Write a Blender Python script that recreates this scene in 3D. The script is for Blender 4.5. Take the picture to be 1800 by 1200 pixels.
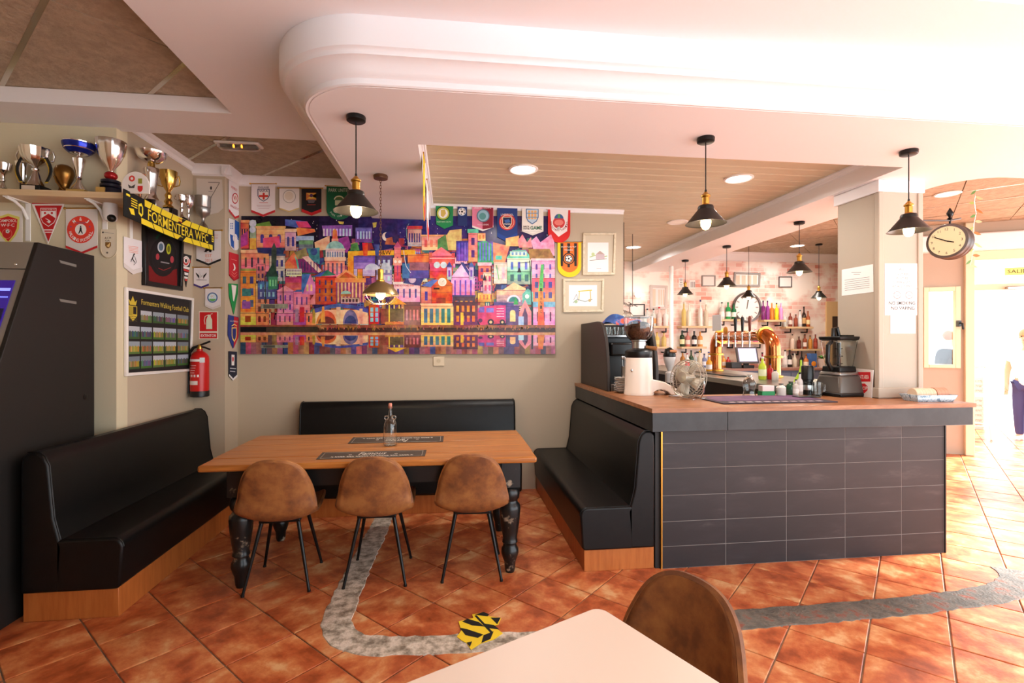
import bpy, math, random
from mathutils import Vector, Matrix, Euler
random.seed(7)
for o in list(bpy.data.objects): bpy.data.objects.remove(o)
S = bpy.context.scene
COL = S.collection
PI = math.pi

# ---------------------------------------------------------------- camera, light, exposure
F, HC, YAW = 880.0, 1.52, math.radians(7.0)          # focal length in px of an 1800x1200 frame
cd = bpy.data.cameras.new('camera'); cam = bpy.data.objects.new('camera', cd); COL.objects.link(cam)
cd.sensor_width = 36.0; cd.lens = 36.0*F/1800.0; cd.clip_start = .05; cd.clip_end = 200
cam.location = (0, 0, HC); cam.rotation_euler = (PI/2, 0, -YAW); S.camera = cam
W = bpy.data.worlds.new('daylight'); S.world = W; W.use_nodes = True
bg = W.node_tree.nodes['Background']; bg.inputs[0].default_value = (.84, .93, 1.0, 1); bg.inputs[1].default_value = 4.4
S.view_settings.view_transform = 'Standard'; S.view_settings.look = 'None'
S.view_settings.exposure = 0.08; S.view_settings.gamma = 1; S.view_settings.use_curve_mapping = False
sl = bpy.data.lights.new('sun', 'SUN'); sl.energy = 29.0; sl.angle = math.radians(9.0); sl.color = (.96, .98, 1)
so = bpy.data.objects.new('sun', sl); COL.objects.link(so)
so.rotation_euler = Vector((-.84, -.03, -.5)).to_track_quat('-Z', 'Y').to_euler()

# ---------------------------------------------------------------- pixel -> place
CA, SA = math.cos(YAW), math.sin(YAW)
def ray(u, v):
    a, b = (u-900)/F, (600-v)/F
    return Vector((a*CA+SA, -a*SA+CA, b))
def at_y(u, v, y): d = ray(u, v); t = y/d.y; return Vector((d.x*t, y, HC+d.z*t))
def at_x(u, v, x): d = ray(u, v); t = x/d.x; return Vector((x, d.y*t, HC+d.z*t))
def at_z(u, v, z): d = ray(u, v); t = (z-HC)/d.z; return Vector((d.x*t, d.y*t, z))
class Plane:
    """a vertical or level surface of the room; px() gives the point of it seen at a pixel"""
    def __init__(s, ax, val, n): s.ax, s.val, s.n = ax, val, Vector(n)
    def px(s, u, v, off=0):
        p = {'x': at_x, 'y': at_y, 'z': at_z}[s.ax](u, v, s.val)
        return p + s.n*off
YB, YL, YP, XP, XS, YBR = 5.10, 3.78, 4.82, -2.30, -2.03, 8.40
BACK = Plane('y', YB, (0, -1, 0)); LEFT = Plane('y', YL, (0, -1, 0)); PIL = Plane('y', YP, (0, -1, 0))
POST = Plane('x', XP, (1, 0, 0)); STRIP = Plane('x', XS, (1, 0, 0)); BRICK = Plane('y', YBR, (0, -1, 0))

# ---------------------------------------------------------------- materials
def lin(c):
    return tuple(((x/255)/12.92 if x/255 <= .04045 else ((x/255+.055)/1.055)**2.4) for x in c[:3])
def rgba(c): return (*lin(c), 1)
MATS = {}
def mat(name, c, rough=.5, metal=0, c2=None, scale=8, bump=0, bscale=60, spec=.5, emit=0, trans=0, ior=1.45, rnd=0, stretch=None, coat=0, lo=.4, hi=.6):
    if name in MATS: return MATS[name]
    m = bpy.data.materials.new(name); m.use_nodes = True; nt = m.node_tree; N = nt.nodes; L = nt.links
    b = N['Principled BSDF']; I = b.inputs
    I['Base Color'].default_value = rgba(c); I['Roughness'].default_value = rough; I['Metallic'].default_value = metal
    I['Specular IOR Level'].default_value = spec; I['IOR'].default_value = ior
    if trans: I['Transmission Weight'].default_value = trans
    if coat: I['Coat Weight'].default_value = coat
    if emit: I['Emission Color'].default_value = rgba(c); I['Emission Strength'].default_value = emit
    def coord(st=None):
        tc = N.new('ShaderNodeTexCoord'); o = tc.outputs['Object']
        if st:
            mp = N.new('ShaderNodeMapping'); mp.inputs['Scale'].default_value = st; L.new(o, mp.inputs[0]); o = mp.outputs[0]
        if rnd:
            oi = N.new('ShaderNodeObjectInfo'); va = N.new('ShaderNodeVectorMath'); va.operation = 'MULTIPLY_ADD'
            cb = N.new('ShaderNodeCombineXYZ')
            for i in range(3): L.new(oi.outputs['Random'], cb.inputs[i])
            va.inputs[1].default_value = (37, 53, 71); L.new(cb.outputs[0], va.inputs[0]); L.new(o, va.inputs[2]); o = va.outputs[0]
        return o
    if c2:
        n = N.new('ShaderNodeTexNoise'); n.inputs['Scale'].default_value = scale; n.inputs['Detail'].default_value = 6; n.inputs['Roughness'].default_value = .62
        L.new(coord(stretch), n.inputs['Vector'])
        r = N.new('ShaderNodeValToRGB'); cs = [c]+(c2 if isinstance(c2, list) else [c2])
        e = r.color_ramp.elements
        while len(e) < len(cs): e.new(.5)
        for i, cc in enumerate(cs):
            e[i].position = lo+(hi-lo)*i/(len(cs)-1); e[i].color = rgba(cc)
        L.new(n.outputs['Fac'], r.inputs[0]); L.new(r.outputs[0], I['Base Color'])
    if bump:
        n = N.new('ShaderNodeTexNoise'); n.inputs['Scale'].default_value = bscale; n.inputs['Detail'].default_value = 4
        L.new(coord(), n.inputs['Vector']); bp = N.new('ShaderNodeBump'); bp.inputs['Strength'].default_value = bump; bp.inputs['Distance'].default_value = .01
        L.new(n.outputs['Fac'], bp.inputs['Height']); L.new(bp.outputs[0], I['Normal'])
    MATS[name] = m; return m
def cmat(c, rough=.5, metal=0, **k):
    return mat('paint_%d_%d_%d_%d_%d' % (*c, int(rough*100), int(metal*10)), c, rough, metal, **k)
def print_mat(name, rough):
    m = bpy.data.materials.new(name); m.use_nodes = True; N = m.node_tree.nodes; b = N['Principled BSDF']
    a = N.new('ShaderNodeVertexColor'); a.layer_name = 'Col'
    m.node_tree.links.new(a.outputs[0], b.inputs['Base Color']); b.inputs['Roughness'].default_value = rough
    b.inputs['Specular IOR Level'].default_value = .3
    return m
def pane_mat():
    m = bpy.data.materials.new('thin_pane'); m.use_nodes = True; N = m.node_tree.nodes; L = m.node_tree.links; N.remove(N['Principled BSDF'])
    t = N.new('ShaderNodeBsdfTransparent'); g = N.new('ShaderNodeBsdfGlossy'); g.inputs['Roughness'].default_value = .02; mx = N.new('ShaderNodeMixShader'); mx.inputs[0].default_value = .07
    L.new(t.outputs[0], mx.inputs[1]); L.new(g.outputs[0], mx.inputs[2]); L.new(mx.outputs[0], N['Material Output'].inputs[0]); MATS['thin_pane'] = m
pane_mat()
PRINT = print_mat('printed_ink', .6); GLOSSPRINT = print_mat('glossy_print', .25)
def painterly(m):   # watercolour-like wash over the flat inks
    nt = m.node_tree; N = nt.nodes; L = nt.links; b = N['Principled BSDF']; a = [n for n in N if n.type == 'VERTEX_COLOR'][0]
    tc = N.new('ShaderNodeTexCoord'); n = N.new('ShaderNodeTexNoise'); n.inputs['Scale'].default_value = 22; n.inputs['Detail'].default_value = 6; L.new(tc.outputs['Object'], n.inputs['Vector'])
    mx = N.new('ShaderNodeMix'); mx.data_type = 'RGBA'; mx.blend_type = 'OVERLAY'; mx.inputs[0].default_value = .5; L.new(a.outputs[0], mx.inputs[6])
    r = N.new('ShaderNodeValToRGB'); e = r.color_ramp.elements; e[0].position = .3; e[0].color = (.1, .09, .16, 1); e[1].position = .68; e[1].color = (.82, .78, .76, 1); L.new(n.outputs['Fac'], r.inputs[0]); L.new(r.outputs[0], mx.inputs[7])
    n2 = N.new('ShaderNodeTexNoise'); n2.inputs['Scale'].default_value = 7; n2.inputs['Detail'].default_value = 3; L.new(tc.outputs['Object'], n2.inputs['Vector'])
    hs = N.new('ShaderNodeHueSaturation'); mr = N.new('ShaderNodeMapRange'); mr.inputs['From Min'].default_value = .3; mr.inputs['From Max'].default_value = .7; mr.inputs['To Min'].default_value = .47; mr.inputs['To Max'].default_value = .53
    L.new(n2.outputs['Fac'], mr.inputs[0]); L.new(mr.outputs[0], hs.inputs['Hue']); L.new(mx.outputs[2], hs.inputs['Color']); L.new(hs.outputs[0], b.inputs['Base Color'])
painterly(GLOSSPRINT)

M_white = mat('white_plaster', (238, 237, 240), .65, bump=.04, bscale=25)
M_wall = mat('beige_wall_paint', (190, 173, 150), .7, bump=.05, bscale=90)
M_wally = mat('cream_wall_paint', (214, 202, 172), .7, bump=.05, bscale=90)
M_col = mat('column_paint', (178, 166, 150), .6, bump=.04, bscale=90)
M_ctile = mat('stucco_ceiling_tile', (166, 152, 132), .85, c2=(182, 167, 146), scale=14, bump=.9, bscale=34, rnd=1)
M_strip = mat('ceiling_metal', (200, 190, 170), .25, 1)
M_gap = mat('dark_gap', (60, 50, 42), .9)
M_plank = mat('ceiling_plank_paint', (196, 182, 154), .5, c2=(204, 190, 163), scale=3, rnd=1)
M_grout = mat('floor_grout', (150, 122, 98), .8, c2=(118, 96, 80), scale=5)
M_ftile = mat('terracotta_tile', (148, 70, 36), .34, c2=[(184, 93, 52), (206, 128, 78), (222, 172, 122)], scale=7, bump=.12, bscale=40, rnd=1, lo=.34, hi=.68, stretch=(1, .75, 1))
M_cement = mat('cement_patch', (124, 112, 98), .85, c2=[(176, 164, 148), (216, 204, 190)], scale=16, bump=.6, bscale=70, lo=.36, hi=.6)
M_cement2 = mat('dark_cement_patch', (92, 86, 78), .8, c2=[(112, 104, 94), (140, 70, 48), (186, 172, 156)], scale=10, bump=.6, bscale=70, lo=.42, hi=.8)
M_leather = mat('black_vinyl', (10, 10, 11), .38, c2=(14, 14, 14), scale=20, bump=.08, bscale=300, spec=.32)
M_basewood = mat('cherry_plinth', (168, 92, 40), .38, c2=(184, 106, 50), scale=5, stretch=(6, 6, .6))
M_pine = mat('pine_top', (156, 92, 38), .28, c2=[(180, 112, 50), (196, 132, 68)], scale=5, stretch=(.5, 7, 7), rnd=1, lo=.35, hi=.7)
M_blackpaint = mat('chipped_black_paint', (20, 20, 20), .3, c2=[(22, 22, 22), (24, 24, 24), (160, 142, 120)], scale=9, rnd=1, lo=.45, hi=.665)
M_chair = mat('brown_suede', (112, 66, 36), .62, c2=[(140, 86, 44), (160, 104, 54)], scale=7, rnd=1, bump=.1, bscale=260, lo=.38, hi=.62)
M_chairedge = mat('brown_piping', (176, 128, 84), .6)
M_blackmetal = mat('black_metal', (16, 16, 17), .35, .3)
M_shade = mat('grey_black_shade', (46, 42, 38), .42, .6)
M_brass = mat('brass', (202, 154, 70), .28, 1)
M_chrome = mat('chrome', (225, 225, 228), .12, 1)
M_silver = mat('silver_cup', (232, 228, 226), .16, 1)
M_pewter = mat('pewter', (168, 166, 164), .35, 1)
M_goldcup = mat('gold_cup', (214, 178, 96), .2, 1)
M_bronze = mat('bronze', (130, 92, 44), .3, .9)
M_copper = mat('copper_tower', (206, 128, 78), .17, 1, c2=(196, 116, 66), scale=3)
M_steel = mat('steel', (176, 178, 178), .3, 1)
M_glass = mat('clear_glass', (250, 252, 250), .03, trans=1, ior=1.45)
M_bulb = mat('lit_bulb', (255, 214, 150), .3, emit=9)
M_lamp = mat('lit_downlight', (255, 244, 228), .3, emit=9)
M_counter = mat('counter_wood', (136, 86, 52), .35, c2=[(158, 104, 66), (178, 126, 86)], scale=5, stretch=(1, 6, 6), lo=.35, hi=.7)
M_fascia = mat('black_fascia', (34, 36, 38), .42, c2=(46, 48, 50), scale=6)
M_btile = mat('slate_tile', (34, 29, 31), .45, c2=[(42, 36, 38), (70, 62, 62)], scale=4, rnd=1, stretch=(.6, 1, 2.2), lo=.45, hi=.75)
M_bgrout = mat('tile_joint', (126, 120, 116), .8)
M_dark = mat('dark_laminate', (30, 26, 24), .5)
M_black = mat('black_plastic', (14, 14, 14), .35)
M_frame = mat('limed_wood_frame', (206, 190, 160), .55, c2=(222, 208, 182), scale=9, stretch=(3, 3, 3))
M_whitemetal = mat('white_enamel', (236, 234, 232), .35)
M_shelf = mat('beech_shelf', (212, 182, 140), .45, c2=(220, 192, 152), scale=5, stretch=(.5, 6, 6))
M_red = mat('extinguisher_red', (196, 24, 22), .28)
M_skin = mat('skin', (214, 168, 142), .5)
# ---------------------------------------------------------------- builders
class MB:
    def __init__(s): s.v = []; s.f = []; s.M = Matrix.Identity(4)
    def add(s, vs, fs):
        b = len(s.v); s.v += [tuple(s.M @ Vector(p)) for p in vs]; s.f += [tuple(b+i for i in f) for f in fs]; return s
    def box(s, x0, x1, y0, y1, z0, z1):
        return s.add([(x, y, z) for x in (x0, x1) for y in (y0, y1) for z in (z0, z1)],
                     [(0, 1, 3, 2), (4, 6, 7, 5), (0, 4, 5, 1), (2, 3, 7, 6), (0, 2, 6, 4), (1, 5, 7, 3)])
    def prism(s, poly, z0, z1):
        n = len(poly)
        a = sum(poly[i][0]*poly[(i+1) % n][1]-poly[(i+1) % n][0]*poly[i][1] for i in range(n))
        if a < 0: poly = poly[::-1]
        vs = [(x, y, z0) for x, y in poly]+[(x, y, z1) for x, y in poly]
        return s.add(vs, [tuple(range(n-1, -1, -1)), tuple(range(n, 2*n))]+[(i, (i+1) % n, n+(i+1) % n, n+i) for i in range(n)])
    def slab(s, pts, off):
        """solid from a flat 3-D outline and an offset vector"""
        n = len(pts); off = Vector(off); p = [Vector(q) for q in pts]
        return s.add(p+[q+off for q in p], [tuple(range(n-1, -1, -1)), tuple(range(n, 2*n))]+[(i, (i+1) % n, n+(i+1) % n, n+i) for i in range(n)])
    def lathe(s, prof, n=20, c=(0, 0, 0), flute=0, fn=8, cap=True):
        vs = []; m = len(prof)
        for r, z in prof:
            for k in range(n):
                a = 2*PI*k/n; rr = r*(1+flute*math.cos(fn*a)) if flute else r
                vs.append((c[0]+rr*math.cos(a), c[1]+rr*math.sin(a), c[2]+z))
        fs = [(i*n+k, i*n+(k+1) % n, (i+1)*n+(k+1) % n, (i+1)*n+k) for i in range(m-1) for k in range(n)]
        if cap and prof[0][0] > 1e-6: fs.append(tuple(range(n-1, -1, -1)))
        if cap and prof[-1][0] > 1e-6: fs.append(tuple((m-1)*n+k for k in range(n)))
        return s.add(vs, fs)
    def cyl(s, a, b, r, n=12, r2=None): return s.tube([a, b], [r, r if r2 is None else r2], n)
    def tube(s, pts, r, n=8, closed=False):
        P = [Vector(p) for p in pts]; m = len(P); rs = r if isinstance(r, (list, tuple)) else [r]*m
        T = []
        for i in range(m):
            a = P[(i-1) % m] if (closed or i > 0) else P[i]; b = P[(i+1) % m] if (closed or i < m-1) else P[i]
            T.append((b-a).normalized())
        up = Vector((0, 0, 1)) if abs(T[0].z) < .9 else Vector((1, 0, 0))
        nrm = T[0].cross(up).normalized(); vs = []
        for i in range(m):
            nrm = (nrm-T[i]*nrm.dot(T[i])).normalized(); bn = T[i].cross(nrm)
            for k in range(n):
                a = 2*PI*k/n; vs.append(P[i]+(nrm*math.cos(a)+bn*math.sin(a))*rs[i])
        R = m if closed else m-1
        fs = [(i*n+k, i*n+(k+1) % n, ((i+1) % m)*n+(k+1) % n, ((i+1) % m)*n+k) for i in range(R) for k in range(n)]
        if not closed: fs += [tuple(range(n-1, -1, -1)), tuple((m-1)*n+k for k in range(n))]
        return s.add(vs, fs)
    def ball(s, c, r, n=14, m=8, sx=1, sy=1, sz=1):
        prof = [(math.sin(PI*i/m)*r, -math.cos(PI*i/m)*r) for i in range(m+1)]
        M0 = s.M; s.M = M0 @ Matrix.Translation(c) @ Matrix.Diagonal((sx, sy, sz, 1)); s.lathe(prof, n); s.M = M0; return s
    def grid(s, fn, nu, nv, wrap=False):
        vs = [fn(i/(nu-1), j/(nv-1)) for i in range(nu) for j in range(nv)]
        return s.add(vs, [(i*nv+j, (i+1)*nv+j, (i+1)*nv+j+1, i*nv+j+1) for i in range(nu-1) for j in range(nv-1)])
KIDS = {}
def adopt(o, parent):
    o.parent = parent; KIDS.setdefault(parent.name, []).append(o)
def part(name, mb, m, parent=None, bev=0, smooth=True, label=None, loc=None, rot=None, seg=2, solid=0, sub=0):
    me = bpy.data.meshes.new(name); me.from_pydata(mb.v, [], mb.f); me.validate(); me.materials.append(m)
    import bmesh
    b = bmesh.new(); b.from_mesh(me); bmesh.ops.recalc_face_normals(b, faces=b.faces); b.to_mesh(me); b.free()
    if smooth:
        me.polygons.foreach_set('use_smooth', [True]*len(me.polygons)); me.set_sharp_from_angle(angle=math.radians(38))
    o = bpy.data.objects.new(name, me); COL.objects.link(o)
    if parent: adopt(o, parent)
    if loc: o.location = loc
    if rot: o.rotation_euler = rot
    if label: o['label'] = label
    if solid:
        md = o.modifiers.new('thickness', 'SOLIDIFY'); md.thickness = solid; md.offset = 0
    if bev:
        md = o.modifiers.new('edge', 'BEVEL'); md.width = bev; md.segments = seg; md.limit_method = 'ANGLE'; md.angle_limit = math.radians(40)
    if sub:
        md = o.modifiers.new('sub', 'SUBSURF'); md.levels = sub; md.render_levels = sub
    return o
def tag(o, label, cat=None, group=None, kind=None):
    o['label'] = label
    if cat: o['category'] = cat
    if group: o['group'] = group
    if kind: o['kind'] = kind
    return o
def thing(name, label, cat, loc=(0, 0, 0), rotz=0, group=None):
    o = bpy.data.objects.new(name, None); COL.objects.link(o); o.location = loc; o.rotation_euler = (0, 0, rotz)
    o.empty_display_size = .05
    return tag(o, label, cat, group)
def struct(name, mb, m, label=None, **k):
    o = part(name, mb, m, **k); o['kind'] = 'structure'
    if label: o['label'] = label
    return o
def copy_tree(o, parent=None):
    c = o.copy(); COL.objects.link(c); c.parent = None
    if parent: adopt(c, parent)
    for ch in KIDS.get(o.name, []): copy_tree(ch, c)
    return c
def clip_poly(P, lim):
    u0, v0, u1, v1 = lim
    for ax, val, sg in ((0, u0, 1), (0, u1, -1), (1, v0, 1), (1, v1, -1)):
        out = []
        for i in range(len(P)):
            a, b = P[i], P[(i+1) % len(P)]; da, db = sg*(a[ax]-val), sg*(b[ax]-val)
            if da >= 0: out.append(a)
            if (da >= 0) != (db >= 0):
                t = da/(da-db); out.append((a[0]+(b[0]-a[0])*t, a[1]+(b[1]-a[1])*t))
        P = out
        if len(P) < 3: return []
    return P
FCACHE = {}
def font_mesh(s, bold=0, shear=0):
    k = (s, bold, shear)
    if k in FCACHE: return FCACHE[k]
    cu = bpy.data.curves.new('t', 'FONT'); cu.body = s; cu.resolution_u = 2; cu.offset = bold; cu.shear = shear
    ob = bpy.data.objects.new('t', cu); me = ob.to_mesh()
    vs = [(v.co.x, v.co.y) for v in me.vertices]; fs = [tuple(p.vertices) for p in me.polygons]
    ob.to_mesh_clear(); bpy.data.objects.remove(ob); bpy.data.curves.remove(cu)
    xs = [v[0] for v in vs] or [0, 1]; ys = [v[1] for v in vs] or [0, 1]
    FCACHE[k] = (vs, fs, min(xs), max(xs), min(ys), max(ys)); return FCACHE[k]
class Print:
    """flat coloured ink on one surface; outlines are given by photograph pixels on that surface"""
    def __init__(s, plane, off=.004, eps=2e-5, lim=None): s.pl, s.o, s.e, s.lim = plane, off, eps, lim; s.v = []; s.f = []; s.c = []; s.mirror = None
    def _lay(s): s.o += s.e
    def raw(s, pts3, faces, col):
        b = len(s.v); s.v += [tuple(p) for p in pts3]
        for f in faces: s.f.append(tuple(b+i for i in f)); s.c.append(lin(col))
    def poly(s, P, col, keep=False):
        if not keep: s._lay()
        q = clip_poly(P, s.lim) if s.lim else P
        if len(q) >= 3: s.raw([s.pl.px(u, v, s.o) for u, v in q], [tuple(range(len(q)))], col)
        if s.mirror:
            q = clip_poly([(u, s.mirror[0]+(s.mirror[1]-v)*s.mirror[2]) for u, v in P], (s.lim[0], s.mirror[0], s.lim[2], s.lim[3]))
            if len(q) >= 3: s.raw([s.pl.px(u, v, s.o) for u, v in q], [tuple(range(len(q)))], tuple(x*.92 for x in col))
        return s
    def rect(s, u0, v0, u1, v1, col, keep=False): return s.poly([(u0, v0), (u1, v0), (u1, v1), (u0, v1)], col, keep)
    def disc(s, u, v, r, col, ry=None, n=20, a0=0, a1=2*PI, keep=False):
        ry = ry or r; full = abs(a1-a0-2*PI) < 1e-6
        k = n if full else n+1
        return s.poly([(u+r*math.cos(a0+(a1-a0)*i/n), v-ry*math.sin(a0+(a1-a0)*i/n)) for i in range(k)], col, keep)
    def line(s, pts, w, col):
        for (a, b), (c, d) in zip(pts, pts[1:]):
            L = math.hypot(c-a, d-b) or 1; nx, ny = -(d-b)/L*w/2, (c-a)/L*w/2
            s.poly([(a+nx, b+ny), (c+nx, d+ny), (c-nx, d-ny), (a-nx, b-ny)], col)
        return s
    def text(s, t, q, col, bold=0, shear=0):
        """t fitted into q = (u0,v0,u1,v1) or four corner pixels TL,TR,BR,BL"""
        if len(q) == 4 and not isinstance(q[0], (tuple, list)): u0, v0, u1, v1 = q; q = [(u0, v0), (u1, v0), (u1, v1), (u0, v1)]
        vs, fs, x0, x1, y0, y1 = font_mesh(t, bold, shear); s._lay()
        C = [s.pl.px(u, v, s.o) for u, v in q]; out = []
        for x, y in vs:
            a, b = (x-x0)/(x1-x0 or 1), (y-y0)/(y1-y0 or 1)
            out.append((C[3]*(1-a)+C[2]*a)*(1-b)+(C[0]*(1-a)+C[1]*a)*b)
        s.raw(out, fs, col); return s
    def arc(s, t, u, v, r, size, a0, a1, col, inward=False, bold=0):
        n = len(t)
        for i, ch in enumerate(t):
            if ch == ' ': continue
            a = a0+(a1-a0)*(i/(n-1) if n > 1 else .5); ca, sa = math.cos(a), math.sin(a)
            cu, cv = u+r*ca, v-r*sa
            up = (ca, -sa) if not inward else (-ca, sa); rt = (-up[1], up[0])
            w, h = size*.36, size*.5
            s.text(ch, [(cu-rt[0]*w+up[0]*h, cv-rt[1]*w+up[1]*h), (cu+rt[0]*w+up[0]*h, cv+rt[1]*w+up[1]*h),
                        (cu+rt[0]*w-up[0]*h, cv+rt[1]*w-up[1]*h), (cu-rt[0]*w-up[0]*h, cv-rt[1]*w-up[1]*h)], col, bold)
        return s
    def build(s, name, parent, m=None, label=None):
        if not s.v: return None
        L = Vector(parent.location) if parent else Vector((0, 0, 0))
        me = bpy.data.meshes.new(name); me.from_pydata([tuple(Vector(p)-L) for p in s.v], [], s.f)
        ca = me.color_attributes.new('Col', 'FLOAT_COLOR', 'CORNER'); d = []
        for f, c in zip(s.f, s.c): d += [c[0], c[1], c[2], 1.0]*len(f)
        ca.data.foreach_set('color', d); me.materials.append(m or PRINT)
        o = bpy.data.objects.new(name, me); COL.objects.link(o)
        if parent: adopt(o, parent)
        if label: o['label'] = label
        return o
# ================================================================ THE SETTING
# ---- floor: terracotta tiles laid on the diagonal, each tile its own piece
TS = .333; TA = math.radians(45.8); TO = Vector((.14, 3.184))
ti = Vector((math.cos(TA), -math.sin(TA))); tj = Vector((math.sin(TA), math.cos(TA)))
floor = struct('floor', MB().box(-4.4, 10.5, -1.4, 10.4, -.06, -.006), M_grout, 'terracotta tiled floor with pale joints')
def proj(p):
    X = p[0]*CA-p[1]*SA; Z = p[0]*SA+p[1]*CA
    return (900+F*X/Z, 600-F*(p[2]-HC)/Z, Z) if Z > .05 else None
tm = MB(); g = .0035; hs = TS/2-g
def tile_ring(h, z): return [(-h, -h, z), (h, -h, z), (h, h, z), (-h, h, z)]
tm.add(tile_ring(hs, -.006)+tile_ring(hs, -.002)+tile_ring(hs-.003, 0), [(0, 1, 5, 4), (1, 2, 6, 5), (2, 3, 7, 6), (3, 0, 4, 7), (4, 5, 9, 8), (5, 6, 10, 9), (6, 7, 11, 10), (7, 4, 8, 11), (8, 9, 10, 11)])
cands = []
for i in range(-34, 36):
    for j in range(-34, 36):
        c = TO+ti*(i+.5)*TS+tj*(j+.5)*TS
        if not (-4.3 < c.x < 10.3 and -1.2 < c.y < 10.2): continue
        q = proj((c.x, c.y, 0)); vis = q and -90 < q[0] < 1890 and q[1] < 1330
        if vis and c.y > YB+.1 and c.x < 2.5: vis = False
        if vis and c.y < YB and c.x < -2.5: vis = False
        cands.append((q[2] if vis else 99, c))
cands.sort(key=lambda t: t[0])
first = None; rest = MB()
for k, (z, c) in enumerate(cands):
    if z < 99 and k < 300:
        if not first: first = o = part('tile', tm, M_ftile, floor, smooth=False)
        else: o = first.copy(); COL.objects.link(o); o.parent = floor
        o.location = (c.x, c.y, random.uniform(-.0012, .0006)); o.rotation_euler = (random.uniform(-.0015, .0015), random.uniform(-.0015, .0015), -TA+random.randint(0, 3)*PI/2)
    else:
        rest.M = Matrix.Translation((c.x, c.y, 0)) @ Matrix.Rotation(-TA, 4, 'Z')
        rest.add(tile_ring(hs, 0), [(0, 1, 2, 3)])
o = part('far_tiles', rest, M_ftile, floor, smooth=False); o['kind'] = 'stuff'
# repaired channel across the tiles
def patch(name, px, w, m, seed, label):
    r = random.Random(seed); P = [at_z(u, v, 0) for u, v in px]; P = [Vector((p.x, p.y)) for p in P]
    Q = []
    for a, b in zip(P, P[1:]):
        n = max(2, int((b-a).length/.04))
        Q += [a.lerp(b, k/n) for k in range(n)]
    Q.append(P[-1])
    for _ in range(6): Q = [Q[0]]+[(Q[k-1]+Q[k]*2+Q[k+1])/4 for k in range(1, len(Q)-1)]+[Q[-1]]
    mb = MB(); vs = []
    for k in range(len(Q)):
        t = (Q[min(k+1, len(Q)-1)]-Q[max(k-1, 0)]).normalized(); n = Vector((-t.y, t.x))
        for sgn in (1, -1):
            e = Q[k]+n*sgn*(w/2+r.uniform(-.008, .008)); vs.append((e.x, e.y, .0035)); e2 = e+n*sgn*.006; vs.append((e2.x, e2.y, -.003))
    fs = []
    for k in range(len(Q)-1):
        a = 4*k; b = a+4; fs += [(a, a+2, b+2, b), (a, b, b+1, a+1), (a+2, a+3, b+3, b+2)]
    o = part(name, mb.add(vs, fs), m, floor, smooth=False, label=label); return o
patch('cement_patch', [(690, 880), (655, 950), (628, 1005), (607, 1050), (588, 1095), (600, 1125), (650, 1136), (740, 1134), (850, 1129), (960, 1124)], .155, M_cement, 1, 'pale worn cement strip curving across the tiles')
patch('cement_patch', [(962, 1123), (1120, 1108), (1290, 1089), (1450, 1078), (1600, 1063), (1690, 1053), (1750, 1044), (1790, 1030), (1790, 1012), (1770, 1000)], .175, M_cement2, 2, 'dark grey cement strip in front of the bar')
# yellow and black tape patch
FLOORP = Plane('z', 0, (0, 0, 1))
tp = thing('hazard_tape', 'patch of yellow and black hazard tape stuck over the cement strip', 'tape', at_z(843, 1110, .0045))
out = [(806, 1092), (832, 1086), (830, 1080), (850, 1076), (858, 1083), (881, 1086), (876, 1098), (866, 1100), (884, 1113), (868, 1124), (868, 1124), (845, 1131), (828, 1142), (820, 1130), (812, 1126), (803, 1119), (811, 1108)]
out3 = [at_z(u, v, .0045)-Vector(tp.location) for u, v in out]
part('tape_base', MB().slab(out3, (0, 0, .0015)), mat('yellow_tape', (238, 205, 40), .45), tp, smooth=False)
P = Print(FLOORP, .0062)
for q in ([(834, 1082), (850, 1077), (860, 1081), (857, 1085)], [(812, 1094), (822, 1089), (842, 1095), (852, 1103), (830, 1101)], [(808, 1105), (820, 1107), (850, 1117), (840, 1123), (818, 1118)], [(846, 1097), (868, 1100), (878, 1108), (860, 1106)], [(862, 1087), (880, 1087), (874, 1099)], [(850, 1118), (868, 1111), (862, 1125), (846, 1132)], [(820, 1131), (830, 1129), (826, 1139)], [(834, 1084), (838, 1083), (866, 1112), (862, 1114)]): P.poly(q, (24, 22, 20))
P.build('black_stripes', tp)

# ---- walls
ZC, ZS, ZD, ZPK = 3.10, 3.00, 2.74, 2.90     # tile ceiling, upper soffit, dropped soffit, plank ceiling
struct('wall_back', MB().box(XS-.35, 1.81, YB, YB+.12, 0, ZC), M_wall, 'beige painted back wall behind the mural')
struct('wall_left', MB().box(-4.4, XP, YL, YL+.12, 0, ZC), M_wally, 'cream wall behind the trophy shelf')
struct('wall_poster', MB().box(XP-.12, XP, YL+.12, YB, 0, ZC), M_wall, 'beige side wall carrying the club poster')
struct('wall_pilaster', MB().box(XP, XS, YP, YB, 0, ZC), M_wall, 'narrow beige pilaster in the corner')
struct('wall_rear_light_block', MB().box(-4.4, .5, -1.0, -.9, 0, ZC), M_wally, 'cream partial rear wall out of view, added to hold back light')  # unseen wall behind the camera, added and cut short to darken the left
struct('wall_side', MB().box(-4.4, -4.28, -1.0, YL, 0, ZC), M_wally, 'cream side wall beyond the gaming machine')
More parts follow.
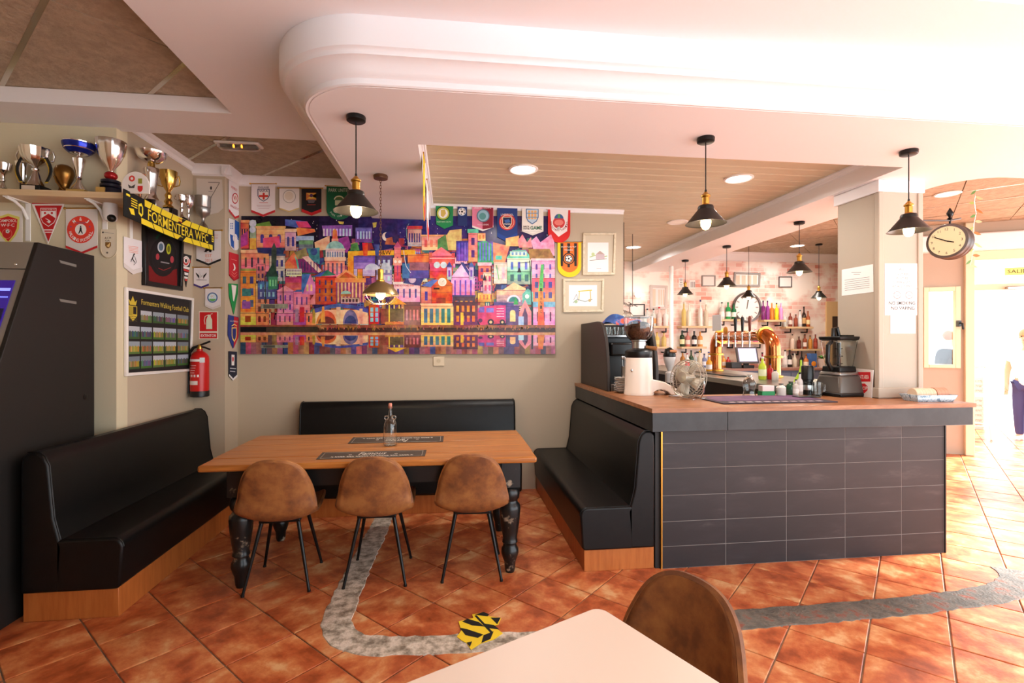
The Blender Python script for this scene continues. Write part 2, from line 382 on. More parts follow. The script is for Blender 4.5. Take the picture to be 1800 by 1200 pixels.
def brick_mat():
    m = bpy.data.materials.new('brick_wallpaper'); m.use_nodes = True; nt = m.node_tree; N = nt.nodes; L = nt.links; b = N['Principled BSDF']
    tc = N.new('ShaderNodeTexCoord'); mp = N.new('ShaderNodeMapping'); mp.inputs['Rotation'].default_value = (PI/2, 0, 0); L.new(tc.outputs['Object'], mp.inputs[0])
    br = N.new('ShaderNodeTexBrick'); L.new(mp.outputs[0], br.inputs['Vector'])
    br.inputs['Color1'].default_value = rgba((216, 140, 124)); br.inputs['Color2'].default_value = rgba((240, 214, 204)); br.inputs['Mortar'].default_value = rgba((236, 216, 206))  # whitewashed brick colours, also paled to imitate overexposure
    br.inputs['Scale'].default_value = 1; br.inputs['Brick Width'].default_value = .22; br.inputs['Row Height'].default_value = .075; br.inputs['Mortar Size'].default_value = .006
    n = N.new('ShaderNodeTexNoise'); n.inputs['Scale'].default_value = 2.6; n.inputs['Detail'].default_value = 5; L.new(mp.outputs[0], n.inputs['Vector'])
    r = N.new('ShaderNodeValToRGB'); r.color_ramp.elements[0].position = .42; r.color_ramp.elements[1].position = .56; L.new(n.outputs['Fac'], r.inputs[0])
    mx = N.new('ShaderNodeMix'); mx.data_type = 'RGBA'; L.new(r.outputs[0], mx.inputs[0]); L.new(br.outputs[0], mx.inputs[6]); mx.inputs[7].default_value = rgba((250, 240, 232))
    L.new(mx.outputs[2], b.inputs['Base Color']); b.inputs['Roughness'].default_value = .75; return m
M_brick = brick_mat()
struct('wall_bar', MB().box(1.2, 7.9, YBR, YBR+.12, 0, ZC+.1), M_brick, 'whitewashed brick wallpaper wall behind the bar')
struct('wall_bar_side', MB().box(1.2, 1.32, YB+.12, YBR, 0, ZC), M_wall, 'beige wall closing the bar area')

# ---- ceiling: stucco tiles on the diagonal with metal strips
ceil = struct('ceiling', MB().box(-4.4, 8.2, -1.0, 8.6, ZC+.035, ZC+.09), M_gap, 'suspended ceiling of beige stucco tiles')
ct = MB().box(-.296, .296, -.296, .296, 0, .03); firstc = None
def ceil_open(x, y):
    return (x < -1.1 and y < 3.75) or (y < 2.1) or (y > 3.5 and x < -.6 and x > -2.7 and y < 5.3) or (x > 3.5 and y > 3.0)
for i in range(-14, 26):
    for j in range(-18, 20):
        a, b = .7+.849*(i+.5), 4.4+.849*(j+.5); x, y = (a-b)/2, (a+b)/2
        if not (-4.6 < x < 8.3 and -.8 < y < 8.6) or not ceil_open(x, y): continue
        q = proj((x, y, ZC))
        if not q or not (-500 < q[0] < 2200): continue
        if not firstc: firstc = o = part('tile', ct, M_ctile, ceil, smooth=False)
        else: o = firstc.copy(); COL.objects.link(o); o.parent = ceil
        o.location = (x, y, ZC+random.uniform(-.002, .002)); o.rotation_euler = (random.uniform(-.004, .004), random.uniform(-.004, .004), PI/4+random.randint(0, 3)*PI/2)
o = part('backing_tiles', MB().box(-4.4, 8.2, -1.0, 8.6, ZC+.031, ZC+.035), M_ctile, ceil); 
for i in range(-14, 26):
    a = .7+.849*i; xa = max(-4.4, a-8.5); xb = min(8.2, a+.9)
    if xb-xa < .5: continue
    mb = MB(); d = Vector((1, -1, 0)).normalized(); n = Vector((1, 1, 0)).normalized()*.013
    p0, p1 = Vector((xa, a-xa, ZC-.003)), Vector((xb, a-xb, ZC-.003))
    part('metal_strip', mb.slab([p0+n, p1+n, p1-n, p0-n], (0, 0, .012)), M_strip, ceil, smooth=False)
# upper soffit bands
struct('ceiling_soffit', MB().box(-4.28, -1.41, 3.45, 3.84, ZS, ZC-.004).box(-1.41, -.8, 1.91, 3.84, ZS, ZC-.004).box(-.8, 8.0, 1.91, 2.60, ZS, ZC-.004), M_white, 'white plaster soffit stepping down from the tile ceiling', smooth=False)
def cornice(name, p0, p1, out, z=ZC, s=.075):
    """cove moulding from p0 to p1, out = direction into the room"""
    prof = [(0, 0), (s, 0), (s, -.012), (s*.75, -.02), (s*.5, -s*.5), (s*.3, -s*.85), (s*.28, -s), (0, -s*1.15)]
    a, b = Vector((*p0, z)), Vector((*p1, z)); o = Vector((*out, 0)); n = len(prof)
    vs = [a+o*x+Vector((0, 0, y)) for x, y in prof]+[b+o*x+Vector((0, 0, y)) for x, y in prof]
    struct(name, MB().add(vs, [(i, (i+1) % n, n+(i+1) % n, n+i) for i in range(n)]+[tuple(range(n)), tuple(range(2*n-1, n-1, -1))]), M_white, 'white plaster cornice')
cornice('trim_1', (XS, YB), (-.88, YB), (0, -1)); cornice('trim_2', (XS, YP-.07), (XS, YB), (1, 0)); cornice('trim_3', (XP, YP), (XS+.07, YP), (0, -1))
cornice('trim_4', (XP, YL), (XP, YP), (1, 0), s=.05); cornice('trim_5', (3.79, YBR), (7.9, YBR), (0, -1), s=.13)
# dropped soffit with rounded corner and moulded edge
X0, Y0, R0 = -.75, 2.47, .36
arc = [(X0+R0-R0*math.cos(a), Y0+R0-R0*math.sin(a)) for a in [PI/2*k/14 for k in range(15)]]
carc = [(4.11-.32*math.sin(a), 3.57-.32*math.cos(a)) for a in [PI/2*k/8 for k in range(9)]]
poly = arc+[(8.0, Y0), (8.0, 3.25)]+carc+[(3.79, YBR), (3.15, YBR), (3.15, 3.15), (-.20, 3.15), (-.20, YB), (X0, YB)]
struct('ceiling_drop', MB().prism(poly, ZD, ZC-.006), M_white, 'dropped white plaster ceiling over the bar with a rounded corner', smooth=False)
prof = [(0, ZD+.002), (.016, ZD), (.024, ZD+.006), (.028, ZD+.03), (.036, ZD+.036), (.045, ZD+.04), (.056, ZD+.054), (.075, ZD+.078), (.1, ZD+.092), (.116, ZD+.095), (.118, ZD+.108), (.126, ZD+.116), (.138, ZD+.122), (.142, ZD+.14), (.142, ZS+.002)]
path = [((X0, YB), (-1, 0))]+[((X0+R0-R0*math.cos(a), Y0+R0-R0*math.sin(a)), (-math.cos(a), -math.sin(a))) for a in [PI/2*k/24 for k in range(25)]]+[((8.0, Y0), (0, -1))]
n = len(prof); vs = [(p[0]+d[0]*r, p[1]+d[1]*r, z) for p, d in path for r, z in prof]
struct('trim_6', MB().add(vs, [(i*n+k, i*n+k+1, (i+1)*n+k+1, (i+1)*n+k) for i in range(len(path)-1) for k in range(n-1)]), M_white, 'white cove moulding round the dropped ceiling')
# plank ceiling in the recess
pk = struct('ceiling_planks', MB().box(-.2, 3.15, 3.15, YBR, ZPK+.012, ZPK+.05), mat('plank_groove', (226, 208, 182), .6), 'beige boarded ceiling over the bar')
pm = MB().add([(0, 0, .02), (1, 0, .02), (1, .004, .004), (0, .004, .004), (0, .012, 0), (1, .012, 0), (0, .122, 0), (1, .122, 0), (0, .13, .006), (1, .13, .006), (0, .133, .02), (1, .133, .02)],
              [(0, 1, 2, 3), (3, 2, 5, 4), (4, 5, 7, 6), (6, 7, 9, 8), (8, 9, 11, 10)])
fp = None; y = 3.15
while y < YBR-.13:
    xa = -.2 if y < YB else 1.33
    if YB-.12 < y < YB+.12: xa = 1.83
    if True:
        if not fp: fp = o = part('plank', pm, M_plank, pk, smooth=False)
        else: o = fp.copy(); COL.objects.link(o); o.parent = pk
        o.location = (xa, y, ZPK); o.scale = (3.15-xa, 1, 1)
    y += .139
cornice('trim_7', (-.2, YB), (1.81, YB), (0, -1), z=ZPK, s=.035); cornice('trim_8', (-.2, 3.15), (-.2, YB), (1, 0), z=ZPK, s=.03); cornice('trim_9', (3.15, 3.15), (3.15, YBR), (-1, 0), z=ZPK, s=.035)
# column at the end of the bar
CX0, CX1, CY0, CY1 = 3.216, 3.568, 3.42, 3.83
struct('wall_column', MB().box(CX0, CX1, CY0, CY1, 0, ZD), M_col, 'square beige column standing at the end of the bar', bev=.008)
struct('trim_10', MB().box(CX0-.02, CX1+.02, CY0-.02, CY1+.02, ZD-.09, ZD), M_white, 'white capital band on the column', bev=.006)
struct('trim_11', MB().box(CX0-.012, CX0+.03, CY0-.012, CY0+.03, 1.1, ZD-.09), M_col, 'corner bead of the column', bev=.006)
struct('trim_12', MB().box(CX1-.03, CX1+.012, CY0-.012, CY0+.03, 1.1, ZD-.09), M_col, 'corner bead of the column facing the door', bev=.006)
struct('trim_13', MB().box(CX0-.014, CX1+.014, CY0-.014, CY1+.014, 1.092, 1.17), M_col, 'skirting round the column foot', bev=.006)
# entrance wall with window and door
DP = Vector((6.90, 5.90)); DD = Vector((.8915, -.452)).normalized(); DN = Vector((-DD.y, DD.x))      # DN points outdoors
def wpt(s_, z, o=0): p = DP+DD*s_+DN*o; return Vector((p.x, p.y, z))
def wbox(mb, s0, s1, z0, z1, o0=0, o1=.1):
    mb.slab([wpt(s0, z0, o0), wpt(s1, z0, o0), wpt(s1, z1, o0), wpt(s0, z1, o0)], Vector((*(DN*(o1-o0)), 0))); return mb
M_dframe = mat('cream_frame', (226, 208, 176), .5); M_panel = mat('taupe_panel', (176, 158, 138), .6)
struct("wall_entrance", wbox(MB(), -1.35, -.55, 0, ZC), M_panel, 'taupe wall beside the entrance window')
e0 = wpt(-1.35, 0)
struct('wall_side_bar', MB().slab([(e0.x, e0.y, 0), (e0.x+.1, e0.y+.05, 0), (7.9, YBR, 0), (7.8, YBR, 0)], (0, 0, ZC)), M_panel, 'taupe wall between the entrance and the brick wall')
w1 = struct('window_1', wbox(wbox(wbox(wbox(MB(), -.55, -.07, 0, 1.16), -.55, -.07, 2.26, ZC), -.55, -.50, 1.16, 2.26), -.13, -.07, 1.16, 2.26), M_panel, 'narrow window beside the entrance door')
part('window_frame', wbox(wbox(wbox(wbox(MB(), -.52, -.46, 1.16, 2.26, -.03, .05), -.17, -.11, 1.16, 2.26, -.03, .05), -.46, -.17, 1.16, 1.21, -.03, .05), -.46, -.17, 2.2, 2.26, -.03, .05), M_dframe, w1, bev=.006)
part('pane', wbox(MB(), -.47, -.16, 1.2, 2.21, .02, .026), MATS['thin_pane'], w1)
hd = MB().box(-.02, .02, -.02, .02, -.04, .04); hd.tube([(0, 0, .01), (0, -.05, .0), (.0, -.06, -.08)], .012)
part('handle', hd, M_black, w1, loc=wpt(-.14, 1.76, -.04))
d1 = struct('door_1', wbox(wbox(MB(), -.07, .03, 0, ZC, -.05, .12), .03, 4.6, 2.60, 2.72, -.03, .1), M_dframe, 'cream frame of the open glazed entrance', bev=.006)
part('transom', wbox(MB(), .03, 4.6, 2.20, 2.28, -.03, .08), M_dframe, d1, bev=.006)
part('transom_pane', wbox(MB(), .03, 4.6, 2.28, 2.6, .02, .026), MATS['thin_pane'], d1)
part('door_closer', wbox(MB(), .35, .62, 2.19, 2.235, -.09, -.03), M_steel, d1, bev=.008)
struct('trim_14', wbox(MB(), -1.35, 4.6, 2.72, 2.95, -.12, .0), M_white, 'roller shutter box over the entrance', bev=.02)
struct('trim_15', wbox(MB(), .03, 4.6, 2.95, ZC+.02, -.02, .1), M_panel, 'taupe strip above the shutter box')
P = Print(Plane('y', 0, (0, 0, 1)))
sg = thing('exit_sign', 'small yellow and green exit sign over the entrance door', 'sign', wpt(.62, 2.42, -.005))
def wq(s0, s1, z0, z1, o): return [wpt(s0, z0, o), wpt(s1, z0, o), wpt(s1, z1, o), wpt(s0, z1, o)]
L0 = Vector(sg.location)
part('plate', MB().slab([p-L0 for p in wq(.36, .95, 2.385, 2.485, -.012)], Vector((*(DN*.01), 0))), mat('sign_yellow', (236, 226, 120), .5), sg, smooth=False)
P.raw(wq(.7, .95, 2.385, 2.485, -.0125), [(0, 1, 2, 3)], (70, 168, 84)); P.raw(wq(.72, .8, 2.41, 2.46, -.013), [(0, 1, 2, 3)], (240, 244, 236))
vs, fs, x0, x1, y0, y1 = font_mesh('SALIDA', .01)
P.raw([wpt(.385+.27*(x-x0)/(x1-x0), 2.41+.05*(y-y0)/(y1-y0), -.013) for x, y in vs], fs, (90, 96, 60))
P.build('lettering', sg)
struct('ground', MB().box(7.0, 26, -10, 26, -.12, -.062), mat('pale_paving', (232, 222, 212), .7), 'pale sunlit paving outside the door')
# ================================================================ SEATING AND TABLES
def bench(name, label, L, depth, hs, hb, back_t, base_h, loc, rotz, base_in=(.02, .02)):
    """bench along local x (length L), front at y=0 and back at y=depth"""
    t = thing(name, label, 'bench', loc, rotz)
    part('plinth', MB().box(base_in[0], L-base_in[1], .03, depth, 0, base_h), M_basewood, t, bev=.003)
    # seat: cushioned block with soft top
    def prof(y0, y1, z0, z1, r):
        pts = [(y0+.03, z0), (y1, z0), (y1, z1)]
        pts += [(y0+r-r*math.sin(a), z1-r+r*math.cos(a)) for a in [PI/2*k/6 for k in range(7)]]
        pts.append((y0+.012, z0+.02)); return pts
    mb = MB(); mb.M = Matrix(((0, 0, 1, 0), (1, 0, 0, 0), (0, 1, 0, 0), (0, 0, 0, 1)))
    mb.prism(prof(0, depth-back_t+.02, base_h, hs, .05), 0, L)
    s = part('seat', mb, M_leather, t, bev=.012, seg=3)
    b0 = depth-back_t; bp = [(b0-.02, hs-.03), (b0+.0, hs+.0), (b0+.03, hs+.12), (b0+.055, hb-.07), (b0+.075, hb-.025), (b0+.105, hb), (depth-.03, hb), (depth-.004, hb-.03), (depth, hb-.1), (depth, base_h), (b0-.0, base_h)]
    mb = MB(); mb.M = Matrix(((0, 0, 1, 0), (1, 0, 0, 0), (0, 1, 0, 0), (0, 0, 0, 1)))
    mb.prism(bp, 0, L); b = part('backrest', mb, M_leather, t, bev=.014, seg=3)
    for e in (.013, L-.013):
        part('piping', MB().tube([(e, y, z) for y, z in bp[1:7]], .0045, 6), M_leather, b)
        part('piping', MB().tube([(e, .052-.05*math.sin(a)-.002, hs-.05+.05*math.cos(a)) for a in [PI/2*k/6 for k in range(6, -1, -1)]]+[(e, b0, hs+.001)], .004, 6), M_leather, s)
    return t
# local +y is the back: left bench back towards -x (rotz = 90deg), back bench rotz = 0, right bench back towards +x
bench('banquette', 'black vinyl banquette beside the gaming machine under the club poster', 1.80, .505, .44, .92, .19, .16, (-1.79, 2.99, 0), PI/2)
bench('banquette', 'black vinyl banquette along the wall under the city mural', 2.06, .62, .44, .94, .2, .16, (-1.42, 4.46, 0), 0)
bench('banquette', 'black vinyl banquette built against the side of the bar', 1.86, .51, .425, .925, .17, .145, (.845, 5.06, 0), -PI/2)

# pine dining table with black turned legs
T = thing('dining_table', 'long pine dining table with chipped black turned legs', 'table', (-.47, 3.655, 0))
for k in range(5):
    w = .98/5; y = -.49+k*w
    part('plank', MB().box(-1.02, 1.02, y+.0004, y+w-.0004, .742, .782), M_pine, T, bev=.004 if 0 < k < 4 else .012)
part('apron', MB().box(-.86, .86, -.40, -.375, .62, .742).box(-.86, .86, .375, .40, .62, .742).box(-.90, -.875, -.37, .37, .62, .742).box(.875, .90, -.37, .37, .62, .742), mat('black_apron', (20, 20, 20), .35), T, smooth=False)
lp = [(.028, 0), (.034, .02), (.038, .07), (.05, .10), (.058, .13), (.056, .155), (.044, .175), (.044, .19), (.052, .2), (.05, .215), (.046, .225), (.056, .28), (.066, .36), (.07, .42), (.066, .445), (.052, .46), (.05, .475), (.06, .49), (.066, .52), (.058, .55), (.045, .565), (.05, .575)]
leg0 = MB().lathe(lp, 24).box(-.06, .06, -.06, .06, .57, .742)
for i, (x, y) in enumerate(((-.82, -.365), (.86, -.365), (-.82, .365), (.86, .365))):
    o = part('leg', leg0, M_blackpaint, T, loc=(x, y, 0), rot=(0, 0, i*1.3 if False else 0)) if i == 0 else None
    if i == 0: l0 = o
    else: o = l0.copy(); COL.objects.link(o); o.location = (x, y, 0); o.parent = T
# printed runners on the table top
TOPZ = .783
def runner(px, lines, label):
    P3 = [at_z(u, v, TOPZ) for u, v in px]; c = sum(P3, Vector())/4
    t = thing('table_runner', label, 'table mat', c)
    part('mat', MB().slab([p-c for p in P3], (0, 0, .0012)), mat('slate_mat', (66, 58, 52), .6), t, smooth=False)
    TL, TR, BR, BL = P3
    def at(a, b): return (TL*(1-a)+TR*a)*(1-b)+(BL*(1-a)+BR*a)*b
    P = Print(FLOORP)
    z = Vector((0, 0, .0015))
    for a0, b0, a1, b1 in ((.03, .1, .97, .12), (.03, .88, .97, .9), (.03, .1, .034, .9), (.966, .1, .97, .9)):
        P.raw([at(a0, b0)+z, at(a1, b0)+z, at(a1, b1)+z, at(a0, b1)+z], [(0, 1, 2, 3)], (190, 184, 174))
    for txt, a0, b0, a1, b1, sh, flip in lines:
        vs, fs, x0, x1, y0, y1 = font_mesh(txt, 0, sh)
        def m(x, y):
            a, b = (x-x0)/(x1-x0), (y-y0)/(y1-y0)
            if flip: a, b = 1-a, 1-b
            return at(a0+(a1-a0)*a, b1+(b0-b1)*b)+z
        P.raw([m(x, y) for x, y in vs], fs, (226, 222, 214))
    P.build('lettering', t)
L = [('Famous', .36, .16, .62, .55, .35, 0), ('o', .27, .42, .3, .56, 0, 0), ('o', .7, .42, .73, .56, 0, 0), ('~ ~~~~ ~~~ ~~~~~ ~~ ~~~~~ ~~~ ~~~~ ~', .12, .68, .88, .8, 0, 0)]
runner([(567, 795), (750, 790.5), (747, 801.5), (555, 807.5)], L, 'slate grey printed runner on the table edge by the three chairs')
L = [('Famous', .36, .45, .62, .84, .35, 1), ('o', .27, .44, .3, .58, 0, 1), ('o', .7, .44, .73, .58, 0, 1), ('~ ~~~~ ~~~ ~~~~~ ~~ ~~~~~ ~~~ ~~~~ ~', .12, .2, .88, .32, 0, 1)]
runner([(621, 768.5), (780, 766), (779, 776.5), (611, 779.5)], L, 'slate grey printed runner behind the glass bottle on the table')
# glass bottle with two ear handles
c = at_z(686, 782, TOPZ); B = thing('glass_bottle', 'empty clear glass bottle with two ear handles and pink stopper', 'bottle', c)
outp = [(.04, 0), (.046, .006), (.047, .02), (.047, .13), (.044, .155), (.032, .18), (.02, .195), (.0145, .22), (.0125, .25), (.0125, .272)]
inn = [(max(r-.003, .004), z+(.005 if i == 0 else 0)) for i, (r, z) in enumerate(outp)]
part('glass', MB().lathe(outp+inn[::-1]+[(0, .006)], 28), M_glass, B)
part('ring', MB().lathe([(.0125, .262), (.0165, .264), (.0165, .275), (.0125, .277)], 20), M_glass, B)
for sx in (-1, 1): part('ear_handle', MB().tube([(sx*.026+sx*.013*math.cos(a)-sx*.0, 0, .196+.013*math.sin(a)) for a in [2*PI*k/16 for k in range(16)]], .0032, 8, True), M_glass, B)
part('stopper', MB().lathe([(.011, .26), (.0125, .275), (.0125, .293), (.009, .298)], 16), mat('pink_stopper', (214, 136, 116), .5), B)

# bucket chairs
def make_chair(name, label, loc, rotz, group=None):
    t = thing(name, label, 'chair', loc, rotz, group)
    # one padded shell: seat runs up into the back; local +y is the front
    path = [(.235, .425, .17), (.22, .452, .195), (.12, .452, .212), (0, .44, .218), (-.10, .432, .22), (-.165, .44, .222), (-.205, .475, .224), (-.222, .54, .218), (-.232, .60, .207)]+[(-.236-.038*q_, .62+.194*q_, .206*(1-.3*q_)*(1-q_**4.6)**(1/2.6)) for q_ in (.12, .3, .48, .62, .74, .84, .91, .96, .99, 1-1e-4)]
    def fine(P, k):
        out = []
        for i in range(len(P)-1):
            for j in range(k):
                tt = j/k; p0 = P[max(i-1, 0)]; p1 = P[i]; p2 = P[i+1]; p3 = P[min(i+2, len(P)-1)]
                out.append(tuple(.5*((2*b)+(c_-a)*tt+(2*a-5*b+4*c_-d)*tt*tt+(3*b-a-3*c_+d)*tt**3) for a, b, c_, d in zip(p0, p1, p2, p3)))
        return out+[P[-1]]
    FP = fine(path, 2); nv = len(FP)
    def fn(a, b):
        i = min(int(round(b*(nv-1))), nv-1); y, z, w = FP[i]; s = 2*a-1
        back = max(0, min(1, (z-.46)/.12))
        curl = (abs(s)*w/.222)**2.4
        return (s*w, y+curl*.055*back, z+curl*.05*(1-back))
    sh = part('shell', MB().grid(fn, 17, nv), M_chair, t, solid=.028)
    edge = [fn(0, k/(nv-1)) for k in range(nv)]+[fn(k/16, 1) for k in range(1, 16)]+[fn(1, 1-k/(nv-1)) for k in range(nv)]+[fn(1-k/16, 0) for k in range(1, 16)]
    part('piping', MB().tube(edge, .0135, 6, True), M_chair, sh)
    part('underframe', MB().box(-.12, .12, -.13, .14, .404, .424), M_blackmetal, t, bev=.004)
    for sx, sy, fx, fy in ((-1, -1, -.187, -.2), (1, -1, .187, -.2), (-1, 1, -.182, .205), (1, 1, .182, .205)):
        l = part('leg', MB().cyl((sx*.105, sy*.115, .415), (fx, fy, .008), .0125, 12, .0085), M_blackmetal, t)
        part('foot_cap', MB().cyl((fx, fy, 0), (fx, fy, .012), .0105, 10), M_black, l)
    return t
ch = make_chair('dining_chair', 'brown suede bucket chair at the table near the gaming machine side', (-1.052, 3.362, 0), math.radians(3))
ch['label'] = 'brown suede bucket chair at the pine table, nearest the gaming machine'
for lab, loc, r in (('brown suede bucket chair in the middle of the three at the pine table', (-.462, 3.372, 0), -1), ('brown suede bucket chair at the pine table, nearest the bar', (.146, 3.372, 0), -3.5), ('brown bucket chair pushed up to the white table', (.47, 1.285, 0), 114)):
    o = copy_tree(ch); o.location = loc; o.rotation_euler = (0, 0, math.radians(r)); o['label'] = lab
# white table in front
wt = thing('cafe_table', 'square white table top with rounded corners beside one brown chair', 'table', (.27, .94, 0), math.radians(26.5))
h, r = .355, .035
rp = []
for cx, cy, a0 in ((h-r, h-r, 0), (-h+r, h-r, PI/2), (-h+r, -h+r, PI), (h-r, -h+r, 1.5*PI)):
    rp += [(cx+r*math.cos(a0+PI/2*k/6), cy+r*math.sin(a0+PI/2*k/6)) for k in range(7)]
part('table_top', MB().prism(rp, .725, .75), mat('white_laminate', (246, 226, 208), .4), wt, bev=.003)
part('pedestal', MB().lathe([(.03, .02), (.03, .7), (.12, .725)], 20), M_blackmetal, wt)
part('base', MB().box(-.22, .22, -.22, .22, 0, .02), M_blackmetal, wt, bev=.006)
# ================================================================ CITY MURAL
mc = BACK.px(700, 505, .012); MU = thing('city_mural', 'wide printed panel of a colourful night city skyline with a water reflection', 'mural', mc)
cor = [BACK.px(u, v, .002)-mc for u, v in ((425, 380.5), (975, 394), (975, 622), (425, 622))]
part('panel', MB().slab(cor, (0, -.008, 0)), mat('mural_board', (60, 50, 70), .4), MU, smooth=False)
mp = Print(BACK, .0105, 8e-6, (425, 380, 975, 622))
def fr(k):
    s, ou, ov = {'A': (5.4545, 400, 280), 'B': (5.4545, 400, 440), 'C': (4.2857, 690, 240), 'D': (4.2857, 690, 400)}[k]
    return lambda x, y: (ou+x/s, ov+y/s)
def mpoly(k, pts, c): f = fr(k); mp.poly([f(x, y) for x, y in pts], c)
def mrect(k, x0, y0, x1, y1, c): mpoly(k, [(x0, y0), (x1, y0), (x1, y1), (x0, y1)], c)
def mdisc(k, x, y, r, c, a0=0, a1=2*PI, ry=None, n=18): f = fr(k); u, v = f(x, y); s = 5.4545 if k in 'AB' else 4.2857; mp.disc(u, v, r/s, c, (ry or r)/s, n, a0, a1)
rm = random.Random(3)
def jit(c, d=14): return tuple(max(0, min(255, x+rm.randint(-d, d))) for x in c)
def wins(k, x0, y0, x1, y1, nx, ny, c, fx=.5, fy=.62, arch=False):
    f = fr(k); mp._lay(); w, h = (x1-x0)/nx, (y1-y0)/ny
    for i in range(nx):
        for j in range(ny):
            a, b = x0+w*(i+.5-fx/2), y0+h*(j+.5-fy/2); a2, b2 = a+w*fx, b+h*fy
            q = [(a, b), (a2, b), (a2, b2), (a, b2)]
            if arch: q = [(a, b+w*fx*.5)]+[(a+w*fx*(.5-.5*math.cos(PI*t/5)), b+w*fx*.5*(1-math.sin(PI*t/5))) for t in range(1, 5)]+[(a2, b+w*fx*.5), (a2, b2), (a, b2)]
            mp.poly([f(x, y) for x, y in q], jit(c, 18), True)
def bld(k, x0, y0, x1, y1, c, nx=0, ny=0, wc=(60, 50, 110), roof=None, rc=None, rh=40, c2=None, fx=.5, fy=.6, arch=False, bands=3):
    # wall in washes of colour, roof, windows
    c2 = c2 or jit(c, 34)
    for b in range(bands):
        t = b/max(1, bands-1); mrect(k, x0, y0+(y1-y0)*b/bands, x1, y0+(y1-y0)*(b+1)/bands, jit(tuple(int(a*(1-t)+d*t) for a, d in zip(c, c2)), 8))
    f_ = fr(k); lc = (58, 36, 60)
    for a_, b_ in (((x0, y0), (x0, y1)), ((x1, y0), (x1, y1)), ((x0, y0+(y1-y0)*.04), (x1, y0+(y1-y0)*.04))): mp.line([f_(*a_), f_(*b_)], .55, lc)
    for q_ in range(int((y1-y0)/60)): yy = y0+(q_+1)*60; mp.line([f_(x0, yy), f_(x1, yy)], .3, jit(lc, 20))
    if roof == 'tri': mpoly(k, [(x0-6, y0), ((x0+x1)/2, y0-rh), (x1+6, y0)], rc)
    if roof == 'hip': mpoly(k, [(x0-6, y0), (x0+(x1-x0)*.22, y0-rh), (x1-(x1-x0)*.22, y0-rh), (x1+6, y0)], rc)
    if roof == 'flat': mrect(k, x0-6, y0-rh, x1+6, y0, rc)
    if nx: wins(k, x0+(x1-x0)*.06, y0+(y1-y0)*.08, x1-(x1-x0)*.06, y1-(y1-y0)*.06, nx, ny, wc, fx, fy, arch)
NV, PK, OR, RD, TE, YE, VI, CR, GR, LB = (30, 26, 70), (232, 140, 170), (232, 140, 78), (206, 66, 52), (78, 160, 150), (238, 180, 62), (132, 72, 160), (240, 214, 190), (96, 168, 92), (130, 160, 214)
# night sky
sky = [(24, 18, 34), (30, 22, 46), (38, 28, 66), (46, 36, 96), (52, 42, 116), (50, 40, 112), (46, 34, 92), (52, 38, 84)]
for i, c in enumerate(sky): mp.rect(425+550*i/8-1, 380, 425+550*(i+1)/8+1, 572, c)
mp._lay()
for _ in range(70):
    u, v, r = rm.uniform(428, 972), rm.uniform(386, 440), rm.uniform(.3, .8)
    mp.poly([(u-r, v), (u, v-r*1.6), (u+r, v), (u, v+r*1.6)], (236, 232, 240), True)
mdisc('A', 1525, 742, 42, (240, 226, 214)); mdisc('A', 1548, 732, 38, (50, 40, 108))
mpoly('A', [(1060, 595), (1120, 600), (1112, 625), (1075, 622)], (214, 190, 90)); mpoly('A', [(1390, 610), (1432, 605), (1425, 650), (1400, 660)], (214, 190, 90))
mp._lay()
for i in range(46):
    for j in range(13):
        u, v = 425+12*i+rm.uniform(-3, 3), 418+12*j+rm.uniform(-3, 3); t_ = j/12
        c = rm.choice([(226, 120, 84), (206, 70, 90), (120, 70, 150), (236, 170, 90), (84, 110, 180), (216, 110, 160), (90, 150, 140), (60, 50, 110), (240, 196, 150)])
        if j < 2 and rm.random() < .75: continue
        mp._lay(); mp.poly([(u, v), (u+rm.uniform(9, 16), v-rm.uniform(0, 4)), (u+rm.uniform(10, 17), v+rm.uniform(9, 16)), (u+rm.uniform(-3, 3), v+rm.uniform(9, 15))], tuple(int(x*.8) for x in c), True)
for _ in range(150):
    u, v = rm.uniform(428, 965), rm.uniform(432, 556); w_, h_ = rm.uniform(7, 16), rm.uniform(10, 24)
    c = rm.choice([(214, 104, 70), (190, 60, 80), (96, 56, 130), (226, 150, 80), (60, 84, 150), (196, 90, 150), (70, 130, 120), (240, 206, 160), (40, 36, 84)]); x_, y_ = (u-400)*5.4545, (v-280)*5.4545
    bld('A', x_, y_, x_+w_*5.4545, y_+h_*5.4545, c, rm.randint(2, 4), rm.randint(2, 3), rm.choice([(40, 34, 80), (236, 206, 150), (60, 40, 50), (150, 190, 220)]), rm.choice(['tri', 'hip', 'flat']), jit(rm.choice([(50, 50, 100), (150, 60, 60), (70, 120, 120)])), rm.uniform(14, 40), fx=.45)
# far row, from the corner towards the bar
bld('A', 135, 610, 215, 860, (224, 120, 70), 3, 1, NV, 'flat', (236, 170, 110), 22); mpoly('A', [(135, 740), (205, 690), (205, 820), (135, 850)], (176, 60, 140))
mrect('A', 225, 590, 282, 865, (150, 170, 140)); mdisc('A', 252, 620, 34, (190, 196, 214)); mdisc('A', 250, 680, 30, (200, 206, 220)); mrect('A', 222, 760, 285, 865, (222, 178, 70))
mpoly('A', [(285, 625), (410, 600), (440, 660), (285, 660)], (104, 150, 60))
bld('A', 285, 665, 560, 860, (236, 176, 128), 3, 1, (70, 70, 140), 'flat', (226, 160, 110), 20, arch=True, fx=.42, fy=.5)
mpoly('A', [(350, 760), (505, 740), (515, 830), (480, 860), (350, 850)], (226, 84, 128))
bld('A', 560, 700, 665, 880, (214, 176, 190), 2, 1, (64, 66, 130), 'flat', (236, 190, 160), 30, arch=True)
mpoly('A', [(560, 580), (770, 600), (800, 650), (670, 660), (560, 640)], (86, 110, 190)); mpoly('A', [(660, 600), (770, 600), (812, 660), (690, 660)], (222, 70, 120))
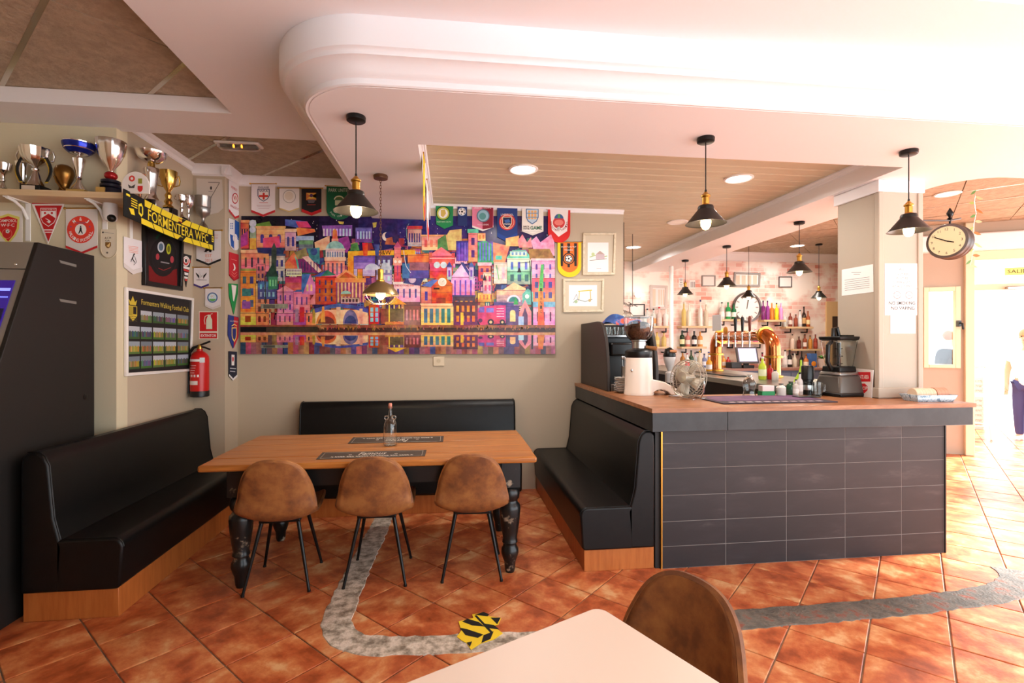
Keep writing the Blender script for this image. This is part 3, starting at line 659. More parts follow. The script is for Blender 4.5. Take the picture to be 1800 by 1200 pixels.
mpoly('A', [(668, 660), (840, 672), (850, 700), (680, 740)], (236, 140, 76)); mrect('A', 665, 740, 835, 790, (170, 190, 226))
bld('A', 690, 780, 830, 900, (120, 176, 120), 0, 0, NV, None, c2=(96, 80, 160))
mpoly('A', [(840, 800), (985, 735), (985, 870), (850, 880)], (236, 190, 150))
mpoly('A', [(910, 640), (1200, 635), (1200, 740), (930, 740)], (150, 96, 190)); wins('A', 915, 655, 1195, 755, 9, 1, (210, 210, 236), .55, .7)
bld('A', 1230, 660, 1390, 800, (106, 110, 200), 5, 1, (190, 210, 236), None, c2=(120, 70, 150)); mpoly('A', [(1190, 820), (1250, 800), (1270, 880), (1190, 880)], (88, 150, 80))
mpoly('A', [(1050, 770), (1160, 740), (1190, 830), (1150, 900), (1080, 880)], (150, 60, 150))
# domed hall
mpoly('A', [(1010, 770), (1015, 690), (1035, 670), (1055, 690), (1062, 770)], (236, 130, 84)); mrect('A', 1004, 765, 1068, 800, (240, 180, 140))
mdisc('A', 1037, 880, 92, (160, 206, 200), 0, PI); mpoly('A', [(985, 815), (1000, 880), (960, 880)], (132, 180, 180))
bld('A', 945, 870, 1130, 960, (220, 200, 200), 7, 1, (86, 100, 150), 'flat', (236, 214, 200), 10, fx=.4, fy=.7); mrect('A', 935, 940, 1140, 975, (238, 200, 170))
bld('A', 940, 975, 1130, 1130, (236, 168, 124), 4, 1, (120, 90, 110), None, fx=.42, fy=.85)
# shipyard gantry
mpoly('A', [(1160, 885), (1800, 870), (1800, 920), (1240, 925), (1215, 960), (1215, 1120), (1160, 1120)], (240, 170, 50)); mp.text('H&W', (665, 441, 688, 448.5), (40, 30, 24), .01)
mpoly('A', [(1295, 805), (1350, 805), (1345, 960), (1325, 990), (1310, 960)], (222, 62, 44)); mpoly('A', [(1410, 820), (1460, 820), (1450, 1000), (1430, 1000)], (70, 84, 150))
bld('A', 1215, 930, 1420, 1120, (120, 84, 180), 0, 0, NV, None, c2=(190, 180, 220)); bld('A', 1430, 930, 1580, 1200, (90, 80, 130), 3, 3, (200, 210, 226), None, c2=(200, 180, 210))
mdisc('B', 1390, 190, 70, (206, 210, 226), 0, PI, 60); mdisc('B', 1515, 190, 60, (196, 206, 214), 0, PI, 70)
# clock tower
bld('A', 1600, 850, 1665, 1200, (236, 128, 130), 1, 1, (150, 60, 120), 'tri', (200, 90, 130), 60, c2=(222, 70, 84), fx=.2)
mrect('A', 1590, 950, 1675, 1020, (240, 170, 140)); mdisc('A', 1612, 985, 14, (250, 236, 220)); mdisc('A', 1652, 985, 14, (250, 236, 220))
# left middle row
bld('A', 140, 900, 410, 1080, (232, 150, 110), 4, 1, (80, 66, 70), 'flat', (236, 190, 140), 30, fx=.3); mrect('A', 135, 1050, 300, 1085, (110, 150, 80))
mpoly('A', [(290, 850), (560, 850), (540, 920), (300, 900)], (40, 52, 100))
bld('A', 410, 930, 560, 1170, (206, 190, 170), 3, 2, (60, 70, 120), 'flat', (70, 80, 120), 20); mpoly('A', [(430, 860), (455, 800), (480, 860), (475, 1130), (430, 1130)], (60, 74, 66))
mpoly('A', [(640, 900), (760, 850), (780, 940), (690, 980)], (150, 140, 90)); mpoly('A', [(770, 860), (890, 850), (890, 1010), (800, 980)], (70, 150, 150)); mdisc('A', 835, 890, 34, (60, 90, 140))
mpoly('A', [(560, 1000), (645, 890), (730, 1050), (560, 1050)], (226, 120, 80)); mpoly('A', [(650, 920), (730, 1050), (680, 1050)], (96, 190, 170))
mpoly('A', [(680, 960), (780, 950), (880, 1010), (900, 1090), (700, 1090)], (130, 50, 110)); mpoly('A', [(720, 940), (780, 930), (910, 1070), (880, 1090)], (236, 190, 180)); wins('A', 705, 980, 880, 1080, 6, 1, (60, 50, 90), .3, .9)
bld('A', 570, 1050, 720, 1120, (232, 206, 200), 12, 2, (90, 60, 110), None, fx=.55, fy=.7)
bld('B', 560, 260, 720, 415, (200, 60, 110), 0, 0, NV, None, c2=(216, 120, 90))
# left front row
bld('B', 130, 200, 285, 590, (226, 130, 60), 2, 3, (70, 90, 120), 'flat', (150, 160, 80), 18, c2=(236, 150, 60)); mrect('B', 150, 370, 235, 440, (56, 120, 120)); mrect('B', 150, 490, 230, 560, (150, 80, 160))
bld('B', 285, 130, 370, 290, (226, 120, 120), 2, 2, (90, 60, 100), None)
bld('B', 130, 590, 290, 715, (236, 178, 96), 0, 0, NV, None); mdisc('B', 175, 640, 36, (150, 60, 30), 0, PI); mrect('B', 139, 640, 211, 715, (150, 60, 30))
bld('B', 280, 320, 410, 715, (196, 170, 110), 2, 4, (110, 70, 60), None, c2=(220, 120, 80)); bld('B', 300, 300, 480, 470, (84, 110, 170), 4, 2, (150, 190, 210), None, c2=(60, 66, 120))
mpoly('B', [(400, 250), (490, 250), (490, 370), (400, 380)], (60, 130, 100)); wins('B', 405, 270, 485, 360, 3, 1, (120, 200, 150), .5, .7); mpoly('B', [(370, 255), (445, 120), (500, 255)], (40, 70, 60))
bld('B', 485, 390, 640, 690, (216, 126, 170), 3, 3, (96, 60, 130), 'tri', (226, 150, 160), 50, fx=.32); bld('B', 640, 400, 800, 690, (226, 130, 150), 3, 2, (110, 70, 140), 'hip', (70, 80, 150), 20, c2=(232, 150, 120), fx=.3)
mpoly('B', [(715, 420), (800, 230), (870, 380), (870, 430)], (214, 126, 180)); wins('B', 755, 320, 830, 400, 2, 1, (236, 190, 120), .5, .8, True); mpoly('B', [(720, 230), (800, 230), (730, 420), (715, 380)], (70, 110, 180))
mpoly('B', [(800, 480), (850, 405), (900, 470), (900, 520), (800, 520)], (226, 140, 150)); mrect('B', 700, 545, 745, 690, (206, 60, 50)); mrect('B', 640, 570, 690, 690, (150, 96, 140)); 
mpoly('B', [(485, 690), (520, 600), (640, 690)], (236, 190, 190))
bld('B', 850, 250, 1045, 520, (206, 96, 50), 3, 3, (60, 60, 120), None, c2=(196, 70, 44), arch=True, fx=.28); mpoly('B', [(825, 255), (960, 190), (1050, 240)], (56, 130, 110)); mpoly('B', [(825, 255), (960, 190), (900, 255)], (70, 90, 170))
# columned hall
mpoly('B', [(1040, 270), (1140, 185), (1270, 270)], (236, 160, 100)); mpoly('B', [(1075, 265), (1140, 210), (1235, 265)], (196, 96, 50)); mrect('B', 1035, 268, 1330, 310, (236, 140, 84))
mrect('B', 1045, 310, 1325, 500, (150, 70, 110)); mp._lay(); wins('B', 1050, 312, 1325, 500, 8, 1, (240, 176, 130), .42, 1.0); bld('B', 1250, 180, 1300, 270, (226, 120, 70), 0, 0, NV, None)
mdisc('B', 1140, 420, 48, (160, 206, 190), 0, PI, 32); mrect('B', 1090, 420, 1190, 445, (176, 110, 70))
bld('B', 1090, 455, 1270, 510, (200, 170, 150), 5, 1, (70, 50, 60), None, fx=.6)
# middle: inn and shops
bld('C', 10, 1115, 205, 1200, (240, 190, 200), 0, 0, NV, None); bld('D', 10, 430, 210, 560, (240, 190, 204), 4, 1, (70, 66, 150), 'flat', (240, 224, 214), 20, fx=.3); mp.text('THE BOTANIC INN', (694.5, 500.3, 728, 504.2), (196, 40, 60), .01)
bld('D', 90, 560, 210, 730, (120, 60, 60), 4, 1, (200, 120, 110), None, fx=.5); mpoly('D', [(80, 420), (130, 350), (240, 380), (210, 440)], (60, 70, 130)); mdisc('D', 150, 380, 46, (70, 60, 130)); mdisc('D', 150, 392, 28, (214, 190, 210))
for y in (130, 160, 190): mp.line([fr('D')(120, y-20), fr('D')(240, y)], .8, (240, 110, 70))
bld('C', 115, 700, 220, 830, (214, 160, 140), 5, 1, (80, 60, 120), 'flat', (200, 60, 60), 22, fx=.6); bld('C', 220, 755, 410, 860, (236, 170, 150), 4, 1, (226, 120, 110), 'flat', (240, 180, 120), 12); mpoly('C', [(400, 760), (430, 710), (520, 700), (520, 860), (400, 860)], (220, 190, 120)); mpoly('C', [(340, 780), (400, 740), (420, 860), (340, 860)], (90, 140, 80))
bld('C', 115, 890, 275, 1070, (236, 130, 70), 0, 0, NV, None, c2=(90, 70, 150)); mpoly('C', [(75, 960), (130, 960), (130, 1070), (75, 1070)], (70, 120, 170))
# spiral wheel and lamp arcs
for a in ((100, 640, 150, 900), (120, 760, 100, 960)): pass
mp.line([fr('C')(*p) for p in ((125, 660), (105, 700), (110, 770), (140, 820), (200, 830))], .7, (150, 190, 200)); mp.line([fr('C')(*p) for p in ((85, 860), (95, 930), (105, 980), (140, 1030))], .9, (240, 236, 236))
# red theatre
bld('C', 280, 900, 455, 1070, (226, 92, 96), 0, 0, NV, 'tri', (236, 120, 140), 65, c2=(214, 70, 60)); mdisc('C', 335, 970, 24, (200, 220, 226)); mdisc('C', 385, 970, 24, (200, 220, 226)); mrect('C', 275, 880, 300, 960, (214, 80, 84)); mrect('C', 445, 880, 470, 960, (214, 80, 84))
mp.line([fr('C')(280, 920), fr('C')(590, 920)], 1, (240, 214, 206)); bld('C', 470, 910, 560, 960, (240, 190, 190), 6, 1, (170, 90, 120), None)
# deco tower
bld('C', 480, 790, 760, 940, (76, 70, 170), 0, 0, NV, None, c2=(110, 70, 170)); mpoly('C', [(640, 800), (700, 790), (760, 820), (760, 960), (640, 960)], (60, 160, 110)); mp._lay(); wins('C', 490, 800, 760, 940, 12, 1, (120, 100, 210), .4, .95)
bld('C', 570, 730, 640, 945, (240, 130, 150), 1, 2, (80, 60, 110), 'flat', (96, 196, 160), 30, c2=(240, 160, 110), fx=.4); bld('C', 640, 730, 700, 790, (240, 170, 110), 2, 1, (210, 120, 80), None)
mpoly('C', [(755, 800), (880, 830), (830, 1000), (760, 960)], (240, 140, 100)); mrect('C', 775, 900, 822, 930, (90, 196, 170)); bld('C', 760, 950, 860, 1110, (240, 200, 180), 2, 1, (214, 190, 200), None)
mp.line([fr('C')(780, 970), fr('C')(800, 1080)], 2, (120, 180, 120))
# white chapel
bld('C', 440, 1070, 620, 1200, (236, 170, 210), 4, 1, (110, 80, 190), 'tri', (222, 190, 226), 120, fx=.34); bld('D', 440, 370, 620, 560, (236, 160, 210), 4, 1, (110, 80, 190), None, c2=(226, 130, 170), fx=.3, fy=.85); mpoly('C', [(510, 950), (580, 1060), (600, 1060), (535, 950)], (60, 66, 130))
for x in (410, 575): bld('C', x, 985, x+36, 1080, (214, 190, 226), 1, 1, (120, 90, 170), 'tri', (70, 80, 150), 40)
bld('C', 645, 975, 740, 1090, (232, 110, 90), 2, 2, (120, 60, 110), 'flat', (226, 190, 200), 24)
# station house with round clock
bld('D', 290, 430, 450, 590, (214, 92, 50), 0, 0, NV, 'tri', (214, 90, 48), 80); mpoly('D', [(215, 440), (300, 395), (345, 395), (290, 450)], (90, 120, 190)); mdisc('D', 375, 412, 32, (250, 236, 220)); mdisc('D', 375, 412, 26, (240, 214, 200)); mp.line([fr('D')(375, 412), fr('D')(390, 398)], .5, (70, 40, 30))
bld('D', 215, 450, 295, 580, (236, 140, 110), 1, 1, (70, 60, 130), None, fx=.3); mrect('D', 310, 455, 355, 468, (50, 30, 30)); mrect('D', 330, 530, 400, 570, (150, 60, 40))
bld('D', 215, 585, 460, 730, (236, 176, 130), 0, 0, NV, 'flat', (240, 206, 160), 12); wins('D', 230, 600, 455, 725, 5, 1, (70, 110, 120), .6, .9); mrect('D', 335, 610, 395, 725, (60, 90, 130)); mrect('D', 240, 620, 262, 680, (80, 160, 80))
bld('D', 455, 520, 620, 720, (96, 60, 70), 4, 2, (236, 150, 60), 'flat', (60, 60, 110), 10); mdisc('D', 490, 590, 34, (70, 140, 190)); mrect('D', 510, 640, 534, 690, (236, 200, 60)); mrect('D', 512, 690, 532, 738, (50, 90, 150)); mrect('D', 560, 590, 600, 700, (90, 150, 190))
# right blocks
bld('C', 860, 920, 1040, 1110, (226, 236, 196), 3, 2, (100, 130, 200), 'hip', (110, 206, 180), 60, c2=(120, 206, 170), fx=.36, fy=.7); bld('C', 880, 865, 1010, 905, (190, 226, 214), 4, 1, (110, 130, 180), None); bld('D', 860, 330, 1045, 430, (120, 190, 150), 3, 1, (60, 100, 110), None)
mpoly('C', [(850, 770), (950, 750), (950, 830), (850, 830)], (236, 180, 110)); mpoly('C', [(940, 790), (975, 740), (1010, 800), (1040, 760), (1050, 840), (950, 840)], (230, 150, 150)); mpoly('C', [(1040, 790), (1080, 755), (1110, 800), (1150, 770), (1190, 740), (1215, 800), (1215, 900), (1060, 860)], (230, 160, 190)); mpoly('C', [(1020, 850), (1180, 850), (1215, 920), (1030, 930)], (160, 120, 70))
bld('C', 1045, 935, 1220, 1100, (240, 176, 200), 3, 2, (110, 80, 160), 'flat', (240, 200, 200), 14, fx=.3, arch=True); mrect('C', 1050, 1070, 1220, 1095, (206, 60, 90)); bld('D', 1045, 380, 1220, 560, (226, 90, 100), 3, 2, (70, 80, 140), None, c2=(236, 130, 90))
bld('D', 640, 490, 760, 560, (240, 170, 90), 4, 1, (206, 96, 60), 'flat', (60, 60, 100), 8); bld('D', 680, 340, 750, 500, (240, 190, 170), 2, 2, (206, 70, 110), None)
mpoly('D', [(830, 470), (910, 415), (1000, 460), (1000, 480), (830, 480)], (240, 200, 150)); bld('D', 780, 470, 1000, 590, (240, 180, 150), 0, 0, NV, None, c2=(150, 120, 150)); mdisc('D', 910, 560, 52, (226, 214, 226), 0, PI); mdisc('D', 910, 560, 38, (50, 120, 120), 0, PI); mpoly('D', [(975, 500), (1015, 460), (1055, 490), (1055, 580), (975, 580)], (100, 176, 160)); mdisc('D', 1010, 520, 16, (240, 236, 220))
mrect('D', 1055, 560, 1220, 625, (110, 170, 196)); bld('D', 1055, 620, 1220, 740, (240, 170, 190), 3, 1, (90, 40, 80), None, fx=.2, arch=True)
mpoly('D', [(950, 640), (995, 545), (1045, 640), (1045, 740), (950, 740)], (236, 140, 150)); mpoly('D', [(975, 650), (995, 595), (1015, 650), (1015, 720), (975, 720)], (80, 60, 90))
mpoly('D', [(760, 560), (910, 570), (915, 740), (850, 740), (850, 600), (760, 590)], (80, 66, 130)); mpoly('D', [(908, 580), (925, 520), (945, 580)], (60, 170, 90)); mdisc('D', 882, 690, 18, (236, 200, 150), 0, PI, 26); mrect('D', 864, 688, 900, 735, (236, 200, 150))
for (x, y) in ((690, 130), (1040, 110)): pass
mp.line([fr('D')(740, 290), fr('D')(748, 560)], 1.2, (30, 44, 50)); mp.line([fr('D')(690, 330), fr('D')(760, 320)], .8, (30, 44, 50)); mp.line([fr('D')(1030, 250), fr('D')(1052, 740)], 1.7, (30, 40, 44)); mp.line([fr('D')(950, 270), fr('D')(1035, 262)], 1, (30, 40, 44)); mpoly('D', [(935, 340), (952, 300), (968, 340)], (40, 40, 44)); mpoly('D', [(678, 400), (692, 350), (706, 400)], (40, 40, 44))
# titanic post
mpoly('D', [(1115, 280), (1135, 280), (1130, 480), (1095, 480)], (90, 190, 90)); mpoly('D', [(1095, 480), (1130, 480), (1145, 740), (1088, 740)], (236, 110, 50))
for i, ch in enumerate('TITANIC'): mp.text(ch, (948.2, 499+i*7.6, 952, 505+i*7.6), (50, 40, 30), .01)
# street level is mirrored in the water
mp._lay()
for i in range(60):
    u = 425+9.2*i; mp.rect(u, 588, u+9.3, 622, jit(rm.choice([(150, 96, 70), (120, 66, 70), (90, 66, 110), (176, 124, 84), (60, 60, 96), (160, 90, 104)]), 20), True)
mp.mirror = (588.5, 571.0, .62)
for x in (300, 470): mp.line([fr('B')(x+70, 250), fr('B')(x+80, 705)], 1.6, (50, 60, 56))
mrect('B', 330, 515, 590, 560, (150, 150, 130)); mrect('B', 355, 520, 465, 555, (90, 90, 80)); 
bld('B', 130, 600, 285, 714, (238, 176, 90), 1, 1, (150, 60, 30), None, fx=.4); bld('B', 285, 600, 400, 714, (206, 130, 84), 2, 1, (120, 60, 40), None, arch=True); bld('B', 480, 600, 640, 714, (220, 130, 160), 3, 1, (90, 50, 90), None, fx=.25); bld('B', 640, 600, 760, 714, (206, 100, 130), 3, 1, (110, 60, 60), None, fx=.4); bld('B', 760, 600, 860, 714, (226, 140, 110), 2, 1, (60, 60, 70), None, fx=.3)
mrect('B', 700, 555, 745, 690, (206, 56, 48)); mpoly('B', [(820, 700), (825, 570), (845, 560), (860, 700)], (180, 150, 60)); mpoly('B', [(655, 690), (660, 560), (685, 560), (690, 690)], (170, 130, 150))
# stone bridge
mrect('B', 850, 570, 1350, 708, (240, 196, 150)); mpoly('B', [(840, 560), (1000, 520), (1080, 512), (1200, 525), (1350, 560), (1350, 600), (1200, 560), (1080, 548), (1000, 556), (850, 600)], (76, 84, 160))
mdisc('B', 955, 705, 96, (214, 110, 60), 0, PI, 125); mdisc('B', 955, 705, 80, (110, 60, 50), 0, PI, 70); mdisc('B', 1185, 705, 72, (120, 110, 150), 0, PI, 135); mdisc('B', 1185, 705, 58, (60, 66, 120), 0, PI, 80); mpoly('B', [(900, 690), (915, 540), (935, 540), (945, 690)], (226, 160, 70)); mrect('B', 1050, 545, 1090, 705, (226, 190, 150)); mrect('B', 1270, 560, 1300, 705, (226, 176, 140))
# phone box, bandstand
mrect('B', 1360, 520, 1460, 708, (206, 44, 38)); wins('B', 1365, 545, 1458, 690, 2, 3, (150, 190, 206), .6, .8)
mrect('B', 1470, 560, 1560, 705, (150, 80, 60)); mpoly('B', [(1530, 520), (1615, 450), (1720, 520)], (240, 180, 56)); mp._lay(); wins('B', 1530, 525, 1720, 690, 4, 1, (244, 210, 90), .24, 1.0); mrect('B', 1515, 685, 1730, 712, (214, 140, 60)); mrect('B', 1560, 560, 1690, 680, (110, 90, 60))
bld('D', 90, 580, 210, 735, (126, 60, 60), 4, 1, (206, 130, 120), None); bld('D', 215, 590, 460, 735, (236, 176, 130), 5, 1, (70, 120, 130), None, fx=.6, fy=.85); bld('D', 460, 560, 640, 735, (90, 56, 66), 4, 2, (236, 140, 50), None); mrect('D', 512, 640, 534, 735, (236, 200, 60))
# van
mpoly('D', [(640, 700), (640, 610), (690, 590), (850, 585), (850, 720), (660, 735)], (206, 60, 110)); mpoly('D', [(645, 640), (655, 600), (690, 597), (690, 640)], (110, 90, 170)); mrect('D', 705, 605, 760, 640, (120, 110, 190)); mdisc('D', 660, 700, 16, (90, 40, 80)); mdisc('D', 738, 712, 24, (40, 30, 50)); mdisc('D', 825, 712, 20, (40, 30, 50)); mdisc('D', 738, 712, 11, (220, 180, 130)); mdisc('D', 825, 712, 9, (220, 180, 130)); mp._lay(); wins('D', 775, 600, 845, 680, 1, 4, (240, 190, 200), .8, .3)
bld('D', 855, 590, 950, 735, (84, 70, 136), 1, 1, (236, 200, 150), None, fx=.5, fy=.7, arch=True); mpoly('D', [(950, 640), (995, 560), (1045, 640), (1045, 738), (950, 738)], (236, 140, 150)); mpoly('D', [(975, 660), (995, 600), (1015, 660), (1015, 738), (975, 738)], (90, 60, 96)); mrect('D', 945, 670, 985, 740, (170, 200, 226))
bld('D', 1055, 600, 1220, 738, (240, 170, 190), 3, 1, (96, 40, 84), None, fx=.24, arch=True); mpoly('D', [(1095, 560), (1128, 560), (1142, 740), (1088, 740)], (236, 110, 50)); mrect('D', 1042, 560, 1054, 740, (30, 40, 44))
mp.mirror = None
for i, ch in enumerate('TITANIC'): mp.text(ch, (948.2, 499+i*7.6, 952, 505+i*7.6), (50, 40, 30), .01)
# quay
mp.rect(425, 571, 975, 578, (150, 84, 56)); mp.rect(425, 576, 975, 584, (70, 40, 36)); mp.rect(425, 574, 560, 584, (62, 52, 42)); mp.rect(425, 584, 975, 589, (206, 140, 100)); mp.rect(425, 575, 470, 583, (20, 18, 20))
mp._lay()
for _ in range(160):
    u = rm.uniform(560, 970); mp.poly([(u, 570+rm.uniform(0, 9)), (u+3, 571+rm.uniform(0, 9)), (u+1, 573+rm.uniform(0, 9))], jit((176, 104, 66), 30), True)
mp.build('printed_skyline', MU, GLOSSPRINT)
# ================================================================ PENNANTS AND WALL ITEMS
def outline(kind, u0, v0, u1, v1, w=0):
    m = (u0+u1)/2; H = v1-v0
    if kind == 'tri': return [(u0, v0), (u1, v0), (m, v1)]
    if kind == 'shield': return [(u0, v0), (u1, v0), (u1, v1-H*.14), (m, v1), (u0, v1-H*.14)]
    if kind == 'round': return [(u0, v0), (u1, v0), (u1, v1-H*.3)]+[(m+(u1-m)*math.cos(a), v1-H*.3+H*.3*math.sin(a)) for a in [PI*k/10 for k in range(1, 10)]]+[(u0, v1-H*.3)]
    if kind == 'swallow': return [(u0, v0), (u1, v0), (u1, v1), (m, v1-H*.1), (u0, v1)]
    return [(u0, v0), (u1, v0), (u1, v1), (u0, v1)]
def skew(P, u0, u1, sk): return [(u, v+sk*(u-u0)/(u1-u0)) for u, v in P] if sk else P
def pennant(pl, kind, box, col, label, trim=None, ink=None, sk=0, rod=True, off=.006, trimw=.12, poly=None):
    """cloth pennant hanging on a wall; box = photograph pixels, sk = fall of the right side"""
    u0, v0, u1, v1 = box; c = pl.px((u0+u1)/2, v0+sk/2, off); t = thing('pennant', label, 'pennant', c)
    P = skew(poly or outline(kind, u0, v0, u1, v1), u0, u1, sk)
    cl = MB().slab([pl.px(u, v, off)-c for u, v in P], pl.n*.003)
    body = part('cloth', cl, cmat(col, .75), t, smooth=False)
    if trim:
        m = (u0+u1)/2; w = (v1-v0)*trimw
        if kind == 'tri': Q = [[(u0, v0), (u0+w*.5, v0), (m, v1-w), (m, v1)], [(u1, v0), (u1-w*.5, v0), (m, v1-w), (m, v1)]]
        elif kind == 'round':
            o_ = outline('round', u0, v0, u1, v1); i_ = outline('round', u0+w*.6, v0, u1-w*.6, v1-w); Q = [o_[1:]+[(u0, v0), (u0+w*.6, v0)]+i_[1:][::-1]]
        else:
            H = v1-v0; Q = [[(u1, v1-H*.14-w), (u1, v1-H*.14), (m, v1), (u0, v1-H*.14), (u0, v1-H*.14-w), (m, v1-w)]]
        for q in Q:
            # bottom fringe drawn as a band of short threads' thickness, slightly proud of the cloth
            part('fringe', MB().slab([pl.px(u, v, off+.0028)-c for u, v in skew(q, u0, u1, sk)], pl.n*.0025), cmat(trim, .8), t, smooth=False)
    if rod:
        a, b = pl.px(u0-2, v0, off+.003)-c, pl.px(u1+2, v0+sk, off+.003)-c
        rd = part('rod', MB().cyl(a, b, .005, 8), M_brass, t)
        for e in (a, b): part('knob', MB().ball(e, .0085, 10, 6), M_brass, rd)
    if ink:
        p = Print(pl, off+.0056); ink(p); p.build('emblem', t)
    return t
WH, BK = (240, 234, 230), (28, 26, 26)
def star(p, u, v, r, c): p.poly([(u+(r if k % 2 == 0 else r*.42)*math.sin(PI*k/5), v-(r if k % 2 == 0 else r*.42)*math.cos(PI*k/5)) for k in range(10)], c)
def shieldp(u0, v0, u1, v1): m = (u0+u1)/2; H = v1-v0; return [(u0, v0), (u1, v0), (u1, v0+H*.55), (u1-(u1-m)*.3, v0+H*.8), (m, v1), (u0+(m-u0)*.3, v0+H*.8), (u0, v0+H*.55)]
def lines_(p, u0, v0, u1, n, dv, c, th=.9):
    for k in range(n):
        a = (u1-u0)*.06*(k % 3); p.rect(u0+a, v0+k*dv, u1-a, v0+k*dv+th, c)
def ball_(p, u, v, r):
    p.disc(u, v, r, WH); p.disc(u, v, r*.34, BK, n=5)
    for k in range(5): a = 2*PI*k/5+.6; p.disc(u+r*.78*math.cos(a), v+r*.78*math.sin(a), r*.2, BK, n=6)
# --- cream wall under the shelf
def ink(p):
    p.poly([(-4, 383), (17, 376), (37, 382), (36, 402), (30, 415), (17, 430), (4, 415), (-3, 402)], (226, 214, 110)); p.poly([(-2, 386), (17, 380.5), (33.5, 386), (32, 402), (27, 413), (17, 425), (7, 413), (0, 402)], (206, 36, 36))
    p.text('CAMPOSOL', (.5, 386, 32, 391), WH, .01); p.text('W·F·C', (4, 393.5, 28, 399), WH, .012); p.disc(15, 411, 9, (226, 120, 110)); p.disc(15, 411, 8, (206, 36, 36)); ball_(p, 16, 407, 3.6)
pennant(LEFT, 'shield', (-10, 371, 41, 441), (232, 224, 218), 'white pennant with red and yellow football shield above the gaming machine', None, ink, rod=False)
def ink(p):
    p.rect(58.5, 357, 113, 359, (196, 30, 34)); p.poly([(63.5, 362), (111.5, 362), (87.4, 425)], (196, 30, 34)); p.poly([(76, 403.5), (97, 403.5), (96.3, 405.6), (76.7, 405.6)], WH); p.poly([(77.5, 408), (95.5, 408), (95, 409.6), (78, 409.6)], WH)
    p.poly(shieldp(73.5, 366, 101.5, 399), WH); p.poly(shieldp(74.5, 367, 100.5, 397.6), (196, 30, 34)); p.poly([(75, 371.5), (100, 371.5), (100, 384), (87.5, 376), (75, 384)], WH); p.disc(81.5, 375, 2, (196, 30, 34)); p.disc(93.5, 375, 2, (196, 30, 34)); p.text('MORECAMBE FC', (76, 367.8, 99.5, 370.4), WH)
    p.poly([(81.5, 384), (87, 386), (92, 390), (89, 393), (84, 390), (88, 389)], WH)
pennant(LEFT, 'tri', (56, 355.5, 116, 429), WH, 'red triangular pennant with white edges hanging under the trophy shelf', None, ink)
def ink(p):
    p.disc(144, 404, 24, (232, 66, 50), n=28); p.disc(144, 404, 10, WH); p.arc('M & J', 144, 404, 18.5, 6.4, 2.25, .9, WH, bold=.012); p.arc('WALKING FOOTBALL', 144, 404, 19, 5.4, PI+.25, 2*PI-.25, WH, True, .01); p.text('SPORTS BAR', (136, 391, 152, 394), (90, 100, 140))
    p.disc(144, 398.5, 1.2, BK); p.poly([(142.5, 400), (145.5, 400), (146, 406), (148, 411), (146.5, 411.5), (144, 407), (141, 411.5), (139.8, 411), (142, 405)], BK); star(p, 127, 399, 1.8, (80, 90, 150)); star(p, 160, 399, 1.8, (80, 90, 150))
pennant(LEFT, 'shield', (117.5, 366.5, 173, 447), (228, 220, 214), 'white pennant with red ring badge and walking figure', (204, 36, 40), ink, trimw=.05)
def ink(p):
    p.text('A.C.M', (186, 417, 197, 420.5), BK); p.text('GR', (187, 422, 195, 425), BK); p.poly(shieldp(187, 426, 197, 437), (130, 90, 40)); p.poly([(189, 433), (196, 426.5), (194, 435)], (236, 200, 130)); p.disc(190.5, 444.5, 1.7, (120, 110, 100)); p.line([(184, 408.5), (202, 411)], .7, (150, 140, 130)); p.disc(183, 409, 1.5, BK)
pennant(LEFT, 'round', (178.5, 403.5, 207, 454), (226, 214, 190), 'cream rounded pennant with small brown crest beside the alarm sensor', (206, 192, 160), ink, trimw=.03, rod=False)
# --- side wall
def ink(p):
    for k in range(5): p.line([(222.5+.3*k, 432+k*2.6), (240, 434.5+k*2.6)], .8, (232, 140, 120))
    p.line([(232, 447), (230, 455), (234, 461)], 1.3, BK); p.line([(230, 452), (227, 460)], 1, BK); p.line([(233, 449), (237, 460), (232, 466)], .7, BK); p.disc(233, 446.5, 1.3, BK)
pennant(POST, 'shield', (215.5, 415.5, 247, 478), (236, 230, 232), 'plain white pennant with red lettering and running figure sketch', (222, 214, 212), ink, sk=8, rod=False)
def ink(p):
    p.poly([(317, 449), (334, 452), (325, 503)], BK); p.poly([(316.5, 451), (331.5, 455), (333, 462), (318, 459)], (206, 50, 46)); p.disc(324.5, 459, 6.4, WH, 9); p.disc(324.5, 459, 4.8, (206, 60, 54), 7.2); p.disc(324.5, 457.5, 3.6, WH, 5.2); p.disc(324.5, 458, 2, BK, 3.4)
    p.poly([(318.5, 467), (331, 470), (330, 474), (319.5, 471)], WH); p.poly([(320, 472), (330, 475), (329, 478), (320.6, 476)], (206, 50, 46)); p.poly([(321.5, 478), (328.5, 480), (328, 484), (322, 483)], WH); p.poly([(320.8, 485), (327.6, 487), (327, 490), (321.4, 489)], WH); p.poly([(322, 489.5), (327, 490.6), (326, 494), (322.6, 493)], (206, 50, 46))
pennant(POST, 'tri', (316, 444, 335, 502), (40, 34, 34), 'narrow triangular pennant in black red and white stripes', None, ink, sk=5, rod=False)
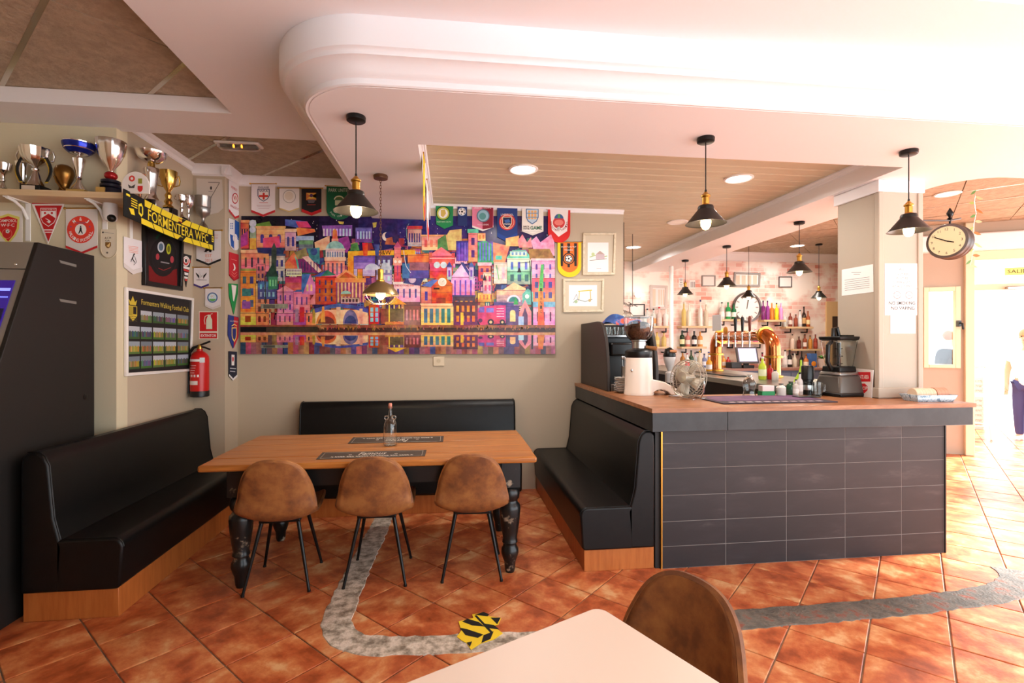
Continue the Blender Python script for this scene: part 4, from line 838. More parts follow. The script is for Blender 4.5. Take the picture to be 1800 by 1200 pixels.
# --- corner pilaster, facing the room
def ink(p):
    p.text('EST', (362.5, 447, 373.5, 452), (222, 120, 80)); p.text('2015', (361.5, 455, 374.5, 460.5), (222, 120, 80)); p.poly([(360.5, 443), (364, 434), (366.5, 431), (370, 425), (373.5, 428), (374, 436), (372.5, 443.5), (369, 443.5), (368, 441)], BK); p.poly([(369.5, 427), (370.5, 421), (372, 424), (374, 421.5), (374, 429)], BK); p.line([(365, 443), (359.5, 442.5)], 1.2, BK)
    p.text('BLACK CAT', (376, 412, 384.5, 415), (222, 140, 110)); p.text('ROVERS', (377, 417, 384, 420), (222, 140, 110))
pennant(PIL, 'shield', (346, 405, 389, 467), (226, 218, 216), 'white pennant with black cat silhouette and dated orange lettering', BK, ink, trimw=.06)
def ink(p):
    ball_(p, 355, 485.5, 3)
    for s in (-1, 1):
        for k in range(3): p.poly([(355+s*3.5, 485+k*1.6), (355+s*(9.5-k*1.4), 479+k*2.2), (355+s*(8.5-k*1.6), 483+k*2.2), (355+s*4, 488+k)], BK)
    p.line([(346.5, 492), (364.5, 492.3)], .8, (110, 100, 100))
pennant(PIL, 'shield', (341.5, 470, 368, 507), (228, 220, 220), 'small white pennant with winged football and purple fringe', (70, 50, 120), ink, trimw=.09)
def ink(p):
    p.disc(374.5, 523, 9.2, (78, 110, 160), 9); p.disc(374.5, 523, 7, (206, 222, 226)); p.disc(374.5, 523, 6.6, (96, 170, 90), a0=PI+.35, a1=2*PI-.35); ball_(p, 373.8, 520.5, 2.6)
pennant(PIL, 'shield', (361.5, 506, 388.5, 544), (226, 218, 218), 'small white pennant with round blue and green badge above the extinguisher sign', (214, 202, 196), ink, trimw=.1)
# clear plastic bag pennant behind the pewter cup
def ink(p): p.line([(367, 321), (387, 321.5), (366, 358)], .9, (60, 56, 54)); p.disc(372, 331, 1.8, (70, 66, 66), 3); p.line([(367.5, 337), (375, 337.5)], .8, (110, 106, 104))
pennant(PIL, 'shield', (345, 314, 392, 378), (212, 200, 188), 'pale grey pennant in plastic sleeve hanging behind the pewter cup', None, ink, rod=False, poly=[(346, 314), (391, 316), (393, 366), (384, 374), (362, 379), (347, 374)])
# --- pilaster side strip
def ink(p):
    p.text('WEMBLEY', [(403.5, 325.5), (415, 332.5), (415, 337), (403.5, 330)], (196, 40, 54)); p.disc(411, 348.5, 5.6, (196, 40, 54), 9.6); p.disc(411, 348.5, 4.4, WH, 7.6); p.text('W', [(407.6, 342), (414.4, 345), (414.4, 354), (407.6, 351)], (196, 40, 54), .015); p.text('WALKERS FC', [(402.5, 358.5), (418, 366), (418, 370.5), (402.5, 363)], (196, 60, 70))
pennant(STRIP, 'shield', (400.5, 316, 422, 380), (238, 232, 236), 'white pennant with red lettering at the top of the corner pilaster', (196, 36, 46), ink, sk=9, trimw=.06, rod=False)
def ink(p):
    p.poly([(410.5, 386), (419, 391), (419, 422), (410.5, 419)], (40, 92, 176)); p.poly([(402, 411), (409, 414), (409, 437), (404, 432)], (40, 92, 176)); p.disc(411, 418, 4, WH, 7); p.disc(413, 430, 4, WH, 8)
    for k in range(6): p.disc(403.5+3*(k % 2), 393+4*(k//2), .9, (40, 92, 176), 1.4, 8)
    p.line([(410.2, 386), (410.2, 440)], .7, (190, 200, 214)); p.line([(402, 411), (419.5, 420)], .6, (190, 200, 214))
pennant(STRIP, 'round', (400.5, 383, 420, 436), (236, 236, 240), 'blue and white quartered shield pennant on the corner pilaster', None, ink, sk=7, rod=False)
def ink(p): p.line([(404, 455), (414, 458)], .6, (236, 160, 150)); p.poly([(407, 462), (410.5, 465), (412, 471), (410.5, 475), (407, 475.5), (409.5, 471), (408.5, 466)], WH); p.line([(405, 477), (409.5, 482), (414.5, 478)], .7, (240, 140, 130)); p.line([(404.5, 481), (409.5, 487), (415, 482)], .6, (240, 140, 130))
pennant(STRIP, 'shield', (401.5, 442.5, 418, 491), (198, 36, 50), 'red pennant with white curled prawn crest on the corner pilaster', (170, 26, 40), ink, sk=5, trimw=.04, rod=False)
def ink(p): p.poly([(404.5, 500), (413.5, 502), (412, 515), (409, 530), (407.5, 528)], WH)
pennant(STRIP, 'tri', (401, 498, 417, 549), (24, 140, 70), 'green and white tapering pennant on the corner pilaster', None, ink, sk=3, rod=False, poly=[(400.5, 498), (417, 496), (416.5, 512), (409.5, 551), (401.5, 521)])
def ink(p): p.poly([(409, 556), (417.5, 558), (417, 592), (408.5, 612)], (190, 34, 56)); p.poly(shieldp(405, 575, 414, 601), (232, 196, 110)); p.poly(shieldp(406.2, 577, 412.8, 598), (40, 50, 120)); p.line([(405, 573), (409.5, 569.5), (414, 573)], 1.5, (236, 206, 120)); p.text('A.C. LORENZO', [(402, 562.5), (416, 564), (416, 566.6), (402, 565)], WH)
pennant(STRIP, 'shield', (399, 554, 418, 613), (36, 54, 130), 'blue and red pennant with golden crest on the corner pilaster', None, ink, sk=1, rod=False, poly=[(400, 553), (417, 556), (418, 590), (408, 612), (399, 589)])
def ink(p): p.poly([(404.6, 623), (410, 623.5), (409.5, 642), (404.8, 642)], WH); p.disc(407.2, 631, 1.5, (196, 50, 60), 4.5); p.line([(402, 647), (412.5, 648)], 1.4, (206, 206, 210)); p.line([(402, 652), (411, 653)], 1.2, (206, 206, 210))
pennant(STRIP, 'shield', (400.5, 617, 415, 668), (26, 30, 50), 'dark navy pennant at the foot of the row on the corner pilaster', (226, 222, 222), ink, sk=1, trimw=.07, rod=False)
# --- back wall, over the mural
def ink(p):
    p.text('ENGLAND', (455.5, 329, 474.5, 332), (50, 54, 90), .01); p.poly(shieldp(454.5, 333, 475.5, 355.5), (50, 58, 96)); p.poly(shieldp(455.8, 334.3, 474.2, 354), WH); p.text('WFA', (457, 335, 473, 339), (50, 54, 90), .01); p.rect(463.5, 340, 467, 352, (210, 60, 50)); p.rect(457, 344, 473, 347.5, (210, 60, 50)); p.rect(457.5, 357, 472.5, 358, (206, 90, 90)); lines_(p, 453, 362, 478, 3, 2.6, (196, 150, 160), .6)
pennant(BACK, 'shield', (443.5, 324, 485, 382), (236, 228, 230), 'white pennant with red cross shield hanging above the mural by the corner', (196, 40, 48), ink, trimw=.07, off=.02)
def ink(p): p.disc(510, 346.5, 11.4, (150, 140, 136)); p.disc(510, 346.5, 10.6, (238, 232, 226)); p.disc(509.5, 345.5, 7.5, (230, 218, 202))
pennant(BACK, 'shield', (492.5, 331.5, 527, 374), (236, 230, 228), 'plain white pennant with faint round badge and gold fringe', (214, 186, 120), ink, trimw=.05, off=.02)
def ink(p): p.rect(539.5, 340, 557, 353, (206, 120, 60)); p.poly([(540, 341), (557, 341), (541, 350), (557, 350)], (236, 200, 90)); p.poly([(541, 352), (556, 352), (553, 358), (544, 358)], (96, 90, 96)); p.line([(541, 361), (556, 361)], .8, (196, 70, 60)); p.disc(548.5, 345, 3, (90, 50, 90))
pennant(BACK, 'shield', (531.5, 332, 566, 380), (28, 24, 28), 'black pennant with orange crest and red fringe above the mural', (190, 30, 36), ink, trimw=.11, off=.02)
def ink(p): p.text('PARK UNITED', (579, 332.5, 616, 338.5), (214, 226, 214)); p.disc(597, 352, 9, (214, 214, 180), ry=7, a0=0, a1=PI); p.disc(597, 352, 7, (80, 110, 60), ry=5, a0=0, a1=PI); p.rect(590, 353, 604, 362, (196, 206, 170)); p.disc(594, 371, 7, WH, 4.5); p.arc('PARK UNITED', 595, 366, 15, 3, PI+.6, 2*PI-.6, (206, 220, 206), True)
pennant(BACK, 'round', (575, 327.5, 619, 387), (16, 96, 62), 'dark green pennant partly behind the pendant lamp', None, ink, off=.02)
# right group under the boarded ceiling
def ink(p): p.disc(779, 376, 12.6, (24, 70, 40)); p.disc(779, 376, 11, (176, 190, 70)); p.disc(779, 376, 8.4, WH); p.poly([(775, 370), (782, 369), (784, 376), (779, 383), (775, 380)], (210, 180, 90)); p.text('NORTHERN CELTIC', (768, 389.5, 793, 392), (206, 226, 206))
pennant(BACK, 'swallow', (765, 358, 797, 402), (30, 140, 80), 'green pennant with round badge at the end of the row under the boarded ceiling', None, ink, off=.02, poly=[(766, 358), (797, 359), (796, 397), (781, 403), (767, 395)])
def ink(p): p.disc(812, 373, 8, (40, 70, 130)); p.disc(812, 373, 7, (190, 206, 226)); ball_(p, 812, 373, 6)
pennant(BACK, 'rect', (804.5, 361, 821, 398), (34, 52, 110), 'small navy pennant with football badge between green and pink ones', None, ink, off=.02)
def ink(p): p.poly([(848, 360.5), (866.5, 361), (866, 401), (848, 404)], (140, 30, 50)); p.disc(849, 380, 11.4, (90, 120, 140)); p.disc(849, 380, 9.6, (150, 190, 206)); p.disc(848, 381, 6, (90, 150, 150)); p.text('WEST', (833, 365, 846, 368), (240, 226, 230)); p.text('HOVE', (850, 365, 863, 368), (240, 226, 230)); p.text('WANDERERS', (839, 394.5, 859, 397), (240, 220, 226))
pennant(BACK, 'shield', (830, 360, 867, 407), (226, 130, 160), 'pink and claret halved pennant with pale blue ball badge', (236, 228, 226), ink, trimw=.07, off=.02)
def ink(p): p.disc(891, 391, 14.4, (206, 50, 48), n=26); p.disc(891, 391, 12.2, (232, 210, 190)); p.disc(891, 391, 11.4, (206, 50, 48)); p.poly(shieldp(882.5, 382, 899.5, 403), (230, 200, 170)); p.poly(shieldp(883.8, 383.2, 898.2, 401), (30, 44, 84)); p.poly([(886, 388), (894, 386), (897, 391), (888, 393)], (70, 110, 180)); p.text('WALKERS', (885, 393, 897, 396), WH); p.text('LIVERPOOL', (880, 376.5, 902, 380), WH)
pennant(BACK, 'shield', (873.5, 361.5, 909, 426), (38, 62, 128), 'long navy pennant with red ring and shield badge', (44, 74, 150), ink, trimw=.12, off=.02)
def ink(p):
    p.poly(shieldp(924, 368, 946, 395.5), (60, 100, 150)); p.poly(shieldp(925.3, 369.3, 944.7, 393.6), (190, 214, 232))
    for k in range(3): p.rect(927.5+k*5.4, 371, 931.5+k*5.4, 386, (236, 180, 110))
    for k in range(2): p.rect(925.5, 375+k*7, 944.5, 376.4+k*7, (110, 150, 190))
    p.text('GAME', (931.5, 398, 952, 404.5), (30, 110, 80), .02); p.text('BACK', (919.5, 397.5, 930, 400.5), BK, .015); p.text('INTHE', (919.5, 401.6, 930, 404.4), BK, .015); p.rect(922, 407, 950, 407.7, (206, 200, 196))
pennant(BACK, 'shield', (917, 364, 954.5, 414.5), (240, 234, 226), 'white pennant with pale blue shield and green lettering', (228, 220, 212), ink, trimw=.07, off=.02)
def ink(p): p.poly([(966, 369), (998, 368.5), (996, 407), (981, 417), (969, 405)], (238, 228, 226)); p.disc(981.5, 392, 10.6, (206, 60, 60)); p.disc(981.5, 385, 8, (60, 100, 150), a0=0, a1=PI, ry=8); p.disc(981.5, 392, 8, (232, 130, 120), ry=5); p.poly([(980, 377), (983, 377), (984, 384), (979, 384)], (90, 160, 100)); p.disc(981.5, 402, 3.4, BK); ball_(p, 981.5, 402, 3); p.arc('MONTGOMERY WARRIORS', 981.5, 392, 14, 3.4, PI*.98, 2*PI+.02, (140, 50, 60), True)
pennant(BACK, 'round', (962.5, 368, 1001.5, 427), (212, 36, 36), 'red edged white pennant with football crest at the mural corner', (214, 40, 38), ink, trimw=.1, off=.02)
def ink(p):
    for k in (0, 2, 4): p.poly([(984.5+k*6, 428), (989.5+k*6, 428), (989+k*6, 470-abs(k-2)), (985+k*6, 470-abs(k-2))], (40, 34, 34))
    p.disc(999, 455, 10.4, (40, 34, 34)); p.disc(999, 455, 8.6, (226, 120, 50)); p.disc(999, 455, 7, (40, 40, 46)); ball_(p, 999, 455, 5.6); p.text('HUTTON WF', (986, 433, 1012, 435.6), WH); p.text('TIGERS', (991, 438.5, 1006, 441), WH)
pennant(BACK, 'round', (979.5, 426, 1021, 487.5), (228, 116, 44), 'orange and black striped pennant with yellow fringe below the red one', (236, 204, 40), ink, trimw=.14, off=.012)
# two seen edge-on, hung along the side of the boarded recess
RECESS = Plane('x', -.2, (1, 0, 0))
for (ya, yb, zt, zb, c1, c2, lab) in ((3.45, 3.62, 2.80, 2.36, (238, 206, 40), (206, 60, 50), 'yellow pennant hung edge-on from the recess of the boarded ceiling'), (3.95, 4.22, 2.78, 2.33, (232, 226, 226), (204, 40, 44), 'white and red pennant hung edge-on from the recess of the boarded ceiling')):
    t = thing('pennant', lab, 'pennant', (-.185, (ya+yb)/2, zt)); h = (yb-ya)/2; d = zb-zt
    part('cloth', MB().slab([(0, -h, 0), (0, h, 0), (0, h, d*.82), (0, 0, d), (0, -h, d*.82)], (.004, 0, 0)), cmat(c1, .75), t, smooth=False)
    part('fringe', MB().slab([(.004, -h, d*.66), (.004, 0, d*.84), (.004, h, d*.66), (.004, h, d*.82), (.004, 0, d), (.004, -h, d*.82)], (.003, 0, 0)), cmat(c2, .8), t, smooth=False)
    part('rod', MB().cyl((.003, -h-.012, 0), (.003, h+.012, 0), .005, 8), M_brass, t)
# --- framed things
def framed(name, cat, label, pl, quad, fw, fmat, inner, ink=None, depth=.022, glass=False):
    c = sum((pl.px(u, v, 0) for u, v in quad), Vector())/4; t = thing(name, label, cat, c)
    Q = [pl.px(u, v, .002)-c for u, v in quad]; cc = sum(Q, Vector())/4
    ex = (Q[1]-Q[0]).normalized(); ez = (Q[0]-Q[3]).normalized()
    I = [Q[0]+ex*fw-ez*fw, Q[1]-ex*fw-ez*fw, Q[2]-ex*fw+ez*fw, Q[3]+ex*fw+ez*fw]
    for k in range(4):
        part('frame_rail', MB().slab([Q[k], Q[(k+1) % 4], I[(k+1) % 4], I[k]], pl.n*depth), fmat, t, bev=.003)
    part('backing', MB().slab(I, pl.n*.008), inner, t, smooth=False)
    if ink: p = Print(pl, .0105); ink(p); p.build('print', t)
    return t
def ink(p): p.rect(1032.5, 426.5, 1069, 478, (244, 236, 234)); p.line([(1036, 452), (1046, 449), (1058, 452), (1067, 450)], 1.6, (170, 190, 130)); p.rect(1047, 447, 1062, 456, (200, 180, 186)); p.poly([(1047, 447), (1054, 441), (1062, 447)], (186, 160, 150)); p.line([(1036, 458), (1066, 455)], .8, (120, 120, 100)); p.disc(1042, 447, 3, (190, 206, 150)); p.line([(1048, 472), (1056, 472)], .5, (120, 110, 110))
M_mount = mat('beige_mount', (206, 192, 168), .7)
framed('framed_picture', 'picture', 'upright limed frame holding a small pale watercolour landscape', BACK, ((1024, 409.5), (1082, 409.5), (1080, 483), (1023.5, 484)), .024, M_frame, M_mount, ink)
def ink(p):
    p.rect(999.5, 501, 1049, 538, (244, 236, 232)); p.line([(1016, 512), (1040, 510)], 1.8, (214, 196, 90)); p.line([(1018, 512), (1017, 527)], 1.3, (206, 180, 90)); p.line([(1037, 511), (1038, 526)], 1.6, (206, 180, 110)); p.line([(1007, 532), (1014, 526), (1028, 530), (1041, 526)], 1.1, (120, 140, 140)); p.line([(1008, 527), (1013, 517), (1016, 529)], .8, (130, 130, 140)); p.disc(1012, 530, 3, (170, 190, 150)); p.disc(1036, 528, 2.5, (190, 170, 120))
framed('framed_picture', 'picture', 'wide limed frame holding a watercolour of a yellow crane', BACK, ((989, 490.5), (1061, 490), (1060, 548), (989.5, 549)), .024, M_frame, M_mount, ink)
def ink(p):
    p.poly([(259, 466), (284, 482), (309, 472), (309, 505), (259, 499)], (122, 24, 26)); p.disc(284, 452, 24, (26, 24, 26), 34); p.disc(284, 452, 19, (36, 32, 34), 27); p.disc(284, 452, 18, (26, 24, 26), 25.5); p.disc(286, 420, 15, (20, 70, 50), 12, a0=0, a1=PI); p.disc(286, 420, 11, (26, 24, 26), 8, a0=0, a1=PI)
    p.disc(280.5, 434, 6.2, (200, 204, 210), 9.6); p.disc(280.5, 434, 4, (90, 110, 130), 6.6); p.disc(294, 437.5, 4, (186, 190, 40), 9.4); p.disc(294, 437.5, 2.4, (110, 110, 30), 6)
    p.disc(274.5, 451, 3.2, (176, 60, 70), 5.6); p.disc(300, 456, 3.2, (176, 60, 70), 6); p.line([(280, 460), (295, 463)], 2, (150, 146, 150)); p.line([(276, 471), (285, 475), (298, 470)], 1.4, (140, 40, 40))
framed('framed_shirt', 'frame', 'black framed dark football shirt with red lower corners behind the scarf', POST, ((248, 391), (317, 412), (315, 511), (248, 501)), .035, mat('black_frame', (18, 17, 18), .3), mat('shirt_black', (24, 22, 24), .5), ink, .03)
def pq(a, b):   # poster coordinates 0..1 -> photograph pixel
    u = 222+(331-222)*a; top = 510+(529-510)*a; bot = 656+(646-656)*a; return (u, top+(bot-top)*b)
def ink(p):
    p.poly([pq(0, 0), pq(1, 0), pq(1, 1), pq(0, 1)], (34, 32, 34)); p.text('Formentera Walking Football Club', [pq(.22, .08), pq(.985, .1), pq(.985, .19), pq(.22, .17)], (214, 190, 70))
    G = (206, 180, 60)
    p.poly([pq(.01, .1), pq(.045, .13), pq(.08, .06), pq(.115, .13), pq(.15, .1), pq(.13, .17), pq(.03, .17)], G); p.poly([pq(.01, .18), pq(.15, .18), pq(.15, .3), pq(.08, .37), pq(.01, .3)], G); p.poly([pq(.085, .19), pq(.14, .19), pq(.14, .28), pq(.085, .28)], (34, 32, 34))
    for k in range(3): p.poly([pq(.022+.02*k, .19), pq(.03+.02*k, .19), pq(.03+.02*k, .3), pq(.022+.02*k, .3)], (60, 54, 40)); p.line([pq(.01, .31+.025*k), pq(.05, .32+.025*k), pq(.09, .305+.025*k), pq(.15, .315+.025*k)], .9, (90, 80, 40))
    rr = random.Random(5)
    for row in range(4):
        n = 4 if row == 0 else 5; x0 = .2 if row == 0 else .005
        for k in range(n):
            a0 = x0+(.99-x0)*k/n+.008; a1 = x0+(.99-x0)*(k+1)/n-.012; b0 = .245+.185*row; b1 = b0+.155
            if row == 0: b0, b1 = .225, .37
            sky_ = rr.choice([(170, 180, 196), (150, 160, 170), (186, 190, 198), (120, 130, 140)]); mid = rr.choice([(176, 150, 70), (110, 106, 130), (160, 136, 76), (84, 84, 90), (150, 96, 70), (120, 116, 90)]); gr = rr.choice([(70, 110, 50), (90, 120, 60), (60, 90, 50)])
            def q(x, y): return pq(a0+(a1-a0)*x, b0+(b1-b0)*y)
            p.poly([q(0, 0), q(1, 0), q(1, .4), q(0, .4)], sky_); p.poly([q(0, .4), q(1, .4), q(1, 1), q(0, 1)], gr, True)
            p._lay()
            for m in range(7): p.poly([q(.06+.125*m, .34+.06*(m % 2)), q(.17+.125*m, .34+.06*(m % 2)), q(.17+.125*m, .82), q(.06+.125*m, .82)], tuple(max(0, min(255, c+rr.randint(-30, 30))) for c in mid), True)
framed('club_poster', 'poster', 'white framed dark club poster with yellow title and rows of team photos', POST, ((217, 504.5), (337, 524), (333, 652), (217, 661)), .022, mat('white_frame', (238, 232, 228), .4), mat('poster_dark', (34, 32, 34), .4), ink, .02)
# --- signs
def sign(name, label, pl, quad, base, ink, th=.004, off=.001, cat='sign', rough=.5):
    c = sum((pl.px(u, v, off) for u, v in quad), Vector())/4; t = thing(name, label, cat, c)
    part('panel', MB().slab([pl.px(u, v, off)-c for u, v in quad], pl.n*th), cmat(base, rough), t, smooth=False)
    p = Print(pl, off+th+.0005); ink(p); p.build('printing', t); return t
def ink(p):
    p.rect(351.5, 548.5, 382, 582, (204, 32, 34)); p.rect(351.5, 585, 382, 594.5, (204, 32, 34)); p.text('EXTINTOR', (353.5, 587.3, 380.5, 592), WH, .012); C = (226, 226, 200)
    p.poly([(363, 562), (365, 557), (371, 557), (373.5, 562), (373.5, 578), (363, 578)], C); p.rect(365.5, 553, 371, 557, C); p.line([(371, 552), (374, 551)], 1.2, C); p.line([(365.5, 554), (361, 556), (359.5, 563), (361, 570)], 1.1, C)
sign('extinguisher_sign', 'red and cream fire extinguisher sign on the corner pilaster', PIL, ((350, 547), (383.5, 547), (383.5, 596), (350, 596)), (230, 218, 200), ink)
# socket
c = BACK.px(771, 634, 0); t = thing('wall_socket', 'cream wall socket below the mural', 'socket', c)
a = BACK.px(761.5, 626, 0)-c; b = BACK.px(781, 643, 0)-c
part('plate', MB().box(a.x, b.x, -.012, 0, b.z, a.z), mat('cream_plastic', (214, 196, 168), .5), t, bev=.004)
part('inset', MB().lathe([(.0, 0), (.019, 0), (.021, .003), (.021, .006)], 20), mat('cream_plastic_shade', (198, 180, 150), .5), t, loc=(0, -.012, 0), rot=(PI/2, 0, 0))
part('pin_hole', MB().box(-.009, -.005, -.0195, -.018, -.002, .002).box(.005, .009, -.0195, -.018, -.002, .002), M_black, t)
# fire extinguisher on the pilaster
def extinguisher():
    y = YP-.085; top = at_y(349, 613, y); bot = at_y(349, 697, y); cx = (at_y(331, 640, y).x+at_y(371, 640, y).x)/2; z0 = bot.z
    t = thing('fire_extinguisher', 'red fire extinguisher hung on the corner pilaster', 'extinguisher', (cx, y, z0)); H = top.z-z0; r = .074
    part('cylinder', MB().lathe([(r, .045), (r, H-.09), (r*.96, H-.07), (r*.8, H-.045), (r*.5, H-.025), (.024, H-.018), (.022, H)], 28), M_red, t)
    part('foot_ring', MB().lathe([(r*.9, 0), (r*1.02, .006), (r*1.02, .05), (r*.99, .055)], 28), M_black, t)
    v = part('valve', MB().lathe([(.018, H-.005), (.02, H+.012), (.014, H+.03), (.012, H+.04)], 16), M_brass, t)
    part('handle', MB().tube([(-.005, 0, H+.03), (.03, -.005, H+.042), (.09, -.01, H+.066)], .009, 8).tube([(0, 0, H+.022), (.04, -.004, H+.014), (.092, -.008, H-.006)], .008, 8), M_black, v)
    part('hose', MB().tube([(-.012, 0, H+.025), (-.05, -.005, H+.01), (-.085, 0, H-.04), (-.096, .005, H-.12), (-.098, .005, .16), (-.094, .005, .05)], .012, 10), M_black, t)
    n = part('nozzle', MB().cyl((-.095, .005, .1), (-.096, .005, .03), .012, 12, .018), M_black, t)
    part('bracket', MB().box(-.03, .03, r-.006, .084, H*.62, H*.68), M_blackmetal, t)
    def band(z0_, z1_, a0, a1, c, nm='label_band'):
        m = MB().grid(lambda a, b: (math.cos(a0+(a1-a0)*a)*(r+.0008), math.sin(a0+(a1-a0)*a)*(r+.0008), z0_+(z1_-z0_)*b), 10, 2); part(nm, m, cmat(c, .4), t)
    band(H*.74, H*.79, -2.6, -1.1, (236, 226, 222)); band(H*.72, H*.82, -1.15, -.6, (200, 206, 206)); band(H*.26, H*.34, -2.6, -1.35, (236, 226, 222))
    for k in range(4): band(H*(.5+.05*k), H*(.515+.05*k), -2.55, -1.7+.06*k, (232, 180, 176))
    for k in range(4): band(H*.42, H*.47, -2.5+.36*k, -2.3+.36*k, (236, 226, 222), 'pictogram')
extinguisher()
# white alarm sensor under the shelf corner
c = at_y(194, 370, YL-.05); t = thing('alarm_sensor', 'white rounded alarm sensor under the end of the trophy shelf', 'sensor', c)
part('body', MB().lathe([(.02, -.075), (.034, -.07), (.04, -.05), (.042, .0), (.04, .055), (.03, .06)], 20), M_whitemetal, t); part('lens', MB().ball((.018, -.018, -.055), .027, 12, 8), M_black, t); part('mount', MB().box(-.015, .015, .02, .05, -.02, .05), M_whitemetal, t, bev=.004)

# ================================================================ TROPHY SHELF
SZ = 2.50
t = thing('wall_shelf', 'beech shelf wrapping the corner and carrying the trophies', 'shelf', (-2.3, YL, SZ))
part('board', MB().box(-1.9, .185, -.2, 0, -.04, 0), M_shelf, t, bev=.002); part('board', MB().box(0, .185, .0, YP-YL-.03, -.04, 0), M_shelf, t, bev=.002)
for (u, pl) in ((50, 0), (185, 0)):
    c = at_y(u, 370, YL)
    m = MB().box(c.x-(-2.3)-.016, c.x+2.3+.016, -.006, 0, -.3, -.04); x = c.x+2.3
    br = part('bracket', m, M_whitemetal, t, bev=.002)
    part('arm', MB().tube([(x, -.17, -.046), (x, -.11, -.055), (x, -.05, -.085), (x, -.008, -.15)], .009, 8).box(x-.014, x+.014, -.18, 0, -.046, -.04), M_whitemetal, br)
yb_ = at_x(230, 390, XP).y
part('bracket', MB().box(0, .006, yb_-YL-.016, yb_-YL+.016, -.33, -.04), M_whitemetal, t, bev=.002)
M_blackbase = mat('black_marble', (18, 18, 20), .25); M_plaque = mat('plaque', (222, 206, 190), .35, .3); M_goldpl = mat('gold_plaque', (222, 186, 110), .3, .6)
M_bluecup = mat('blue_lacquer', (30, 44, 150), .2, .6)
def trophy(label, base, prof, m, extra=None, flute=0, fn=10, name='trophy', n=24):
    t = thing(name, label, 'trophy', base); b = part('cup', MB().lathe(prof, n, flute=flute, fn=fn), m, t)
    if extra: extra(t)
    return t
def on_shelf(u, y=YL-.1): p = at_y(u, 330, y); return Vector((p.x, y, SZ))
def on_side(u, x=-2.2): p = at_x(u, 340, x); return Vector((x, p.y, SZ))
def handles(t, r, z0, z1, w, m=M_silver):
    for s in (-1, 1): part('handle', MB().tube([(s*r*.8, 0, z0), (s*(r+w*.8), 0, z0+.01), (s*(r+w), 0, (z0+z1)/2+.01), (s*(r+w*.7), 0, z1+.015), (s*r*.95, 0, z1-.01)], .0045, 8), m, t)
def base_box(t, w, h, pl=True, m=None):
    part('base', MB().box(-w, w, -w*.8, w*.8, 0, h), m or M_blackbase, t, bev=.002)
    if pl: part('plaque', MB().box(-w*.8, w*.5, -w*.8-.002, -w*.8, h*.15, h*.85), M_plaque, t)
def stem_cup(H, r, bowl=.42, b0=.035, kn=.5): # plain cup profile on a stem
    zb = H*(1-bowl)
    return [(b0, .0), (b0, .006), (b0*.7, .02), (.012, .05), (.009, zb*.55), (.015, zb*.62), (.015, zb*.68), (.009, zb*.74), (.012, zb*.95), (r*.45, zb+.008), (r*.8, zb+H*bowl*.3), (r*.95, zb+H*bowl*.7), (r, H), (r*.94, H-.002), (r*.7, zb+H*bowl*.4), (0, zb+.02)]
trophy('small silver cup at the far end of the shelf over the gaming machine', on_shelf(5), stem_cup(.19, .05, .35), M_silver, lambda t: base_box(t, .045, .022))
trophy('slender silver goblet trophy behind the ribboned cup', on_shelf(40, YL-.06), [(.03, 0), (.03, .006), (.008, .03), (.007, .055), (.018, .068), (.03, .085), (.034, .15), (.042, .215), (.04, .215), (.03, .15), (0, .1)], M_silver)
def ex(t):
    base_box(t, .06, .04); handles(t, .075, .2, .26, .04)
    for s, c1 in ((-1, (226, 190, 50)), (1, (226, 190, 50))):
        for k, c in ((0, c1), (1, (24, 22, 22))):
            m = MB().grid(lambda a, b: (s*(.07+.03*math.sin(b*3))+.012*k+(a-.5)*.02, -.02-.01*k, .22-.16*b+.006*k), 2, 8); part('ribbon', m, cmat(c, .6), t, solid=.001)
trophy('silver petal cup with yellow and black ribbons on the shelf', on_shelf(63, YL-.12), [(r_, z+.04) for r_, z in [(.05, 0), (.048, .01), (.032, .04), (.018, .09), (.014, .1), (.02, .108), (.02, .116), (.012, .125), (.018, .135), (.06, .165), (.074, .2), (.082, .25), (.078, .25), (.05, .17), (0, .15)]], M_silver, ex, flute=.05, fn=10, n=40)
trophy('bronze ball shaped trophy on the shelf', on_shelf(113), [(.042, 0), (.04, .01), (.03, .03), (.026, .05), (.032, .07), (.046, .1), (.055, .13), (.055, .155), (.045, .18), (.025, .195), (0, .2)], M_bronze, lambda t: part('rib', MB().tube([(.03, -.02, .01), (.0, -.034, .04), (-.02, -.036, .07), (-.03, -.045, .11)], .006, 8), M_bronze, t))
def ex(t):
    part('base', MB().box(-.055, .055, -.04, .04, 0, .03), M_goldpl, t, bev=.003)
    o = part('bowl', MB().lathe([(.012, .262), (.05, .275), (.082, .305), (.09, .345), (.087, .345), (.06, .3), (0, .28)], 28), M_silver, t, rot=(0, math.radians(0), 0))
    part('blue_band', MB().lathe([(.0835, .304), (.0905, .325), (.0918, .338)], 28), M_bluecup, o); part('blue_band', MB().lathe([(.0535, .2745), (.071, .288), (.0795, .298)], 28), M_bluecup, o)
trophy('tall slim trophy with a blue banded bowl', on_shelf(139), [(.045, .03), (.04, .045), (.018, .08), (.014, .1), (.02, .11), (.014, .12), (.018, .14), (.03, .2), (.036, .24), (.03, .245), (.012, .25), (.012, .27)], M_silver, ex)
def ex(t):
    part('base', MB().lathe([(.075, 0), (.07, .045), (.05, .055), (.06, .06), (.06, .075), (.045, .085), (.055, .09), (.055, .105), (.03, .115)], 24), mat('dark_blue_base', (24, 22, 36), .3), t); part('plaque', MB().box(-.045, .01, -.078, -.07, .005, .042), M_goldpl, t)
    part('red_knop', MB().ball((0, 0, .14), .038, 18, 10, sz=.8), mat('red_glass', (170, 26, 30), .15, .3), t)
